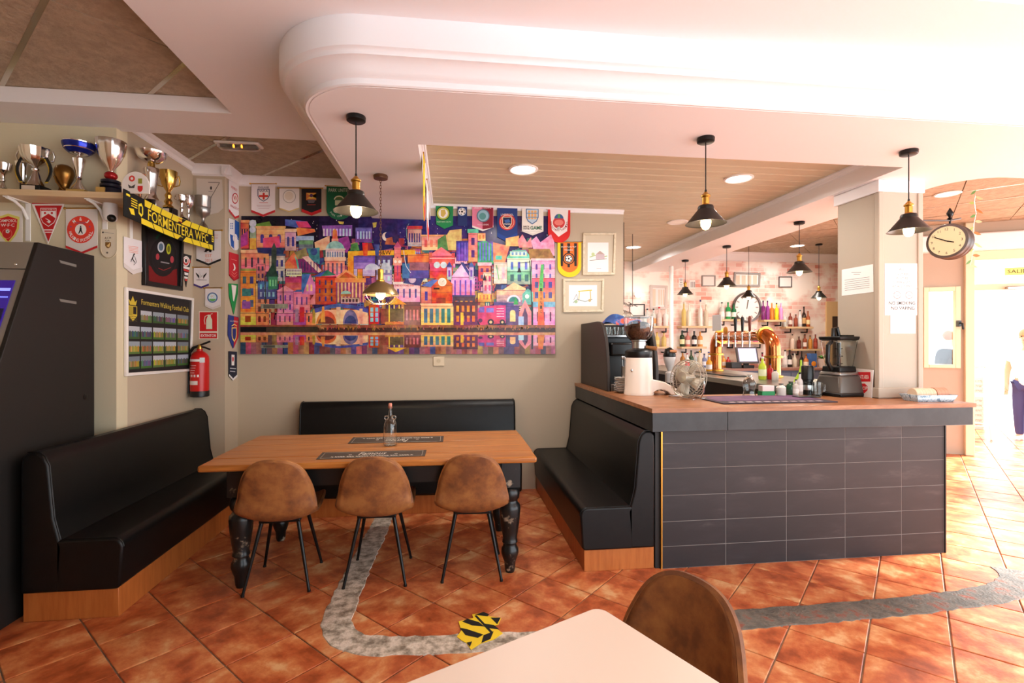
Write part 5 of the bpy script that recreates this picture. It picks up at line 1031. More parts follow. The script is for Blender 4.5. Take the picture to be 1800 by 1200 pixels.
trophy('large silver swirled cup with a red knop and dark base', on_shelf(195, YL-.085), [(.012, .165), (.02, .185), (.05, .23), (.075, .29), (.087, .35), (.088, .375), (.084, .375), (.06, .28), (0, .2)], M_silver, ex, flute=.02, fn=14, n=42)
# white half round plaque with badges
c = at_y(238, 337, YL-.188); t = thing('award_plaque', 'white half-round award plaque with small badges at the shelf corner', 'plaque', (c.x, YL-.188, SZ))
hp = [(.085*math.cos(a), .045+.1*math.sin(a)) for a in [PI*k/16 for k in range(17)]]+[(-.085, 0.0), (.085, 0)]
part('plate', MB().slab([(x, 0, z) for x, z in hp], (0, .012, 0)), mat('plaque_white', (232, 226, 220), .3), t, bev=.002)
PLQ = Plane('y', YL-.188, (0, -1, 0)); p = Print(PLQ, .001); q = proj((c.x, YL-.188, SZ)); qu, qv = q[0], q[1]
p.disc(qu-6, qv-26, 5.4, (214, 70, 60)); p.disc(qu-6, qv-26, 2.4, WH); p.rect(qu+5, qv-26, qu+12, qv-17, (150, 150, 60)); p.poly([(qu-13, qv-16), (qu-7, qv-12), (qu, qv-16), (qu-2, qv-9), (qu-11, qv-9)], (70, 66, 66)); p.poly(shieldp(qu+4, qv-13, qu+13, qv-2), (206, 46, 46)); p.build('badges', t)
trophy('small copper coloured cup in the corner of the shelf', on_side(246, -2.235), stem_cup(.23, .045, .35), mat('copper_cup', (150, 100, 74), .3, .9))
def ex(t):
    base_box(t, .055, .05, False, M_silver); part('gold_collar', MB().lathe([(.02, .29), (.024, .295), (.024, .315), (.02, .32)], 18), M_goldcup, t); part('bowl', MB().lathe([(.014, .318), (.05, .33), (.088, .36), (.1, .4), (.096, .4), (.06, .36), (0, .335)], 28), M_silver, t)
trophy('tallest silver trophy with a wide bowl and gold collar', on_side(266, -2.17), [(.05, .05), (.045, .065), (.034, .08), (.03, .1), (.033, .15), (.045, .24), (.05, .275), (.045, .285), (.02, .29)], M_silver, ex, flute=.06, fn=4, n=32)
def ex(t):
    base_box(t, .05, .06); handles(t, .055, .23, .3, .03, M_goldcup)
trophy('silver and gold cup with twisted stem beside the tallest trophy', on_side(296, -2.19), [(r_, z+.06) for r_, z in [(.042, 0), (.036, .015), (.02, .03), (.03, .05), (.018, .075), (.026, .1), (.014, .125), (.02, .14), (.045, .18), (.058, .24), (.062, .29), (.058, .29), (.03, .18), (0, .16)]], M_goldcup, ex)
trophy('small two handled silver cup near the scarf end', on_side(319, -2.16), stem_cup(.2, .04, .3), M_silver, lambda t: (base_box(t, .035, .02), handles(t, .035, .16, .18, .018)))
trophy('small silver fluted cup between the two handled cup and the pewter goblet', on_side(331, -2.2), stem_cup(.25, .045, .42), M_silver, lambda t: base_box(t, .038, .02), flute=.04, fn=8, n=32)
trophy('dull pewter goblet at the pilaster end of the shelf', on_side(357, -2.17), [(.045, 0), (.044, .02), (.03, .05), (.014, .07), (.012, .1), (.022, .12), (.05, .145), (.058, .18), (.056, .2), (.06, .205), (.06, .29), (.064, .3), (.06, .3), (.052, .2), (0, .15)], M_pewter, flute=.025, fn=10, n=40)
# scarf over the shelf edge
sx = -2.3+.185+.004; SC = Plane('x', sx, (1, 0, 0))
ya, yb = at_x(216, 340, sx).y, at_x(375, 410, sx).y
c = Vector((sx, (ya+yb)/2, SZ)); t = thing('football_scarf', 'black and yellow football scarf hung along the shelf edge', 'scarf', c)
zt, zb = SZ+.012, SZ-.165
def sp(a, b, o=0):
    y = ya+(yb-ya)*a; sag = -.02*math.sin(PI*a*1.0)
    return Vector((sx+.004+o+.004*math.sin(a*9), y, zt+(zb-zt)*b+sag))
part('cloth', MB().grid(lambda a, b: sp(a, b)-c, 30, 6), mat('scarf_black', (22, 21, 20), .8), t, solid=.006)
class SPl:
    def px(s, u, v, o=0): return sp(u, v, .0042+o)
p = Print(SPl(), 0, 1e-5); YS = (240, 214, 50)
def band(a0, a1, b0, b1, c, nseg=8):
    p._lay()
    for k in range(nseg): x0, x1 = a0+(a1-a0)*k/nseg, a0+(a1-a0)*(k+1)/nseg; p.poly([(x0, b0), (x1, b0), (x1, b1), (x0, b1)], c, True)
band(.17, .52, .0, .26, YS); band(.62, .97, .0, .26, YS); band(.14, .52, .78, 1, YS); band(.62, .97, .76, 1, YS)
p.poly([(.52, 0), (.58, 0), (.52, .26)], YS); p.poly([(.56, .26), (.62, 0), (.62, .26)], YS); p.poly([(.52, .78), (.56, .78), (.52, 1)], YS); p.poly([(.58, 1), (.62, .76), (.62, 1)], YS)
for a in (.24, .34, .46, .68, .78, .9):
    for b0, b1, s in ((0, .26, -.02), (.78, 1, .02)): p.poly([(a, b0), (a+.008, b0), (a+.008+s, b1), (a+s, b1)], (30, 28, 26))
p._lay(); S_ = 'FORMENTERA WFC'
q0, q1 = .2, .9
vs, fs, x0, x1, y0, y1 = font_mesh(S_, .008)
p.raw([SPl().px(q0+(q1-q0)*(x-x0)/(x1-x0), .74-.44*(y-y0)/(y1-y0), .0006) for x, y in vs], fs, YS)
p.text('Solo Formentera', [(.44, .78), (.58, .78), (.58, .86), (.44, .86)], YS); p.text('2019', [(.49, .88), (.53, .88), (.53, .94), (.49, .94)], YS); p.rect(.53, .06, .57, .2, (206, 50, 40)); p.rect(.53, .1, .57, .16, (240, 214, 60))
def crest(a):
    for k in range(4): p.rect(a+.0, .2+.09*k, a+.05, .24+.09*k, YS)
    p.poly([(a+.06, .3), (a+.085, .22), (a+.1, .35), (a+.1, .62), (a+.085, .75), (a+.06, .66)], YS); p.poly([(a+.068, .36), (a+.09, .33), (a+.09, .64), (a+.068, .6)], (30, 28, 26)); p.poly([(a-.02, .62), (a+.02, .58), (a+.03, .8), (a-.0, .82)], YS); p.rect(a-.04, .12, a-.01, .2, YS)
crest(.055); p.rect(.955, .3, .985, .6, YS); p.rect(.96, .36, .98, .42, (30, 28, 26)); p.rect(.96, .48, .98, .54, (30, 28, 26))
p.build('knitted_pattern', t)

# ================================================================ GAMING MACHINE
gx, gy0, gy1, gz = -2.352, 3.19, 3.645, 2.09
t = thing('gaming_machine', 'tall black slot gaming machine with lit screen beside the banquette', 'gaming machine', (gx-.35, 3.2, 0))
L0 = Vector(t.location)
side = [(gy1, 0), (gy1, gz), (gy0, gz+.0), (gy0-.26, 1.38), (gy0-.30, 1.18), (gy0-.5, 1.05), (gy0-.5, .98), (gy0-.34, .9), (gy0-.34, 0)]
for x in (gx-.024, gx-.70):
    part('side_panel', MB().slab([Vector((x, y, z))-L0 for y, z in side], (.024, 0, 0)), mat('machine_black', (26, 23, 21), .55, bump=.05, bscale=200), t, bev=.003)
part('back_panel', MB().box(-.33, .32, gy1-L0.y-.03, gy1-L0.y, 0, gz-.02), M_dark, t)
def fpanel(name, z0, z1, o, m, parent=None, x0=-.325, x1=.325, th=.02):
    def fy(z):
        pts = [(gz, gy0), (1.38, gy0-.26), (1.18, gy0-.30), (1.05, gy0-.5), (.98, gy0-.5), (.9, gy0-.34), (0, gy0-.34)]
        for (za, y_a), (zb_, y_b) in zip(pts, pts[1:]):
            if zb_ <= z <= za: return y_b+(y_a-y_b)*(z-zb_)/(za-zb_) if za > zb_ else y_a
        return gy0
    y0_, y1_ = fy(z0)+o-L0.y, fy(z1)+o-L0.y
    return part(name, MB().slab([(x0, y0_, z0), (x1, y0_, z0), (x1, y1_, z1), (x0, y1_, z1)], (0, th, 0)), m, parent or t, smooth=False)
M_mgrey = mat('machine_grey', (150, 142, 130), .4, .2)
hd = fpanel('header_panel', 1.93, gz, .0, M_mgrey)
for x in (.27, -.27): part('screw', MB().ball((x, gy0-L0.y-.045, 1.955), .009, 10, 6), M_chrome, hd)
fr_ = fpanel('screen_frame', 1.40, 1.925, .004, M_mgrey)
for x in (.2, -.2): part('screw', MB().ball((x, gy0-L0.y-.085, 1.895), .008, 10, 6), M_chrome, fr_)
sc_ = fpanel('screen', 1.45, 1.86, -.004, mat('screen_purple', (50, 30, 120), .2, emit=.7), x0=-.29, x1=.295, th=.006)
for z0, z1, c in ((1.80, 1.815, (150, 160, 255)), (1.76, 1.768, (120, 130, 240)), (1.62, 1.70, (20, 16, 40)), (1.56, 1.60, (60, 70, 200)), (1.47, 1.55, (240, 180, 50)), (1.455, 1.465, (240, 90, 60))): fpanel('screen_graphic', z0, z1, -.0065, mat('glow_%d_%d_%d' % c, c, .3, emit=.9), sc_, -.28, .29, .001)
fpanel('control_desk', 1.19, 1.37, .0, M_mgrey); fpanel('lower_door', .05, .88, .004, M_dark)
part('desk_top', MB().box(-.325, .325, gy0-.5-L0.y, gy0-.29-L0.y, 1.05, 1.07), M_mgrey, t, bev=.004)
part('button', MB().lathe([(.022, 1.07), (.022, 1.082), (.016, 1.086)], 14, c=(.2, gy0-.42-L0.y, 0)), cmat((220, 60, 50), .3), t)
part('roof_panel', MB().box(-.33, .325, gy0-L0.y, gy1-L0.y, gz-.02, gz), M_mgrey, t)
for v in (457, 525):
    a, b = at_x(104, v, gx), at_x(134, v+4, gx); part('scuff_mark', MB().slab([a-L0, Vector((gx, b.y, a.z-.006))-L0, Vector((gx, b.y, a.z-.022))-L0, Vector((gx, a.y+.01, a.z-.016))-L0], (.0012, 0, 0)), cmat((120, 116, 110), .6), t, smooth=False)
a = at_x(150, 697, gx); part('lock', MB().lathe([(.018, 0), (.018, .003), (.012, .004)], 14), M_black, t, loc=a-L0, rot=(0, PI/2, 0))
# ================================================================ LAMPS
def point(parent, loc, watts, col=(1, .8, .55), r=.04):
    l = bpy.data.lights.new('bulb_light', 'POINT'); l.energy = watts; l.color = col; l.shadow_soft_size = r
    o = bpy.data.objects.new('bulb_light', l); COL.objects.link(o); o.location = loc; adopt(o, parent)
def pendant(label, x, y, ztop, zrim, lit=True, name='pendant_lamp', r=.118, group=None):
    t = thing(name, label, 'pendant lamp', (x, y, zrim), group=group); H = ztop-zrim
    part('ceiling_rose', MB().lathe([(.0, H), (.05, H), (.052, H-.004), (.05, H-.024), (.044, H-.028), (0, H-.028)], 28), M_blackmetal, t)
    part('cord', MB().cyl((0, 0, H-.026), (0, 0, .185), .0035, 8), M_black, t)
    so_ = part('socket', MB().lathe([(.004, .195), (.012, .186), (.02, .176), (.027, .17), (.027, .163), (.021, .158), (.021, .118), (.03, .112), (.03, .104)], 20), M_brass, t)
    part('cord_grip', MB().lathe([(.006, .205), (.007, .19), (.007, .183)], 12), M_black, so_)
    part('shade', MB().lathe([(.03, .112), (.042, .108), (.046, .098), (.046, .086), (r*.92, .008), (r, .0), (r-.003, .0), (r*.9, .006), (.044, .082), (.03, .1)], 40), M_shade, t)
    b = part('bulb', MB().lathe([(.013, .09), (.014, .07), (.026, .04), (.031, .012), (.028, -.012), (.016, -.03), (0, -.036)], 20), M_bulb, t)
    point(t, (0, 0, -.06), 7)
    return t
RIMZ = 2.225
pendant('grey cone pendant lamp hanging over the pine table', -.509, 2.80, ZD, RIMZ)
pendant('grey cone pendant lamp hanging over the middle of the bar', 1.52, 2.84, ZD, RIMZ)
pendant('grey cone pendant lamp hanging in front of the column', 2.91, 2.87, ZD, RIMZ)
pendant('grey cone pendant lamp on the ceiling beam nearest the column', 3.53, 4.71, ZD, RIMZ)
pendant('grey cone pendant lamp on the ceiling beam, second from the column', 3.50, 6.01, ZD, RIMZ)
pendant('grey cone pendant lamp on the ceiling beam beside the brick wall and white pole', 3.49, 7.13, ZD, RIMZ)
pendant('grey cone pendant lamp hanging before the round wall clock', 4.73, 7.48, ZC, RIMZ)
pendant('grey cone pendant lamp hanging between the clock and the column by the brick wall', 5.92, 7.44, ZC, RIMZ)
# caged lamp on a chain
cz = 1.865; t = thing('caged_lamp', 'antique brass lamp with wire cage hanging on a chain before the mural', 'pendant lamp', (-.51, 3.77, cz)); H = ZD-cz
M_ant = mat('antique_brass', (110, 78, 58), .4, .8); M_ant2 = mat('aged_gold', (150, 124, 84), .35, .7)
part('ceiling_rose', MB().lathe([(0, H), (.05, H), (.053, H-.006), (.05, H-.026), (0, H-.03)], 26), M_ant, t)
n = int((H-.03-.185)/.022)
for k in range(n):
    zc = H-.03-.011-.022*k; a = k % 2
    part('chain_link', MB().tube([((0 if a else .006*math.cos(q)), (.006*math.cos(q) if a else 0), zc+.0155*math.sin(q)) for q in [2*PI*j/10 for j in range(10)]], .0018, 5, True), M_ant, t)
part('socket', MB().lathe([(.006, .19), (.02, .185), (.022, .16), (.02, .155), (.02, .11), (.03, .105), (.03, .09)], 20), M_brass, t)
part('shade', MB().lathe([(.03, .095), (.07, .075), (.115, .03), (.132, 0), (.129, 0), (.11, .028), (.066, .07), (.03, .09)], 36), M_ant2, t)
cg = MB().tube([(.13*math.cos(q), .13*math.sin(q), -.004) for q in [2*PI*j/28 for j in range(28)]], .0028, 6, True).tube([(.062*math.cos(q), .062*math.sin(q), -.07) for q in [2*PI*j/20 for j in range(20)]], .0028, 6, True)
cage = part('cage_ring', cg, M_silver, t)
for k in range(8):
    q = 2*PI*k/8; part('cage_wire', MB().tube([(r_*math.cos(q), r_*math.sin(q), z) for r_, z in ((.13, -.004), (.118, -.03), (.092, -.055), (.062, -.07))], .0025, 6), M_silver, cage)
part('bulb', MB().lathe([(.014, .09), (.03, .05), (.038, .015), (.034, -.015), (.018, -.034), (0, -.04)], 20), M_bulb, t); point(t, (0, 0, -.07), 8)
# recessed downlights
def downlight(label, x, y, z, lit=True, r=.118):
    t = thing('ceiling_light', label, 'ceiling light', (x, y, z))
    part('ring', MB().lathe([(r, 0), (r, -.006), (r-.012, -.012), (r-.022, -.006), (r-.022, 0)], 36), M_whitemetal, t)
    part('diffuser', MB().lathe([(0, -.004), (r-.024, -.004), (r-.024, -.001), (0, -.001)], 32), M_lamp if lit else M_whitemetal, t)
    if lit:
        l = bpy.data.lights.new('downlight_light', 'AREA'); l.shape = 'DISK'; l.size = .19; l.energy = 17; l.color = (1, .96, .91); l.spread = math.radians(165)
        o = bpy.data.objects.new('downlight_light', l); COL.objects.link(o); o.location = (0, 0, -.02); adopt(o, t)
downlight('lit round downlight in the boarded ceiling near the pennants', .579, 3.97, ZPK)
downlight('lit round downlight in the boarded ceiling above the blender', 2.42, 3.97, ZPK)
downlight('unlit round downlight in the boarded ceiling', 2.60, 5.5, ZPK, False)
downlight('lit round downlight in the boarded ceiling by the brick wall', 2.65, 7.04, ZPK)
downlight('lit round downlight in the tile ceiling above the bottle shelves', 5.66, 7.6, ZC-.002)
downlight('lit round downlight in the tile ceiling beside the station clock', 5.27, 4.74, ZC-.002)
# emergency light
c = at_z(420, 252, ZC); t = thing('emergency_light', 'clear emergency light fitted on the stucco tile ceiling', 'emergency light', c, PI/4*0)
part('base', MB().box(-.17, .17, -.06, .06, -.02, 0), M_whitemetal, t, bev=.008); part('cover', MB().slab([(-.15, -.05, -.02), (.15, -.05, -.02), (.15, .05, -.02), (-.15, .05, -.02)], (0, 0, -.03)), mat('frosted_cover', (244, 240, 232), .15, trans=.8, ior=1.2), t, bev=.012)
for x in (-.03, .03): part('led', MB().ball((x, -.02, -.03), .008, 8, 6), mat('amber_led', (255, 150, 40), .3, emit=4), t)
# ================================================================ THE BAR
CT = 1.09; ORD = ['first', 'second', 'third', 'fourth', 'fifth', 'sixth', 'seventh', 'eighth', 'ninth']
t = thing('bar_counter', 'bar counter with slate tiled front and wooden top', 'bar', (2.4, 3.5, 0)); L0 = Vector((2.4, 3.5, 0))
def lbox(mb, x0, x1, y0, y1, z0, z1): return mb.box(x0-2.4, x1-2.4, y0-3.5, y1-3.5, z0, z1)
part('body', lbox(lbox(MB(), 1.407, 3.53, 3.2012, 3.40, 0, .937), 1.42, 1.80, 3.40, 5.08, 0, .937), M_bgrout, t, smooth=False)
part('side_panel', lbox(MB(), 1.362, 1.418, 3.215, 5.08, 0, .93), M_dark, t)
part('edge_strip', lbox(MB(), 1.395, 1.405, 3.194, 3.21, 0, .935), M_brass, t); part('edge_strip', lbox(MB(), 3.53, 3.54, 3.194, 3.21, 0, .935), M_blackmetal, t)
cols = [1.407]+[at_y(u, 900, 3.2).x for u in (1276, 1382.5, 1486, 1585)]+[3.529]; rows = [0]+[1.52-(v-600)/880*(3.2/ray(1276, 900).y) for v in (955, 912, 867, 820, 777)]+[.937]
first_t = {}
for i in range(5):
    for j in range(6):
        part('tile', lbox(MB(), cols[i]+.0017, cols[i+1]-.0017, 3.2, 3.216, rows[j]+.0017, rows[j+1]-.0017), M_btile, t, bev=.0012, seg=1)
# fascia boards and wooden top
part('fascia', lbox(MB(), 1.287, 1.80, 3.08, 3.105, .938, 1.062), M_fascia, t, bev=.002); part('fascia', lbox(MB(), 1.802, 3.626, 3.08, 3.105, .938, 1.062), M_fascia, t, bev=.002)
part('fascia', lbox(MB(), 1.287, 1.312, 3.106, 5.08, .938, 1.062), M_fascia, t, bev=.002); part('fascia', lbox(MB(), 3.602, 3.627, 3.106, 3.41, .938, 1.062), M_fascia, t, bev=.002)
part('soffit_board', lbox(lbox(MB(), 1.312, 3.602, 3.105, 3.40, .938, 1.06), 1.312, 1.8, 3.40, 5.08, .938, 1.06), M_dark, t)
part('counter_top', lbox(lbox(lbox(MB(), 1.28, 3.64, 3.07, 3.405, 1.062, CT), 1.28, 3.198, 3.405, 3.83, 1.062, CT), 1.28, 1.83, 3.83, 5.085, 1.062, CT), M_counter, t, smooth=False)
MT = Plane('z', CT, (0, 0, 1))
# mat
c = Vector((2.28, 3.44, CT)); t = thing('bar_mat', 'purple and black printed bar mat lying on the counter', 'mat', c)
part('rubber', MB().box(-.43, .43, -.22, .22, 0, .008), mat('mat_dark', (52, 40, 52), .7), t, bev=.003)
part('printed_panel', MB().box(-.40, .40, -.1, .2, .008, .0095), mat('mat_purple', (112, 70, 112), .6, c2=(80, 50, 90), scale=9), t); 
for k in range(11): part('logo_dash', MB().box(-.36+.066*k, -.32+.066*k, -.19, -.16, .008, .0095), cmat((190, 170, 176), .6), t)
# coffee machine
x0, x1, y0, y1 = 1.335, 1.80, 4.17, 5.04; t = thing('coffee_machine', 'black coffee machine with curved side panels at the end of the bar', 'coffee machine', (x0, y0, CT))
sp_ = [(0, 0), (.87, 0), (.87, .61), (.30, .615), (.2, .60), (.12, .55), (.07, .47), (.03, .36), (0, .2)]
for x in (0, x1-x0-.03): part('side_panel', MB().slab([(x, y, z) for y, z in sp_], (.03, 0, 0)), mat('machine_side', (52, 44, 40), .5), t, bev=.006)
part('body', MB().box(.032, x1-x0-.032, .2, .86, 0, .47), M_black, t, bev=.01); part('group_head', MB().box(.06, x1-x0-.06, .08, .2, .3, .42), M_black, t, bev=.02)
part('drip_tray', MB().box(.04, x1-x0-.04, .02, .2, 0, .06), M_steel, t, bev=.006); part('cup_tray', MB().box(.03, x1-x0-.03, .1, .86, .47, .485), M_steel, t)
part('back_panel', MB().box(.032, x1-x0-.032, .84, .87, .485, .6), M_dark, t)
gl = MB().lathe([(.024, 0), (.03, .075), (.028, .075), (.022, .006), (0, .006)], 16)
g0 = None
for k in range(10):
    p_ = (x0+.07+.075*(k % 5), y0+.18+.1*(k//5), CT+.486)
    if not g0:
        g0 = o = part('glass', gl, M_glass); tag(o, 'small clear glass standing on top of the coffee machine', 'glass', 'glasses on the coffee machine')
    else: o = g0.copy(); COL.objects.link(o)
    o.location = p_; o['label'] = 'small clear glass on the coffee machine, %s from its wall side in the %s row' % (ORD[k % 5], ('front', 'rear')[k//5])
def cl(a, b):
    return (.32*a-.16+.02*math.sin(7*b), .22*b-.11+.02*math.sin(5*a), .05+.035*math.sin(6*a+2)*math.cos(5*b)-.05*(abs(2*a-1)**2+abs(2*b-1)**2)*.8)
t2 = thing('cleaning_cloth', 'crumpled blue and orange cloth lying on the glasses', 'cloth', (x0+.19, y0+.24, CT+.60)); part('cloth', MB().grid(cl, 16, 12), mat('blue_cloth', (44, 70, 130), .8, c2=[(60, 100, 160), (226, 90, 60)], scale=7, lo=.45, hi=.62), t2, solid=.003)
o = part('red_cap', MB().lathe([(.03, 0), (.03, .04), (.02, .05)], 16), cmat((206, 34, 46), .4), None); tag(o, 'red lidded tub behind the blue cloth', 'tub'); o.location = (x0+.36, y0+.35, CT+.486)
# coffee cups stacked on their sides... saucers
sc = MB().lathe([(.022, 0), (.03, .002), (.06, .012), (.063, .014), (.058, .012), (.0, .005)], 24); s0 = None
for k in range(9):
    if not s0: s0 = o = part('saucer', sc, mat('porcelain', (240, 232, 226), .2)); tag(o, 'white saucer in the stack between coffee machine and grinder', 'saucer', 'saucers stacked on the bar')
    else: o = s0.copy(); COL.objects.link(o)
    o['label'] = 'white saucer, %s from the bottom of the stack by the coffee grinder' % ORD[k]
    q = at_z(1100, 692, CT); o.location = (q.x+random.uniform(-.002, .002), q.y+.1, CT+.0145*k)
q = at_z(1098, 688, CT); o = thing('spoon_holder', 'perforated steel holder with spoons behind the saucers', 'holder', (q.x+.0, y0-.06, CT))
part('can', MB().lathe([(.042, 0), (.042, .22), (.038, .22), (.038, .006), (0, .006)], 20), M_steel, o)
for k in range(5): part('spoon', MB().tube([(.02*math.cos(k*1.3), .02*math.sin(k*1.3), .02), (.034*math.cos(k*1.3), .034*math.sin(k*1.3), .28)], .004, 6).ball((.035*math.cos(k*1.3), .035*math.sin(k*1.3), .29), .011, 8, 5, sz=1.6), M_steel, o)
# white coffee grinder
q = at_z(1127, 694, CT); t = thing('coffee_grinder', 'white coffee grinder with a glass hopper full of beans', 'coffee grinder', (q.x, q.y+.05, CT), math.radians(-6)); M_cream = mat('grinder_white', (246, 232, 218), .22)
part('body', MB().lathe([(.118, 0), (.12, .012), (.115, .03), (.112, .1), (.108, .24), (.106, .30)], 36), M_cream, t)
ar = [(-.06, 0), (.02, 0), (.09, .0)]+[(.16-.07*math.cos(a), .045*math.sin(a)) for a in [PI*k/8 for k in range(1, 8)]]+[(.24, 0), (.33, .0), (.335, .012), (.27, .06), (.19, .105), (.1, .125), (0, .13), (-.06, .13)]
part('foot', MB().slab([(x, -.075, z) for x, z in ar], (0, .15, 0)), M_cream, t, bev=.012)
part('collar', MB().lathe([(.107, .30), (.11, .305), (.11, .35), (.1, .36), (.075, .365), (.06, .375)], 32), M_black, t)
part('neck', MB().lathe([(.055, .37), (.055, .43), (.065, .435), (.065, .445)], 24), M_steel, t); part('knob', MB().cyl((.05, -.03, .385), (.13, -.06, .372), .012, 12, .018), mat('knob_wood', (150, 100, 60), .4), t)
hp_ = [(.05, .43), (.075, .445), (.1, .475), (.115, .52), (.12, .58), (.12, .625)]
part('hopper', MB().lathe(hp_+[(r_-.003, z) for r_, z in hp_[::-1]], 36), M_glass, t)
part('beans', MB().lathe([(0, .435), (.045, .435), (.07, .447), (.096, .477), (.111, .52), (.114, .552), (.06, .572), (0, .578)], 36), mat('coffee_beans', (70, 36, 22), .6, c2=(104, 60, 38), scale=120, bump=1, bscale=140), t)
part('lid', MB().lathe([(0, .632), (.118, .632), (.122, .628), (.122, .622), (.11, .622), (0, .626)], 36), mat('lid_clear', (236, 232, 228), .1, trans=.6), t)
part('badge', MB().ball((-.075, -.078, .2), .013, 12, 6, sy=.4), M_steel, t)
# second grinder behind
q = at_z(1168, 672, 1.06); t = thing('small_grinder', 'small grey coffee doser standing behind the white grinder', 'coffee grinder', (q.x-.1, q.y-.35, CT))
part('base', MB().lathe([(.045, 0), (.045, .1), (.02, .12), (.05, .2), (.062, .25), (.062, .27)], 24), mat('doser_grey', (206, 200, 196), .3), t); part('lid', MB().lathe([(.063, .27), (.066, .28), (.05, .34), (.02, .365), (0, .37)], 24), M_black, t); part('wooden_lever', MB().cyl((-.02, -.05, .33), (.05, -.055, .325), .014, 10), mat('lever_wood', (196, 130, 84), .4), t)
# desk fan
q = at_z(1211, 700, CT); t = thing('desk_fan', 'small grey metal desk fan on a wire stand', 'fan', (q.x, q.y, CT), math.radians(-66)); M_fan = mat('fan_grey', (176, 168, 152), .35, .6)
st = MB().tube([(-.11, -.09, .012), (.11, -.09, .012), (.11, .06, .012), (-.11, .06, .012)], .007, 8, True); part('stand', st, M_chrome, t)
for x in (-1, 1): part('stand_arm', MB().tube([(x*.11, -.01, .012), (x*.14, -.01, .06), (x*.142, -.01, .14)], .006, 8), M_chrome, t)
T0 = Matrix.Translation((0, -.01, .15)) @ Matrix.Rotation(math.radians(-12), 4, 'X')
def fmb(): m = MB(); m.M = T0; return m
cg = fmb()
for r_, y in ((.138, -.035), (.14, .0), (.138, .035)): cg.tube([(r_*math.cos(a), y, r_*math.sin(a)) for a in [2*PI*k/36 for k in range(36)]], .003, 6, True)
fcage = part('cage_hoop', cg, M_fan, t)
for k in range(40):
    a = 2*PI*k/40; part('cage_wire', fmb().tube([(.035*math.cos(a), -.06, .035*math.sin(a)), (.1*math.cos(a), -.055, .1*math.sin(a)), (.138*math.cos(a), -.033, .138*math.sin(a)), (.14*math.cos(a), .0, .14*math.sin(a)), (.137*math.cos(a), .033, .137*math.sin(a)), (.1*math.cos(a), .05, .1*math.sin(a)), (.04*math.cos(a), .055, .04*math.sin(a))], .0015, 4), M_fan, fcage)
m = fmb(); m.M = m.M @ Matrix.Rotation(PI/2, 4, 'X'); m.lathe([(0, .075), (.04, .07), (.045, .055), (.045, -.03), (.03, -.06), (0, -.06)], 24); part('motor', m, M_fan, t)
for k in range(4):
    m = fmb(); m.M = m.M @ Matrix.Rotation(PI/2*k+.3, 4, 'Y'); m.grid(lambda a, b: ((.04+.085*a), -.015+.03*b*(1), (b-.5)*(.05+.06*a)), 5, 4); part('blade', m, mat('fan_blade', (196, 188, 170), .4, .2), t, solid=.002)
# blender
q = at_z(1478, 695, CT); t = thing('blender', 'black and grey blender with clear jug at the column end of the bar', 'blender', (q.x, q.y+.02, CT), math.radians(8))
def ring(h, z): return [(-h, -h, z), (h, -h, z), (h, h, z), (-h, h, z)]
def taper(h0, z0, h1, z1): return MB().add(ring(h0, z0)+ring(h1, z1), [(3, 2, 1, 0), (4, 5, 6, 7), (0, 1, 5, 4), (1, 2, 6, 5), (2, 3, 7, 6), (3, 0, 4, 7)])
part('motor_base', taper(.135, .02, .1, .165), mat('blender_grey', (96, 90, 84), .35, .4), t, bev=.018, seg=3); part('foot', taper(.135, 0, .137, .03), M_black, t, bev=.008); part('collar', taper(.098, .165, .09, .19), M_steel, t, bev=.006); part('lock_ring', taper(.085, .19, .08, .235), M_black, t, bev=.008)
jug = taper(.065, .2, .092, .44); part('jug', jug, M_glass, t, bev=.012, solid=.003); part('blade_column', MB().cyl((0, 0, .21), (0, 0, .42), .012, 10).box(-.03, .03, -.006, .006, .25, .256).box(-.006, .006, -.03, .03, .31, .316).box(-.03, .03, -.006, .006, .37, .376), M_black, t)
part('lid', taper(.096, .44, .102, .47), M_black, t, bev=.008); part('lid_handle', MB().tube([(-.06, 0, .47), (-.055, 0, .53), (-.02, 0, .54), (.0, 0, .47)], .014, 8).box(-.005, .12, -.03, .03, .468, .482), M_black, t)
part('handle', MB().tube([(-.095, -.02, .43), (-.14, -.03, .40), (-.145, -.03, .27), (-.1, -.02, .21)], .016, 10), M_black, t); part('dial', MB().ball((.125, -.03, .07), .03, 12, 8, sx=.5), M_black, t)
# stop area sign leaning on the column
SG = Plane('x', CX0-.016, (-1, 0, 0))
def ink(p):
    p.rect(1505, 653.5, 1531.5, 670.5, (206, 34, 42)); p.text('PRIVATE AREA', (1507, 659, 1528.5, 666), WH, .01); p.poly([(1512+9*math.cos(PI/8+PI/4*k)+6, 682-9*math.sin(PI/8+PI/4*k)) for k in range(8)], (206, 34, 42)); p.text('STOP', (1510.5, 679, 1526, 685), WH, .012)
sign('stop_sign', 'white card with red area and stop signs leaning on the column', SG, ((1498, 646.5), (1536, 650), (1533, 699), (1498, 694)), (236, 228, 224), ink, .006, 0)
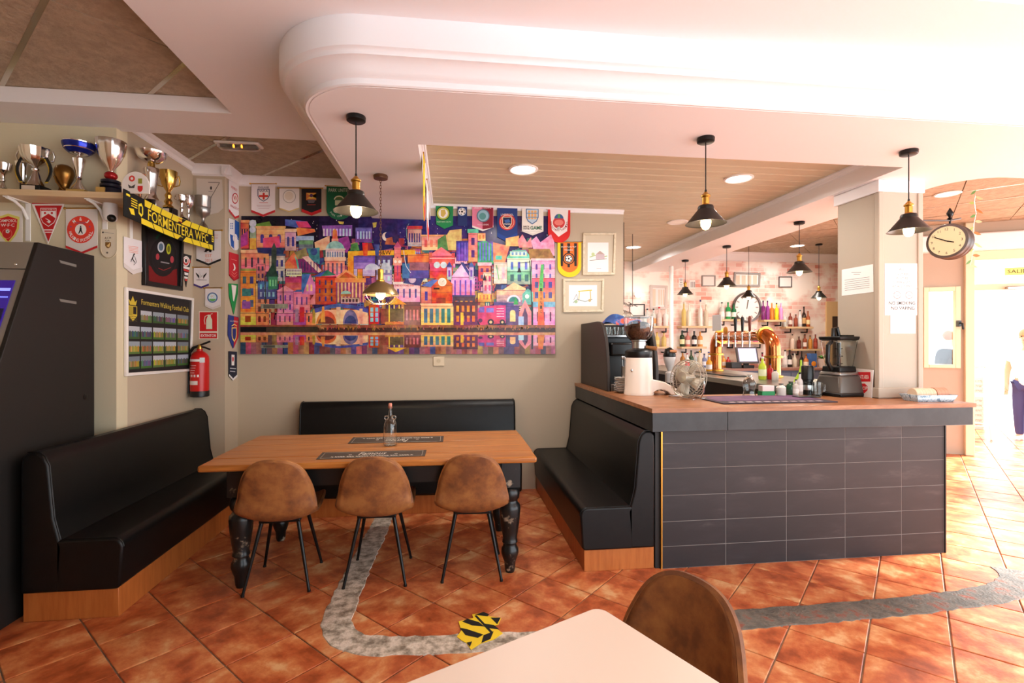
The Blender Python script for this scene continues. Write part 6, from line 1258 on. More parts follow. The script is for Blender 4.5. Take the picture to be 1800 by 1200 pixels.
# patterned tin with wafer rounds
t = thing('tin_tray', 'pale blue patterned tin tray holding coaster rounds', 'tray', (3.43, 3.23, CT), math.radians(-4))
part('tray', MB().add([(-.13, -.06, 0), (.13, -.06, 0), (.13, .06, 0), (-.13, .06, 0), (-.15, -.08, .05), (.15, -.08, .05), (.15, .08, .05), (-.15, .08, .05)], [(3, 2, 1, 0), (0, 1, 5, 4), (1, 2, 6, 5), (2, 3, 7, 6), (3, 0, 4, 7)]), mat('tin_blue', (150, 172, 190), .4, .4, c2=[(206, 216, 222), (110, 130, 146)], scale=40), t, solid=.003)
part('coaster_roll', MB().tube([(-.12, 0, .05), (.03, 0, .05)], .042, 18), mat('coaster_card', (226, 200, 172), .7, c2=(206, 176, 146), scale=200, stretch=(1, .01, .01)), t); part('coaster_roll', MB().tube([(.034, 0, .05), (.12, 0, .05)], .046, 18), mat('coaster_red', (206, 150, 122), .7, c2=(190, 130, 104), scale=200, stretch=(1, .01, .01)), t)
# small things along the back edge of the counter
def bottle(label, loc, h, r, body, cap, lab=None, glass=False, kind='wine', group=None, name='bottle'):
    t = thing(name, label, 'bottle', loc, group=group)
    P_ = {'wine': [(r*.9, 0), (r, .006), (r, h*.56), (r*.85, h*.64), (r*.36, h*.74), (r*.32, h*.97), (r*.36, h), (0, h)],
          'square': [(r*.95, 0), (r, .005), (r, h*.64), (r*.8, h*.7), (r*.34, h*.75), (r*.34, h), (0, h)],
          'round': [(r*.6, 0), (r*.95, h*.08), (r, h*.3), (r*.8, h*.5), (r*.3, h*.66), (r*.28, h), (0, h)],
          'squat': [(r*.9, 0), (r, .006), (r, h*.7), (r*.7, h*.82), (r*.45, h*.86), (r*.45, h), (0, h)]}[kind]
    part('body', MB().lathe(P_, 6 if False else 16), M_glass if glass else cmat(body, .12), t)
    rc = P_[-2][0]
    part('cap', MB().lathe([(rc*1.08, h*.93), (rc*1.12, h*.94), (rc*1.12, h*1.01), (0, h*1.012)], 12), cmat(cap, .4), t)
    if lab: part('label', MB().lathe([(r*1.012, h*.16), (r*1.015, h*.17), (r*1.015, h*.44), (r*1.012, h*.45)], 16), cmat(lab, .6), t)
    return t
q = at_z(1317, 696, CT); t = thing('carafe', 'ribbed clear glass carafe at the back of the bar mat', 'carafe', (q.x, q.y, CT)); cp = [(.05, 0), (.046, .02), (.04, .045), (.05, .075), (.052, .1), (.04, .13), (.018, .15), (.018, .165)]; part('glass', MB().lathe(cp+[(r_-.003, z+.003) for r_, z in cp[::-1]], 28), M_glass, t)
q = at_z(1347, 696, CT); t = thing('tea_box', 'green and white box on the counter beside the carafe', 'box', (q.x, q.y, CT)); part('carton', MB().box(-.055, .055, -.03, .03, 0, .04), cmat((40, 140, 80), .5), t, bev=.002); part('open_flap', MB().box(-.05, .05, -.028, .028, .04, .085), cmat((226, 206, 200), .6), t, bev=.004)
for u, v, h, r, b, cp, lb, lab, kd in ((1376, 697, .1, .035, (206, 200, 190), BK, None, 'small clear bottle with black cap beside the green box', 'squat'), (1393, 695, .11, .034, (30, 70, 46), (60, 60, 54), (30, 60, 40), 'dark green jar with grey lid at the counter edge', 'squat'), (1402, 696, .13, .022, (190, 180, 170), BK, (226, 220, 214), 'slim clear bottle with black cap beside the green jar', 'square'), (1409, 694, .18, .024, (200, 190, 186), BK, (240, 232, 228), 'tall white labelled bottle with black cap beside the black flask', 'wine')):
    q = at_z(u, v, CT); bottle(lab, (q.x, q.y+.02, CT), h, r, b, cp, lb, kind=kd)
q = at_z(1424, 694, CT); t = thing('flask', 'tall black vacuum flask with an orange and blue carton top', 'flask', (q.x, q.y+.03, CT)); part('body', MB().lathe([(.044, 0), (.045, .01), (.045, .1), (.04, .105), (.04, .12), (.046, .125), (.046, .225), (.04, .235), (0, .236)], 24), M_black, t); part('steel_band', MB().lathe([(.0455, .04), (.0465, .045), (.0465, .075), (.0455, .08)], 24), M_steel, t)
q = at_z(1440, 696, CT); t = thing('glass_mug', 'clear glass beer mug beside the black flask', 'mug', (q.x, q.y+.02, CT)); cp = [(.034, 0), (.038, .01), (.038, .11)]; part('glass', MB().lathe(cp+[(.034, .11), (.033, .012), (0, .012)], 20), M_glass, t); part('handle', MB().tube([(.036, 0, .095), (.062, 0, .09), (.065, 0, .04), (.037, 0, .025)], .006, 8), M_glass, t)
# black tray under the flask
q = at_z(1412, 698, CT); o = part('bill_tray', MB().box(-.1, .08, -.04, .04, 0, .008), M_black, None, bev=.003); o.location = (q.x-.01, q.y-.06, CT+.0085); tag(o, 'small black bill tray lying on the bar mat', 'tray')

# ---- steel bar return with beer tower
ST = 1.15
t = thing('steel_counter', 'stainless steel bar return carrying the beer tower', 'bar', (3.15, 5.7, 0))
part('top', MB().box(-.46, .44, -1.78, 1.75, ST-.05, ST), mat('brushed_steel', (150, 156, 152), .32, .9, c2=(130, 136, 134), scale=4, stretch=(8, .4, 8)), t, bev=.004); part('carcass', MB().box(-.1, .40, -1.75, 1.72, 0, ST-.05), M_dark, t)
part('under_shelf', MB().box(-.42, -.1, -1.75, 1.72, .72, .74), M_dark, t); part('end_panel', MB().box(-.44, -.1, -1.775, -1.75, 0, ST-.05), M_dark, t)
for u, v, w, h, c, lab, nm in ((1278, 692, .05, .16, (206, 150, 50), 'yellow packet on the dark shelf under the steel bar', 'packet'), (1285, 692, .045, .1, (190, 176, 140), 'beige tub on the dark shelf under the steel bar', 'tub'), (1264, 690, .05, .13, (150, 60, 50), 'red packet on the dark shelf under the steel bar', 'packet')):
    p_ = Vector((2.9, {1278: 4.55, 1285: 4.2, 1264: 4.8}[u], .74)); o = part(nm, MB().lathe([(w*.9, 0), (w, .01), (w, h*.85), (w*.8, h), (0, h)], 10), cmat(c, .5)); o.location = p_; tag(o, lab, nm)
t = thing('beer_tower', 'polished copper bridge beer tower with a row of taps', 'beer tower', (3.3, 5.35, ST)); r = .072
def pth(): return [(0, -.56, 0), (0, -.56, .27), (0, -.55, .34), (0, -.52, .39), (0, -.47, .425), (0, -.42, .435), (0, .42, .435), (0, .47, .425), (0, .52, .39), (0, .55, .34), (0, .56, .27), (0, .56, 0)]
def smooth_path(P, k=4):
    out = []
    for i in range(len(P)-1):
        for j in range(k):
            tt = j/k; p0 = P[max(i-1, 0)]; p1 = P[i]; p2 = P[i+1]; p3 = P[min(i+2, len(P)-1)]
            out.append(tuple(.5*((2*b)+(c_-a)*tt+(2*a-5*b+4*c_-d)*tt*tt+(3*b-a-3*c_+d)*tt**3) for a, b, c_, d in zip(p0, p1, p2, p3)))
    return out+[P[-1]]
part('leg_pipe', MB().tube(smooth_path(pth()[:6]), r, 24), M_copper, t); part('leg_pipe', MB().tube(smooth_path(pth()[6:]), r, 24), M_copper, t); part('cross_pipe', MB().cyl((0, -.42, .435), (0, .42, .435), r*.82, 24), M_copper, t)
for y, z in ((-.56, .0), (-.56, .2), (.56, 0), (.56, .2)): part('flange', MB().lathe([(r, z), (r+.022, z+.003), (r+.022, z+.022), (r, z+.026)], 24, c=(0, y, 0)), M_brass, t)
for y in (-.43, .43): m = MB(); m.M = Matrix.Translation((0, y, .435)) @ Matrix.Rotation(PI/2, 4, 'X'); m.lathe([(r*.8, -.012), (r+.022, -.012), (r+.022, .012), (r*.8, .012)], 24); part('flange', m, M_brass, t)
hcol = [(226, 226, 232), (230, 170, 60), (40, 110, 60), (20, 20, 20), (24, 22, 22), (110, 50, 34)]
for k in range(6):
    y = -.34+.136*k; f = part('tap', MB().cyl((-.05, y, .435), (-.12, y, .435), .014, 12).lathe([(.014, .0), (.016, .02), (.016, .06), (.01, .075)], 12, c=(-.12, y, .40)).cyl((-.12, y, .41), (-.125, y, .31), .009, 10), M_chrome, t)
    hh = .2 if k in (0, 1, 2) else .1
    hc = hcol[5-k]
    if k < 3: part('tap_handle', MB().lathe([(.008, 0), (.012, .01), (.016, .09), (.02, .14), (.012, .165), (0, .17)], 14, c=(-.12, y, .475)), cmat(hc, .35), f)
part('tap_lens', MB().ball((-.13, .12, .5), .045, 14, 8, sx=.3), cmat((226, 150, 60), .4), t)
part('tap_badge', MB().box(-.14, -.13, .20, .40, .5, .69), cmat((226, 228, 234), .4), t, bev=.006)
# bottle of green cordial, red bottle, funnel and bits on the steel near the column
for x, y, h, r_, b, cp, lb, lab, kd in ((3.02, 4.55, .22, .036, (190, 206, 60), (230, 230, 224), (226, 230, 190), 'tall yellow green cordial bottle at the foot of the copper tower', 'wine'), (3.1, 4.55, .15, .028, (170, 24, 30), BK, None, 'red bottle with black cap at the foot of the copper tower', 'square'), (3.12, 5.75, .2, .035, (232, 160, 50), (240, 240, 236), (240, 230, 226), 'orange squash bottle beside the far leg of the copper tower', 'wine'), (3.05, 4.4, .1, .03, (206, 196, 190), BK, None, 'squat clear bottle with black cap on the steel bar', 'squat')):
    bottle(lab, (x, y, ST), h, r_, b, cp, lb, kind=kd)
o = part('funnel', MB().lathe([(.008, .2), (.01, .13), (.02, .09), (.065, .0), (.06, .0), (.016, .088)], 20), cmat((170, 214, 50), .35), None, solid=0); o.location = (3.18, 4.22, ST); tag(o, 'lime green funnel standing upside down on the steel bar', 'funnel')
o = part('drip_mat', MB().box(-.11, .11, -.4, .4, 0, .012), M_black, None, bev=.003); o.location = (3.02, 5.3, ST); tag(o, 'black drip tray under the beer taps', 'tray')

# ---- back bar along the brick wall
BT = 1.07; t = thing('back_counter', 'long wooden back counter along the brick wall', 'counter', (4.6, 8.1, 0)); part('top', MB().box(-2.6, 1.9, -.27, .28, BT-.04, BT), mat('back_wood', (150, 110, 96), .4, c2=(170, 128, 112), scale=4, stretch=(.6, 6, 6)), t, bev=.003)
part('carcass', MB().box(-2.58, 1.88, -.23, .28, 0, BT-.04), mat('blue_grey_panel', (110, 124, 150), .5), t)
for k in range(6): part('door', MB().box(-2.56+.74*k, -1.84+.74*k, -.25, -.232, .08, BT-.08), mat('blue_grey_door', (116, 130, 156), .5), t, bev=.004)
# white pole
bp_ = at_y(1180, 560, 7.75); o = struct('trim_16', MB().lathe([(.035, 0), (.035, ZD)], 16, c=(bp_.x, 7.75, 0)), M_whitemetal, 'white round pole before the brick wall')
# till
q = at_y(1313, 650, 7.95); t = thing('till', 'touch screen till on the back counter', 'till', (q.x, 7.95, BT)); part('stand', MB().box(-.1, .1, -.06, .1, 0, .05).box(-.04, .04, .0, .05, .05, .15), M_black, t, bev=.006)
m = MB(); m.M = Matrix.Translation((0, -.02, .22)) @ Matrix.Rotation(math.radians(-15), 4, 'X'); m.box(-.19, .19, 0, .04, -.14, .14); mon = part('monitor', m, mat('till_grey', (84, 84, 88), .4), t, bev=.006)
m = MB(); m.M = Matrix.Translation((0, -.02, .22)) @ Matrix.Rotation(math.radians(-15), 4, 'X'); m.box(-.16, .16, -.002, 0, -.11, .115); part('screen', m, mat('till_screen', (196, 196, 236), .3, emit=.8), mon)
part('printer', MB().box(-.33, -.14, -.08, .1, 0, .1), M_black, t, bev=.01)
# ---- pipe bracket shelves and bottles
def wall_shelf(u0, u1, v, label, depth=.18):
    a, b = at_y(u0, v, YBR-.09), at_y(u1, v, YBR-.09); t = thing('bottle_shelf', label, 'shelf', ((a.x+b.x)/2, YBR-depth/2, a.z)); w = (b.x-a.x)/2
    part('board', MB().box(-w, w, -depth/2, depth/2, -.035, 0), M_shelf, t, bev=.003)
    for s in (-.6, .6): part('pipe_bracket', MB().tube([(s*w, depth/2, -.1), (s*w, -depth/2+.03, -.1), (s*w, -depth/2+.03, -.036)], .013, 8).lathe([(.03, 0), (.03, .012)], 12, c=(s*w, depth/2-.03, -.1)), M_blackmetal, t)
    return a.x, b.x, a.z
SH = {}
for k, (u0, u1, v, lab) in {'UL': (1128, 1178, 573, 'upper bottle shelf left of the white pole'), 'LL': (1128, 1177, 609, 'lower bottle shelf left of the white pole'), 'UM': (1194, 1249, 573, 'upper bottle shelf right of the white pole'), 'LM': (1194, 1238, 609, 'lower bottle shelf right of the white pole'), 'G': (1262, 1298, 561, 'bottle shelf beside the tap handles under the wall clock'), 'T': (1268, 1348, 601, 'long bottle shelf above the till'), 'P': (1338, 1376, 562, 'bottle shelf with coloured gins right of the wall clock'), 'W': (1376, 1424, 574, 'upper whisky shelf near the column'), 'B': (1388, 1440, 613, 'lower whisky shelf near the column')}.items():
    SH[k] = wall_shelf(u0, u1, v, lab)
def put(k, f): a, b, z = SH[k]; return (a+(b-a)*f, YBR-.085, z)
AM, GL, DG, PU = (170, 84, 36), (206, 210, 206), (30, 56, 36), (120, 30, 110)
rows_ = {
 'UL': [(.2, .3, GL, BK, (236, 226, 216), 'clear spirit bottle with black cap'), (.42, .3, GL, (30, 30, 30), (230, 150, 90), 'clear bottle with orange label'), (.62, .33, (232, 214, 206), (206, 36, 50), (236, 220, 210), 'pale bottle with a red capsule'), (.85, .3, (236, 232, 230), (220, 216, 212), None, 'white frosted bottle')],
 'LL': [(.3, .26, (230, 222, 210), BK, (240, 232, 226), 'white liqueur bottle'), (.55, .25, (224, 196, 110), (200, 150, 60), (236, 214, 150), 'golden liqueur bottle'), (.8, .24, (214, 190, 120), (180, 150, 80), None, 'straw coloured bottle')],
 'UM': [(.15, .42, (214, 190, 110), (200, 190, 170), None, 'tall slim pale gold bottle'), (.32, .4, (236, 232, 220), (220, 210, 200), None, 'tall slim frosted bottle'), (.68, .46, (240, 236, 232), (60, 50, 110), None, 'tallest white bottle with dark stopper'), (.86, .38, (206, 196, 176), (190, 180, 160), None, 'smoky clear bottle')],
 'LM': [(.12, .28, DG, (26, 40, 30), (226, 226, 180), 'dark green wine bottle with cream label'), (.34, .26, (190, 120, 110), (150, 40, 50), (236, 220, 214), 'rose bottle with white label'), (.6, .27, (24, 24, 34), BK, (236, 236, 240), 'black bottle with white label'), (.84, .26, (226, 160, 90), (200, 140, 70), (236, 224, 206), 'short amber bottle')],
 'G': [(.2, .3, GL, BK, (240, 240, 236), 'clear bottle with black cap'), (.5, .3, (40, 150, 80), (30, 120, 60), (232, 240, 236), 'bright green bottle with white label'), (.78, .28, (30, 110, 70), (24, 60, 40), (232, 240, 236), 'green gin bottle')],
 'T': [(.1, .24, (90, 44, 40), BK, None, 'brown bottle'), (.3, .24, (200, 60, 60), (230, 230, 226), (240, 226, 220), 'red bottle'), (.75, .24, (226, 120, 160), (230, 220, 226), None, 'pink bottle')],
 'P': [(.1, .34, PU, (60, 20, 60), None, 'deep purple gin bottle'), (.3, .34, (150, 60, 150), (60, 20, 60), None, 'violet gin bottle'), (.5, .3, (236, 130, 50), (230, 150, 80), None, 'orange gin bottle'), (.72, .3, (238, 226, 40), (30, 30, 30), None, 'bright yellow gin bottle'), (.92, .3, (232, 150, 214), (226, 160, 210), None, 'pale pink gin bottle')],
 'W': [(.08, .26, GL, (200, 200, 200), None, 'clear bottle'), (.28, .26, (130, 60, 50), (200, 190, 180), (230, 210, 200), 'red brown bottle'), (.48, .22, (150, 70, 50), (60, 40, 30), None, 'short russet bottle'), (.64, .3, (220, 220, 224), BK, (240, 238, 236), 'white labelled bottle'), (.78, .36, (50, 34, 30), BK, (200, 160, 110), 'dark brown tall bottle'), (.93, .28, (176, 90, 50), (150, 70, 40), (240, 220, 170), 'amber teardrop bottle')],
 'B': [(.1, .26, (226, 206, 190), BK, None, 'clear boxed bottle'), (.32, .22, (110, 40, 30), (60, 30, 24), (120, 50, 40), 'dark red square bottle'), (.52, .26, (150, 70, 40), BK, (240, 228, 220), 'whisky bottle with white label'), (.7, .24, (206, 140, 60), (60, 50, 40), None, 'honey coloured bottle'), (.88, .26, (150, 60, 44), (120, 40, 40), (180, 80, 60), 'red amber whisky bottle')]}
nm_ = {'UL': 'on the upper shelf left of the white pole', 'LL': 'on the lower shelf left of the white pole', 'UM': 'on the upper shelf right of the white pole', 'LM': 'on the lower shelf right of the white pole', 'G': 'under the wall clock', 'T': 'on the shelf above the till', 'P': 'on the shelf right of the wall clock', 'W': 'on the upper whisky shelf near the column', 'B': 'on the lower whisky shelf near the column'}
kk = ['wine', 'square', 'squat']
for k, L_ in rows_.items():
    for i, (f_, h, b_, c_, l_, lab) in enumerate(L_): bottle(lab+' '+nm_[k], put(k, f_), h, .033 if k in 'PWB' else .042 if h < .34 else .038, b_, c_, l_, kind='square' if k in 'PB' else kk[(i*7+len(lab)) % 2])
# bottles and boxes standing on the back counter
for u, h, b_, c_, l_, lab in ((1380, .3, (226, 226, 224), BK, (240, 236, 232), 'white labelled bottle on the back counter beside the copper tower'), (1388, .3, (40, 36, 34), BK, (240, 236, 232), 'dark bottle with white label on the back counter'), (1409, .28, (24, 20, 20), BK, (60, 50, 50), 'black round liqueur bottle on the back counter'), (1397, .24, (220, 210, 190), (200, 200, 196), None, 'pale bottle on the back counter'), (1222, .26, (200, 210, 214), (40, 50, 80), (230, 236, 240), 'pale blue bottle on the back counter by the fan'), (1238, .24, (120, 130, 170), (30, 36, 60), (230, 230, 236), 'blue labelled bottle on the back counter by the far tower leg'), (1272, .22, (226, 150, 60), (240, 236, 230), (240, 226, 214), 'orange juice bottle on the back counter'), (1200, .28, (170, 120, 60), BK, (240, 230, 210), 'rum bottle with cream label on the back counter behind the fan'), (1208, .25, (226, 226, 226), (150, 30, 40), (206, 60, 70), 'clear bottle with red label on the back counter behind the fan'), (1215, .3, (40, 70, 44), (24, 40, 30), (236, 230, 200), 'green wine bottle on the back counter behind the fan'), (1230, .29, (206, 196, 170), (206, 170, 60), None, 'pale sherry bottle with gold cap on the back counter'), (1246, .27, (232, 232, 236), (40, 70, 150), (70, 110, 190), 'white bottle with blue label on the back counter'), (1280, .2, (190, 50, 50), (230, 226, 220), None, 'red sauce bottle beside the till'), (1340, .26, (150, 40, 70), BK, (236, 220, 214), 'dark pink wine bottle right of the till'), (1348, .24, (226, 206, 110), (200, 60, 50), (240, 232, 200), 'yellow liqueur bottle right of the till'), (1417, .22, (200, 120, 60), (90, 50, 30), (240, 226, 200), 'orange brown bottle beside the juice carton')):
    yy = 7.99 if ('behind the fan' in lab or 'right of the till' in lab or 'carton' in lab or 'sherry' in lab) else 8.15; q = at_y(u, 650, yy); bottle(lab, (q.x, yy, BT), h, .04, b_, c_, l_, kind='round' if 'round' in lab else 'wine')
q = at_y(1427, 640, 8.1); t = thing('juice_carton', 'orange and blue juice carton on the back counter', 'carton', (q.x, 8.1, BT)); part('carton', MB().box(-.06, .06, -.05, .05, 0, .24), cmat((70, 110, 176), .5), t, bev=.004); part('orange_print', MB().ball((0, -.046, .06), .055, 14, 8, sy=.15), cmat((236, 150, 40), .5), t)
q = at_y(1446, 648, 8.05); t = thing('plant_pot', 'pot of green herbs on the back counter by the column', 'plant', (q.x, 8.05, BT)); part('pot', MB().lathe([(.06, 0), (.085, .15), (.08, .15), (.055, .02), (0, .02)], 18), cmat((222, 206, 196), .6), t)
for k in range(14): a = 2.4*k; part('leaf', MB().grid(lambda a_, b_: ((.02+.07*b_)*math.cos(a)+(a_-.5)*.03*math.sin(a), (.02+.07*b_)*math.sin(a)-(a_-.5)*.03*math.cos(a), .14+.09*b_*(1-.5*b_)+.01*(k % 3)), 3, 4), cmat((80, 150, 60), .6), t)
# wall clock with roman face
q = at_y(1312, 540, YBR); t = thing('wall_clock', 'large round white clock with dark rim on the brick wall', 'clock', (q.x, YBR, q.z)); R_ = .27
def yl(prof, n=40, cap=True): m = MB(); m.M = Matrix.Rotation(PI/2, 4, 'X'); m.lathe(prof, n, cap=cap); return m
part('rim', yl([(R_-.03, .0), (R_, .0), (R_+.005, .03), (R_-.005, .05), (R_-.03, .04)], cap=False), mat('clock_rim', (120, 112, 112), .35, .6), t); part('face', yl([(0, .012), (R_-.028, .012), (R_-.028, .016), (0, .016)]), mat('clock_face', (244, 236, 232), .5), t)
for k in range(12): a = PI/6*k; m = MB(); m.M = Matrix.Rotation(a, 4, 'Y'); m.box(-.008, .008, -.02, -.017, .17, .22); part('hour_mark', m, cmat((150, 140, 140), .5), t)
for a, l_ in ((.15, .15), (.2, .2)): m = MB(); m.M = Matrix.Rotation(a, 4, 'Y'); m.box(-.004, .004, -.026, -.022, -.03, l_); part('hand', m, M_black, t)
# pictures on the brick wall
M_gf = mat('grey_frame', (150, 144, 140), .4); M_pp = mat('pale_print', (240, 230, 226), .5)
def ink4(us, c):
    def f(p):
        for a, b, v0, v1 in us: p.rect(a, v0, b, v1, c)
    return f
framed('framed_picture', 'picture', 'large pale framed chart on the brick wall left of the white pole', BRICK, ((1142, 501), (1173, 502), (1172, 544), (1142, 544)), .045, mat('pale_frame', (206, 196, 190), .5), M_pp, ink4([(1147, 1152, 508, 538)]+[(1157+k*4, 1159+k*4, 509, 536) for k in range(3)], (226, 206, 186)))
framed('framed_picture', 'picture', 'small dark framed print between two pendant lamps on the brick wall', BRICK, ((1233, 484), (1257, 484), (1257, 503.5), (1233, 503.5)), .02, M_gf, M_pp)
framed('framed_picture', 'picture', 'wide grey frame holding four bottle prints above the wall clock', BRICK, ((1290, 478), (1336, 480), (1335, 504), (1288, 504)), .035, M_gf, M_pp, ink4([(1293+10*k, 1300+10*k, 484, 500) for k in range(4)], (226, 196, 176)))
framed('framed_picture', 'picture', 'square white print in thin dark frame right of the wall clock', BRICK, ((1368, 486), (1391, 486), (1391, 505), (1368, 505)), .015, mat('dark_thin_frame', (90, 84, 84), .4), M_pp)
framed('framed_picture', 'picture', 'small dark framed white card behind the hanging glasses', BRICK, ((1106, 534), (1133, 534), (1133, 556), (1106, 556)), .02, mat('black_thin', (60, 56, 56), .4), M_pp)
def ink(p): lines_(p, 1194, 490, 1200, 5, 3, (120, 116, 120), 1)
sign('notice_card', 'white notice card left of a pendant lamp on the brick wall', BRICK, ((1193, 488), (1201, 488), (1201, 505), (1193, 505)), (240, 236, 234), ink, cat='notice')
def ink(p):
    for k in range(3): p.rect(1214+k*3, 495, 1215.4+k*3, 505, (130, 124, 124))
sign('notice_card', 'white notice card with three bars right of a pendant lamp', BRICK, ((1212, 492), (1222, 492), (1222, 507), (1212, 507)), (242, 238, 236), ink, cat='notice')
def ink(p): p.rect(1252, 552, 1262, 562, (150, 150, 156)); p.line([(1250, 570), (1263, 566)], 1, (170, 120, 130))
sign('notice_board', 'white sketched board beside the tap handles', Plane('y', 6.5, (0, -1, 0)), ((1247, 549), (1266, 547), (1264, 577), (1246, 576)), (238, 236, 238), ink, cat='board') if False else None
# wine glass rack hanging at the wall end with upside-down glasses
RY = 5.6; ra = at_y(1098, 532, RY); t = thing('glass_rack', 'black wire rail for hanging wine glasses beside the wall end', 'rack', (ra.x, RY, ra.z))
part('rail', MB().tube([(-.05, 0, 0), (.28, .6, 0)], .006, 8).tube([(.04, -.03, 0), (.37, .57, 0)], .006, 8), M_blackmetal, t); 
for e in ((-.05, 0), (.28, .6)): part('hanger', MB().cyl((e[0]+.04, e[1], 0), (e[0]+.04, e[1], ZPK-ra.z), .004, 6), M_blackmetal, t)
wg = MB().lathe([(.032, 0), (.032, -.003), (.006, -.008), (.004, -.08), (.012, -.09), (.034, -.12), (.038, -.15), (.03, -.19), (.028, -.19), (.036, -.15), (.03, -.12), (0, -.092)], 16); w0 = None
for k in range(5):
    if not w0: w0 = o = part('wine_glass', wg, M_glass); tag(o, 'wine glass hanging upside down from the wire rail', 'glass', 'wine glasses on the rail')
    else: o = w0.copy(); COL.objects.link(o)
    o['label'] = 'wine glass hanging upside down, %s along the wire rail from the beige wall' % ORD[k]
    o.location = (ra.x-.0+.066*k, RY+.05+.12*k, ra.z+.006)
# notices on the column and station clock
def ink(p):
    p.rect(1497, 478, 1514, 479, (170, 166, 166)); p.rect(1501, 481.5, 1512, 482.4, (150, 146, 146))
    for k in range(6): p.line([(1485+(k % 2), 492.4+k*3.6), (1529, 486.6+k*3.6)], .6, (120, 116, 116))
sign('paper_notice', 'white paper notice taped to the shaded side of the column', Plane('x', CX0, (-1, 0, 0)), ((1480, 474), (1535, 464), (1536, 513), (1480, 520)), (244, 242, 240), ink, .001, cat='notice')
def ink(p):
    G_ = (110, 100, 98)
    for s_, v, w in (('ALL', 471, 5), ('CHILDREN', 480, 13), ('MUST BE', 487, 11), ('SUPERVISED', 494, 16), ('AT ALL TIMES', 501, 17)): p.text(s_, (1585-w, v, 1585+w, v+4.6), G_)
    p.line([(1559, 507.5), (1613, 507.5)], .6, (120, 116, 116))
    for u in (1576.5, 1597.5):
        p.disc(u, 518.5, 6.6, (196, 60, 60)); p.disc(u, 518.5, 5.8, (248, 244, 242)); p.line([(u-4, 519), (u+4, 519)], 1, (170, 150, 150)); p.line([(u-4.4, 514.5), (u+4.4, 522.5)], .8, (222, 150, 150))
    p.text('NO SMOKING', (1562, 529.5, 1608, 535.5), (30, 28, 28), .012); p.text('NO VAPING', (1566, 538.5, 1607, 544.5), (30, 28, 28), .012); p.rect(1561, 548, 1610, 548.6, (150, 146, 146))
COLF = Plane('y', CY0, (0, -1, 0))
sign('paper_notice', 'white no smoking and supervised children notice on the column', COLF, ((1555, 463), (1617, 463), (1617, 554), (1555, 554)), (248, 246, 244), ink, .001, cat='notice')
def ink(p): p.text('GIFT CARDS', (1571, 557, 1598, 560), (206, 200, 198)); p.text('AVAILABLE', (1573, 563, 1597, 566), (190, 184, 182)); p.rect(1572, 570, 1600, 570.5, (206, 200, 198)); p.text('HERE', (1580, 576, 1594, 579), (206, 200, 198))
sign('paper_notice', 'smaller white paper notice below the no smoking one on the column', COLF, ((1565, 554.5), (1609, 554.5), (1609, 586), (1565, 586)), (246, 244, 242), ink, .001, cat='notice')
# double sided station clock on a scrolled bracket, fixed to the right side of the column
cq = at_y(1664, 425, 3.62); t = thing('station_clock', 'grey double sided station clock on a curved column bracket', 'clock', (CX1, 3.62, cq.z)); dx = cq.x-CX1
M_cg = mat('clock_grey', (96, 90, 88), .35, .6); ANG = math.radians(-64)
D0 = Matrix.Translation((dx+.03, 0, 0)) @ Matrix.Rotation(ANG, 4, 'Z') @ Matrix.Rotation(PI/2, 4, 'X')
def dl(prof, n=40, cap=True): m = MB(); m.M = D0; m.lathe(prof, n, cap=cap); return m
part('case', dl([(.118, -.075), (.135, -.07), (.142, -.05), (.132, -.035), (.132, -.01), (.14, 0), (.132, .01), (.132, .035), (.142, .05), (.135, .07), (.118, .075)], cap=False), M_cg, t)
fc = part('face', dl([(0, .074), (.118, .074), (.118, .071), (0, .071)]), mat('cream_dial', (226, 218, 176), .5), t); part('face', dl([(0, -.074), (.118, -.074), (.118, -.071), (0, -.071)]), MATS['cream_dial'], t)
for k in range(12):
    a = PI/6*k; m = MB(); m.M = D0 @ Matrix.Translation((.096*math.sin(a), .096*math.cos(a), .0745)); vs, fs, x0_, x1_, y0_, y1_ = font_mesh(str(k or 12)); sc_ = .02/.7
    m.add([((x-(x0_+x1_)/2)*sc_, (y-(y0_+y1_)/2)*sc_, 0) for x, y in vs], fs); part('numeral', m, M_dark, fc, smooth=False)
for a, l_ in ((math.radians(-62), .085), (math.radians(110), .05)):
    m = MB(); m.M = D0 @ Matrix.Rotation(-a, 4, 'Z'); m.box(-.004, .004, -.015, l_, .076, .078); part('hand', m, M_black, fc)
part('bracket', MB().box(0, .008, -.018, .018, -.22, .17).tube([(.004, 0, .13), (.1, 0, .165), (dx+.03, 0, .175), (dx+.13, 0, .195)], .007, 8).tube([(.006, 0, -.14), (.03, 0, .0), (.09, 0, .11), (.16, 0, .165)], .007, 8).tube([(.05+.03*math.cos(a), 0, .1+.03*math.sin(a)) for a in [2*PI*k/16 for k in range(16)]], .004, 6, True), M_cg, t)
part('finial', MB().lathe([(.006, .12), (.008, .18), (.02, .19), (.008, .2), (.022, .225), (.024, .235), (.004, .275), (0, .28)], 12, c=(dx+.03, 0, 0)), M_blackmetal, t)
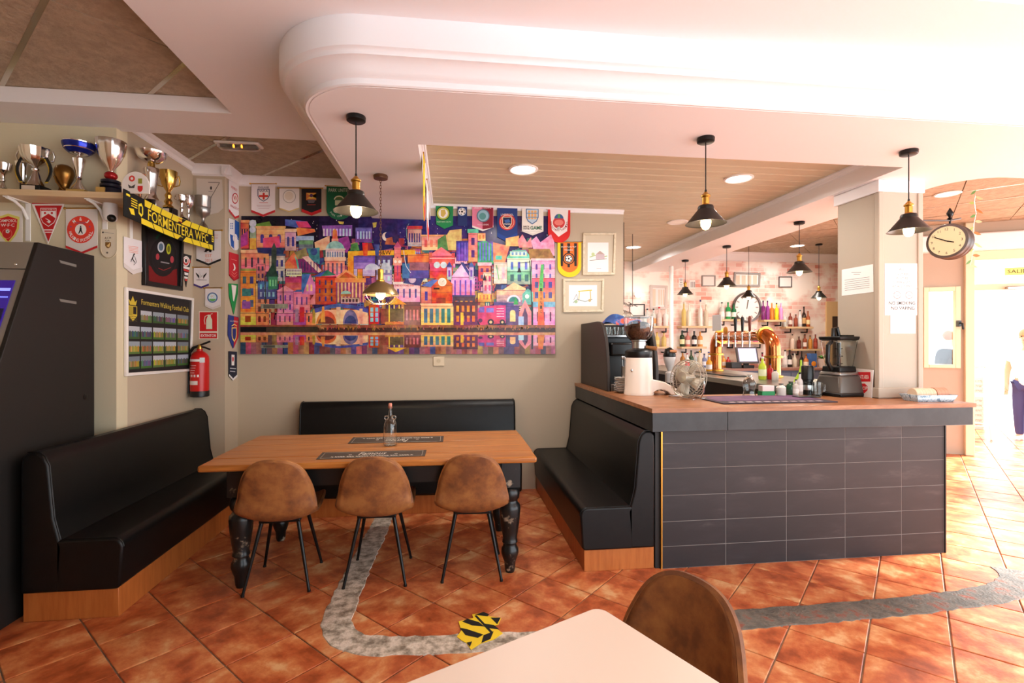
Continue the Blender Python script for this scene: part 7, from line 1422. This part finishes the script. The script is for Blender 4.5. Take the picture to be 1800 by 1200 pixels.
# trailing leaf garland
g = thing('leaf_garland', 'thin trailing leaf garland hanging beside the station clock', 'garland', (4.75, 4.6, 2.9)); gp = [at_y(u, v, 4.6) for u, v in ((1716, 335), (1713, 355), (1716, 375), (1712, 395), (1711, 412), (1713, 430), (1709, 450), (1706, 466))]; L0 = Vector(g.location)
part('string', MB().tube([p_-L0 for p_ in gp], .0015, 5), M_whitemetal, g)
for k in range(14):
    i = k*(len(gp)-1)/13; a = gp[min(int(i), len(gp)-2)].lerp(gp[min(int(i), len(gp)-2)+1], i-int(min(i, len(gp)-2)))-L0; s = 1 if k % 2 else -1; d = Vector((s*.08, -.01, -.045+.02*(k % 3)))
    part('leaf', MB().grid(lambda a_, b_: a+d*b_+Vector((0, 0, (a_-.5)*.032*math.sin(PI*min(.97, b_+.03)))), 3, 5), cmat([(90, 140, 70), (200, 196, 150), (150, 170, 90), (196, 120, 60)][k % 4], .6), g)
# globe wall lamp and the doorway at the far ends of the brick wall
q = at_y(1121, 517, YBR-.12); t = thing('wall_lamp', 'white globe wall lamp on the brick wall near the beige wall end', 'wall lamp', (q.x, YBR, q.z))
part('arm', MB().cyl((0, 0, 0), (0, -.1, 0), .03, 14), M_whitemetal, t); part('globe', MB().ball((0, -.14, 0), .055, 18, 12), M_lamp, t)
d2 = struct('door_2', MB().box(at_y(1451, 560, YBR).x, at_y(1461, 560, YBR).x, YBR-.03, YBR, 0, at_y(1455, 530, YBR).z), mat('pine_door_frame', (222, 190, 140), .5), 'pine frame of the dark doorway in the brick wall')
part('opening_shade_sheet', MB().box(at_y(1461, 560, YBR).x, at_y(1484, 560, YBR).x, YBR-.008, YBR-.001, 0, at_y(1465, 556, YBR).z), mat('doorway_painted_shade', (70, 56, 48), .8), d2); part('lintel', MB().box(at_y(1461, 560, YBR).x, at_y(1484, 560, YBR).x, YBR-.03, YBR-.001, at_y(1465, 556, YBR).z, at_y(1455, 530, YBR).z), MATS['pine_door_frame'], d2)  # dark sheet on the wall stands in for the unlit interior
# ================================================================ OUTSIDE THE DOOR
def skin_body(name, joints, edges, m, parent, sub=2):
    me = bpy.data.meshes.new(name); keys = list(joints); me.from_pydata([joints[k][0] for k in keys], [(keys.index(a), keys.index(b)) for a, b in edges], [])
    o = bpy.data.objects.new(name, me); COL.objects.link(o); adopt(o, parent); me.materials.append(m)
    md = o.modifiers.new('skin', 'SKIN'); md.use_smooth_shade = True
    for i, k in enumerate(keys):
        r = joints[k][1]; sv = me.skin_vertices[0].data[i]; sv.radius = r if isinstance(r, tuple) else (r, r); sv.use_root = (i == 0)
    s = o.modifiers.new('sub', 'SUBSURF'); s.levels = sub; s.render_levels = sub
    return o
def person(label, loc, rotz, lean, shirt, trousers, hair, sitting=False, seat=.78):
    t = thing('person', label, 'person', loc, rotz); z0 = seat-.02 if sitting else .93
    hip = (0, 0, z0); L = lean
    J = {'hip': (hip, (.15, .11)), 'waist': ((0, L*.3, z0+.18), (.135, .1)), 'chest': ((0, L*.7, z0+.36), (.16, .115)), 'neck0': ((0, L*.95, z0+.50), (.075, .07)), 'neck': ((0, L*1.1, z0+.57), (.052, .052)), 'head0': ((0, L*1.2-.01, z0+.64), (.07, .085)), 'head': ((0, L*1.2-.015, z0+.73), (.078, .095)), 'crown': ((0, L*1.2, z0+.80), (.05, .06))}
    E_ = [('hip', 'waist'), ('waist', 'chest'), ('chest', 'neck0'), ('neck0', 'neck'), ('neck', 'head0'), ('head0', 'head'), ('head', 'crown')]
    for s, n in ((-1, 'l'), (1, 'r')):
        J['sh'+n] = ((s*.185, L*.85, z0+.45), .06); J['el'+n] = ((s*.235, L*.75-(.1 if sitting else .0), z0+.18), .043); J['wr'+n] = ((s*.22, L*.8-(.34 if sitting else .08), z0+(.2 if sitting else -.06)), .03)
        J['pm'+n] = ((s*.215, L*.8-(.40 if sitting else .1), z0+(.2 if sitting else -.12)), (.034, .018))
        E_ += [('chest', 'sh'+n), ('sh'+n, 'el'+n), ('el'+n, 'wr'+n), ('wr'+n, 'pm'+n)]
        for f in range(4):
            J['f%s%d' % (n, f)] = ((s*(.195+.013*f), L*.8-(.44 if sitting else .11), z0+(.195 if sitting else -.165)), .009); J['g%s%d' % (n, f)] = ((s*(.195+.013*f), L*.8-(.47 if sitting else .125), z0+(.18 if sitting else -.2)), .008); E_ += [('pm'+n, 'f%s%d' % (n, f)), ('f%s%d' % (n, f), 'g%s%d' % (n, f))]
        J['th'+n] = ((s*.18, L*.8-(.41 if sitting else .13), z0+(.21 if sitting else -.13)), .01); E_.append(('wr'+n, 'th'+n))
        J['hp'+n] = ((s*.09, 0, z0-.04), .095)
        if sitting: J['kn'+n] = ((s*.12, -.42, z0-.02), .06); J['an'+n] = ((s*.12, -.36, z0-.46), .04); J['to'+n] = ((s*.13, -.5, z0-.5), .035)
        else: J['kn'+n] = ((s*.1, -.02, .5), .062); J['an'+n] = ((s*.1, .02, .09), .042); J['to'+n] = ((s*.11, -.15, .045), .036)
        E_ += [('hip', 'hp'+n), ('hp'+n, 'kn'+n), ('kn'+n, 'an'+n), ('an'+n, 'to'+n)]
    skin_body('body', J, E_, M_skin, t)
    def wear(nm, keys, grow, m):
        JJ = {k: (J[k][0], tuple(x+grow for x in (J[k][1] if isinstance(J[k][1], tuple) else (J[k][1],)*2))) for k in keys}
        return skin_body(nm, JJ, [e for e in E_ if e[0] in keys and e[1] in keys], m, t)
    for s, n in ((-1, 'l'), (1, 'r')):
        p = Vector(J['sh'+n][0]).lerp(Vector(J['el'+n][0]), .55); J['sl'+n] = (tuple(p), .055); E_.append(('sh'+n, 'sl'+n))
    J['hem'] = ((0, 0, z0-.07), (.155, .115)); E_.append(('hip', 'hem'))
    wear('shirt', ['waist', 'hip', 'hem', 'chest', 'neck0', 'shl', 'shr', 'sll', 'slr'], .022, shirt)
    J['hip'] = (hip, (.11, .09))
    wear('trousers', ['hip', 'hpl', 'hpr', 'knl', 'knr', 'anl', 'anr'], .014, trousers)
    hz = J['head'][0]
    part('hair', MB().ball((hz[0], hz[1]+.022, hz[2]+.03), .108, 18, 12, sx=.9, sz=.95), hair, t)
    fy = hz[1]-.095
    for s in (-1, 1): part('eye', MB().ball((s*.032, fy, hz[2]+.0), .011, 8, 6), M_black, t); part('ear', MB().ball((s*.082, hz[1]+.005, hz[2]-.01), .022, 10, 6, sx=.4), M_skin, t)
    part('nose', MB().ball((0, fy-.012, hz[2]-.03), .014, 8, 6, sz=1.4), M_skin, t); part('mouth', MB().ball((0, fy+.004, hz[2]-.065), .02, 10, 6, sy=.3, sz=.25), cmat((170, 90, 84), .5), t)
    for s in (-1, 1):
        k = 'tol' if s < 0 else 'tor'; p = J[k][0]; part('shoe', MB().ball((p[0], p[1]+.05, p[2]-.0), .06, 14, 8, sy=2, sz=.75), cmat((220, 214, 210), .5), t)
    return t
M_tee = mat('charcoal_tee', (26, 29, 38), .8); M_wshirt = mat('white_blouse', (244, 240, 238), .7); M_navy = mat('navy_trousers', (62, 64, 110), .8); M_jean = mat('blue_jeans', (70, 84, 110), .8)
GZ = -.06
pz = at_z(1655, 690, GZ+.4)
sp0 = Vector((9.07, 8.25, GZ)); person('person in a charcoal t-shirt sitting outside the narrow window', sp0, math.radians(72), -.1, M_tee, M_jean, mat('brown_hair', (130, 96, 66), .7), True, .95)
person('person in a white top and navy trousers standing outside the door', (8.98, 6.80, GZ), math.radians(-70), -.02, M_wshirt, M_navy, mat('fair_hair', (196, 150, 110), .7))
def stool(label, x, y, h, m):
    t = thing('bar_stool', label, 'stool', (x, y, GZ)); part('seat', MB().lathe([(0, h), (.17, h), (.175, h-.01), (.17, h-.035), (0, h-.035)], 24), m, t)
    for sx_ in (-1, 1):
        for sy_ in (-1, 1): part('leg', MB().cyl((sx_*.11, sy_*.11, h-.03), (sx_*.17, sy_*.17, 0), .014, 8), m, t)
    part('foot_ring', MB().tube([(.145*math.cos(a)*1.35, .145*math.sin(a)*1.35, .28) for a in [2*PI*k/20 for k in range(20)]], .009, 6, True), m, t)
stool('white metal bar stool outside the door', 8.15, 6.95, .76, M_whitemetal); stool('white metal bar stool under the person in the charcoal t-shirt', sp0.x, sp0.y, .80, M_whitemetal)
# woven screen outdoors
q0, q1 = Vector((8.55, 8.0, GZ)), Vector((9.15, 7.6, GZ)); t = thing('woven_screen', 'pinkish woven screen panel standing outside the door', 'screen', q0); d = q1-q0
part('panel', MB().slab([(0, 0, .02), (d.x, d.y, .02), (d.x, d.y, .95), (0, 0, .95)], (.02, .03, 0)), mat('woven_pink', (206, 160, 146), .8, c2=(236, 214, 204), scale=60), t, smooth=False)
for e in (0, 1): part('post', MB().box(d.x*e-.02, d.x*e+.02, d.y*e-.02, d.y*e+.02, 0, 1.0), M_whitemetal, t, bev=.003)
for k in range(11): z = .06+.085*k; part('weave_strip', MB().slab([(0, 0, z), (d.x, d.y, z), (d.x, d.y, z+.05), (0, 0, z+.05)], (-.008, -.012, 0)), mat('weave_pale', (228, 196, 184), .8), t, smooth=False)
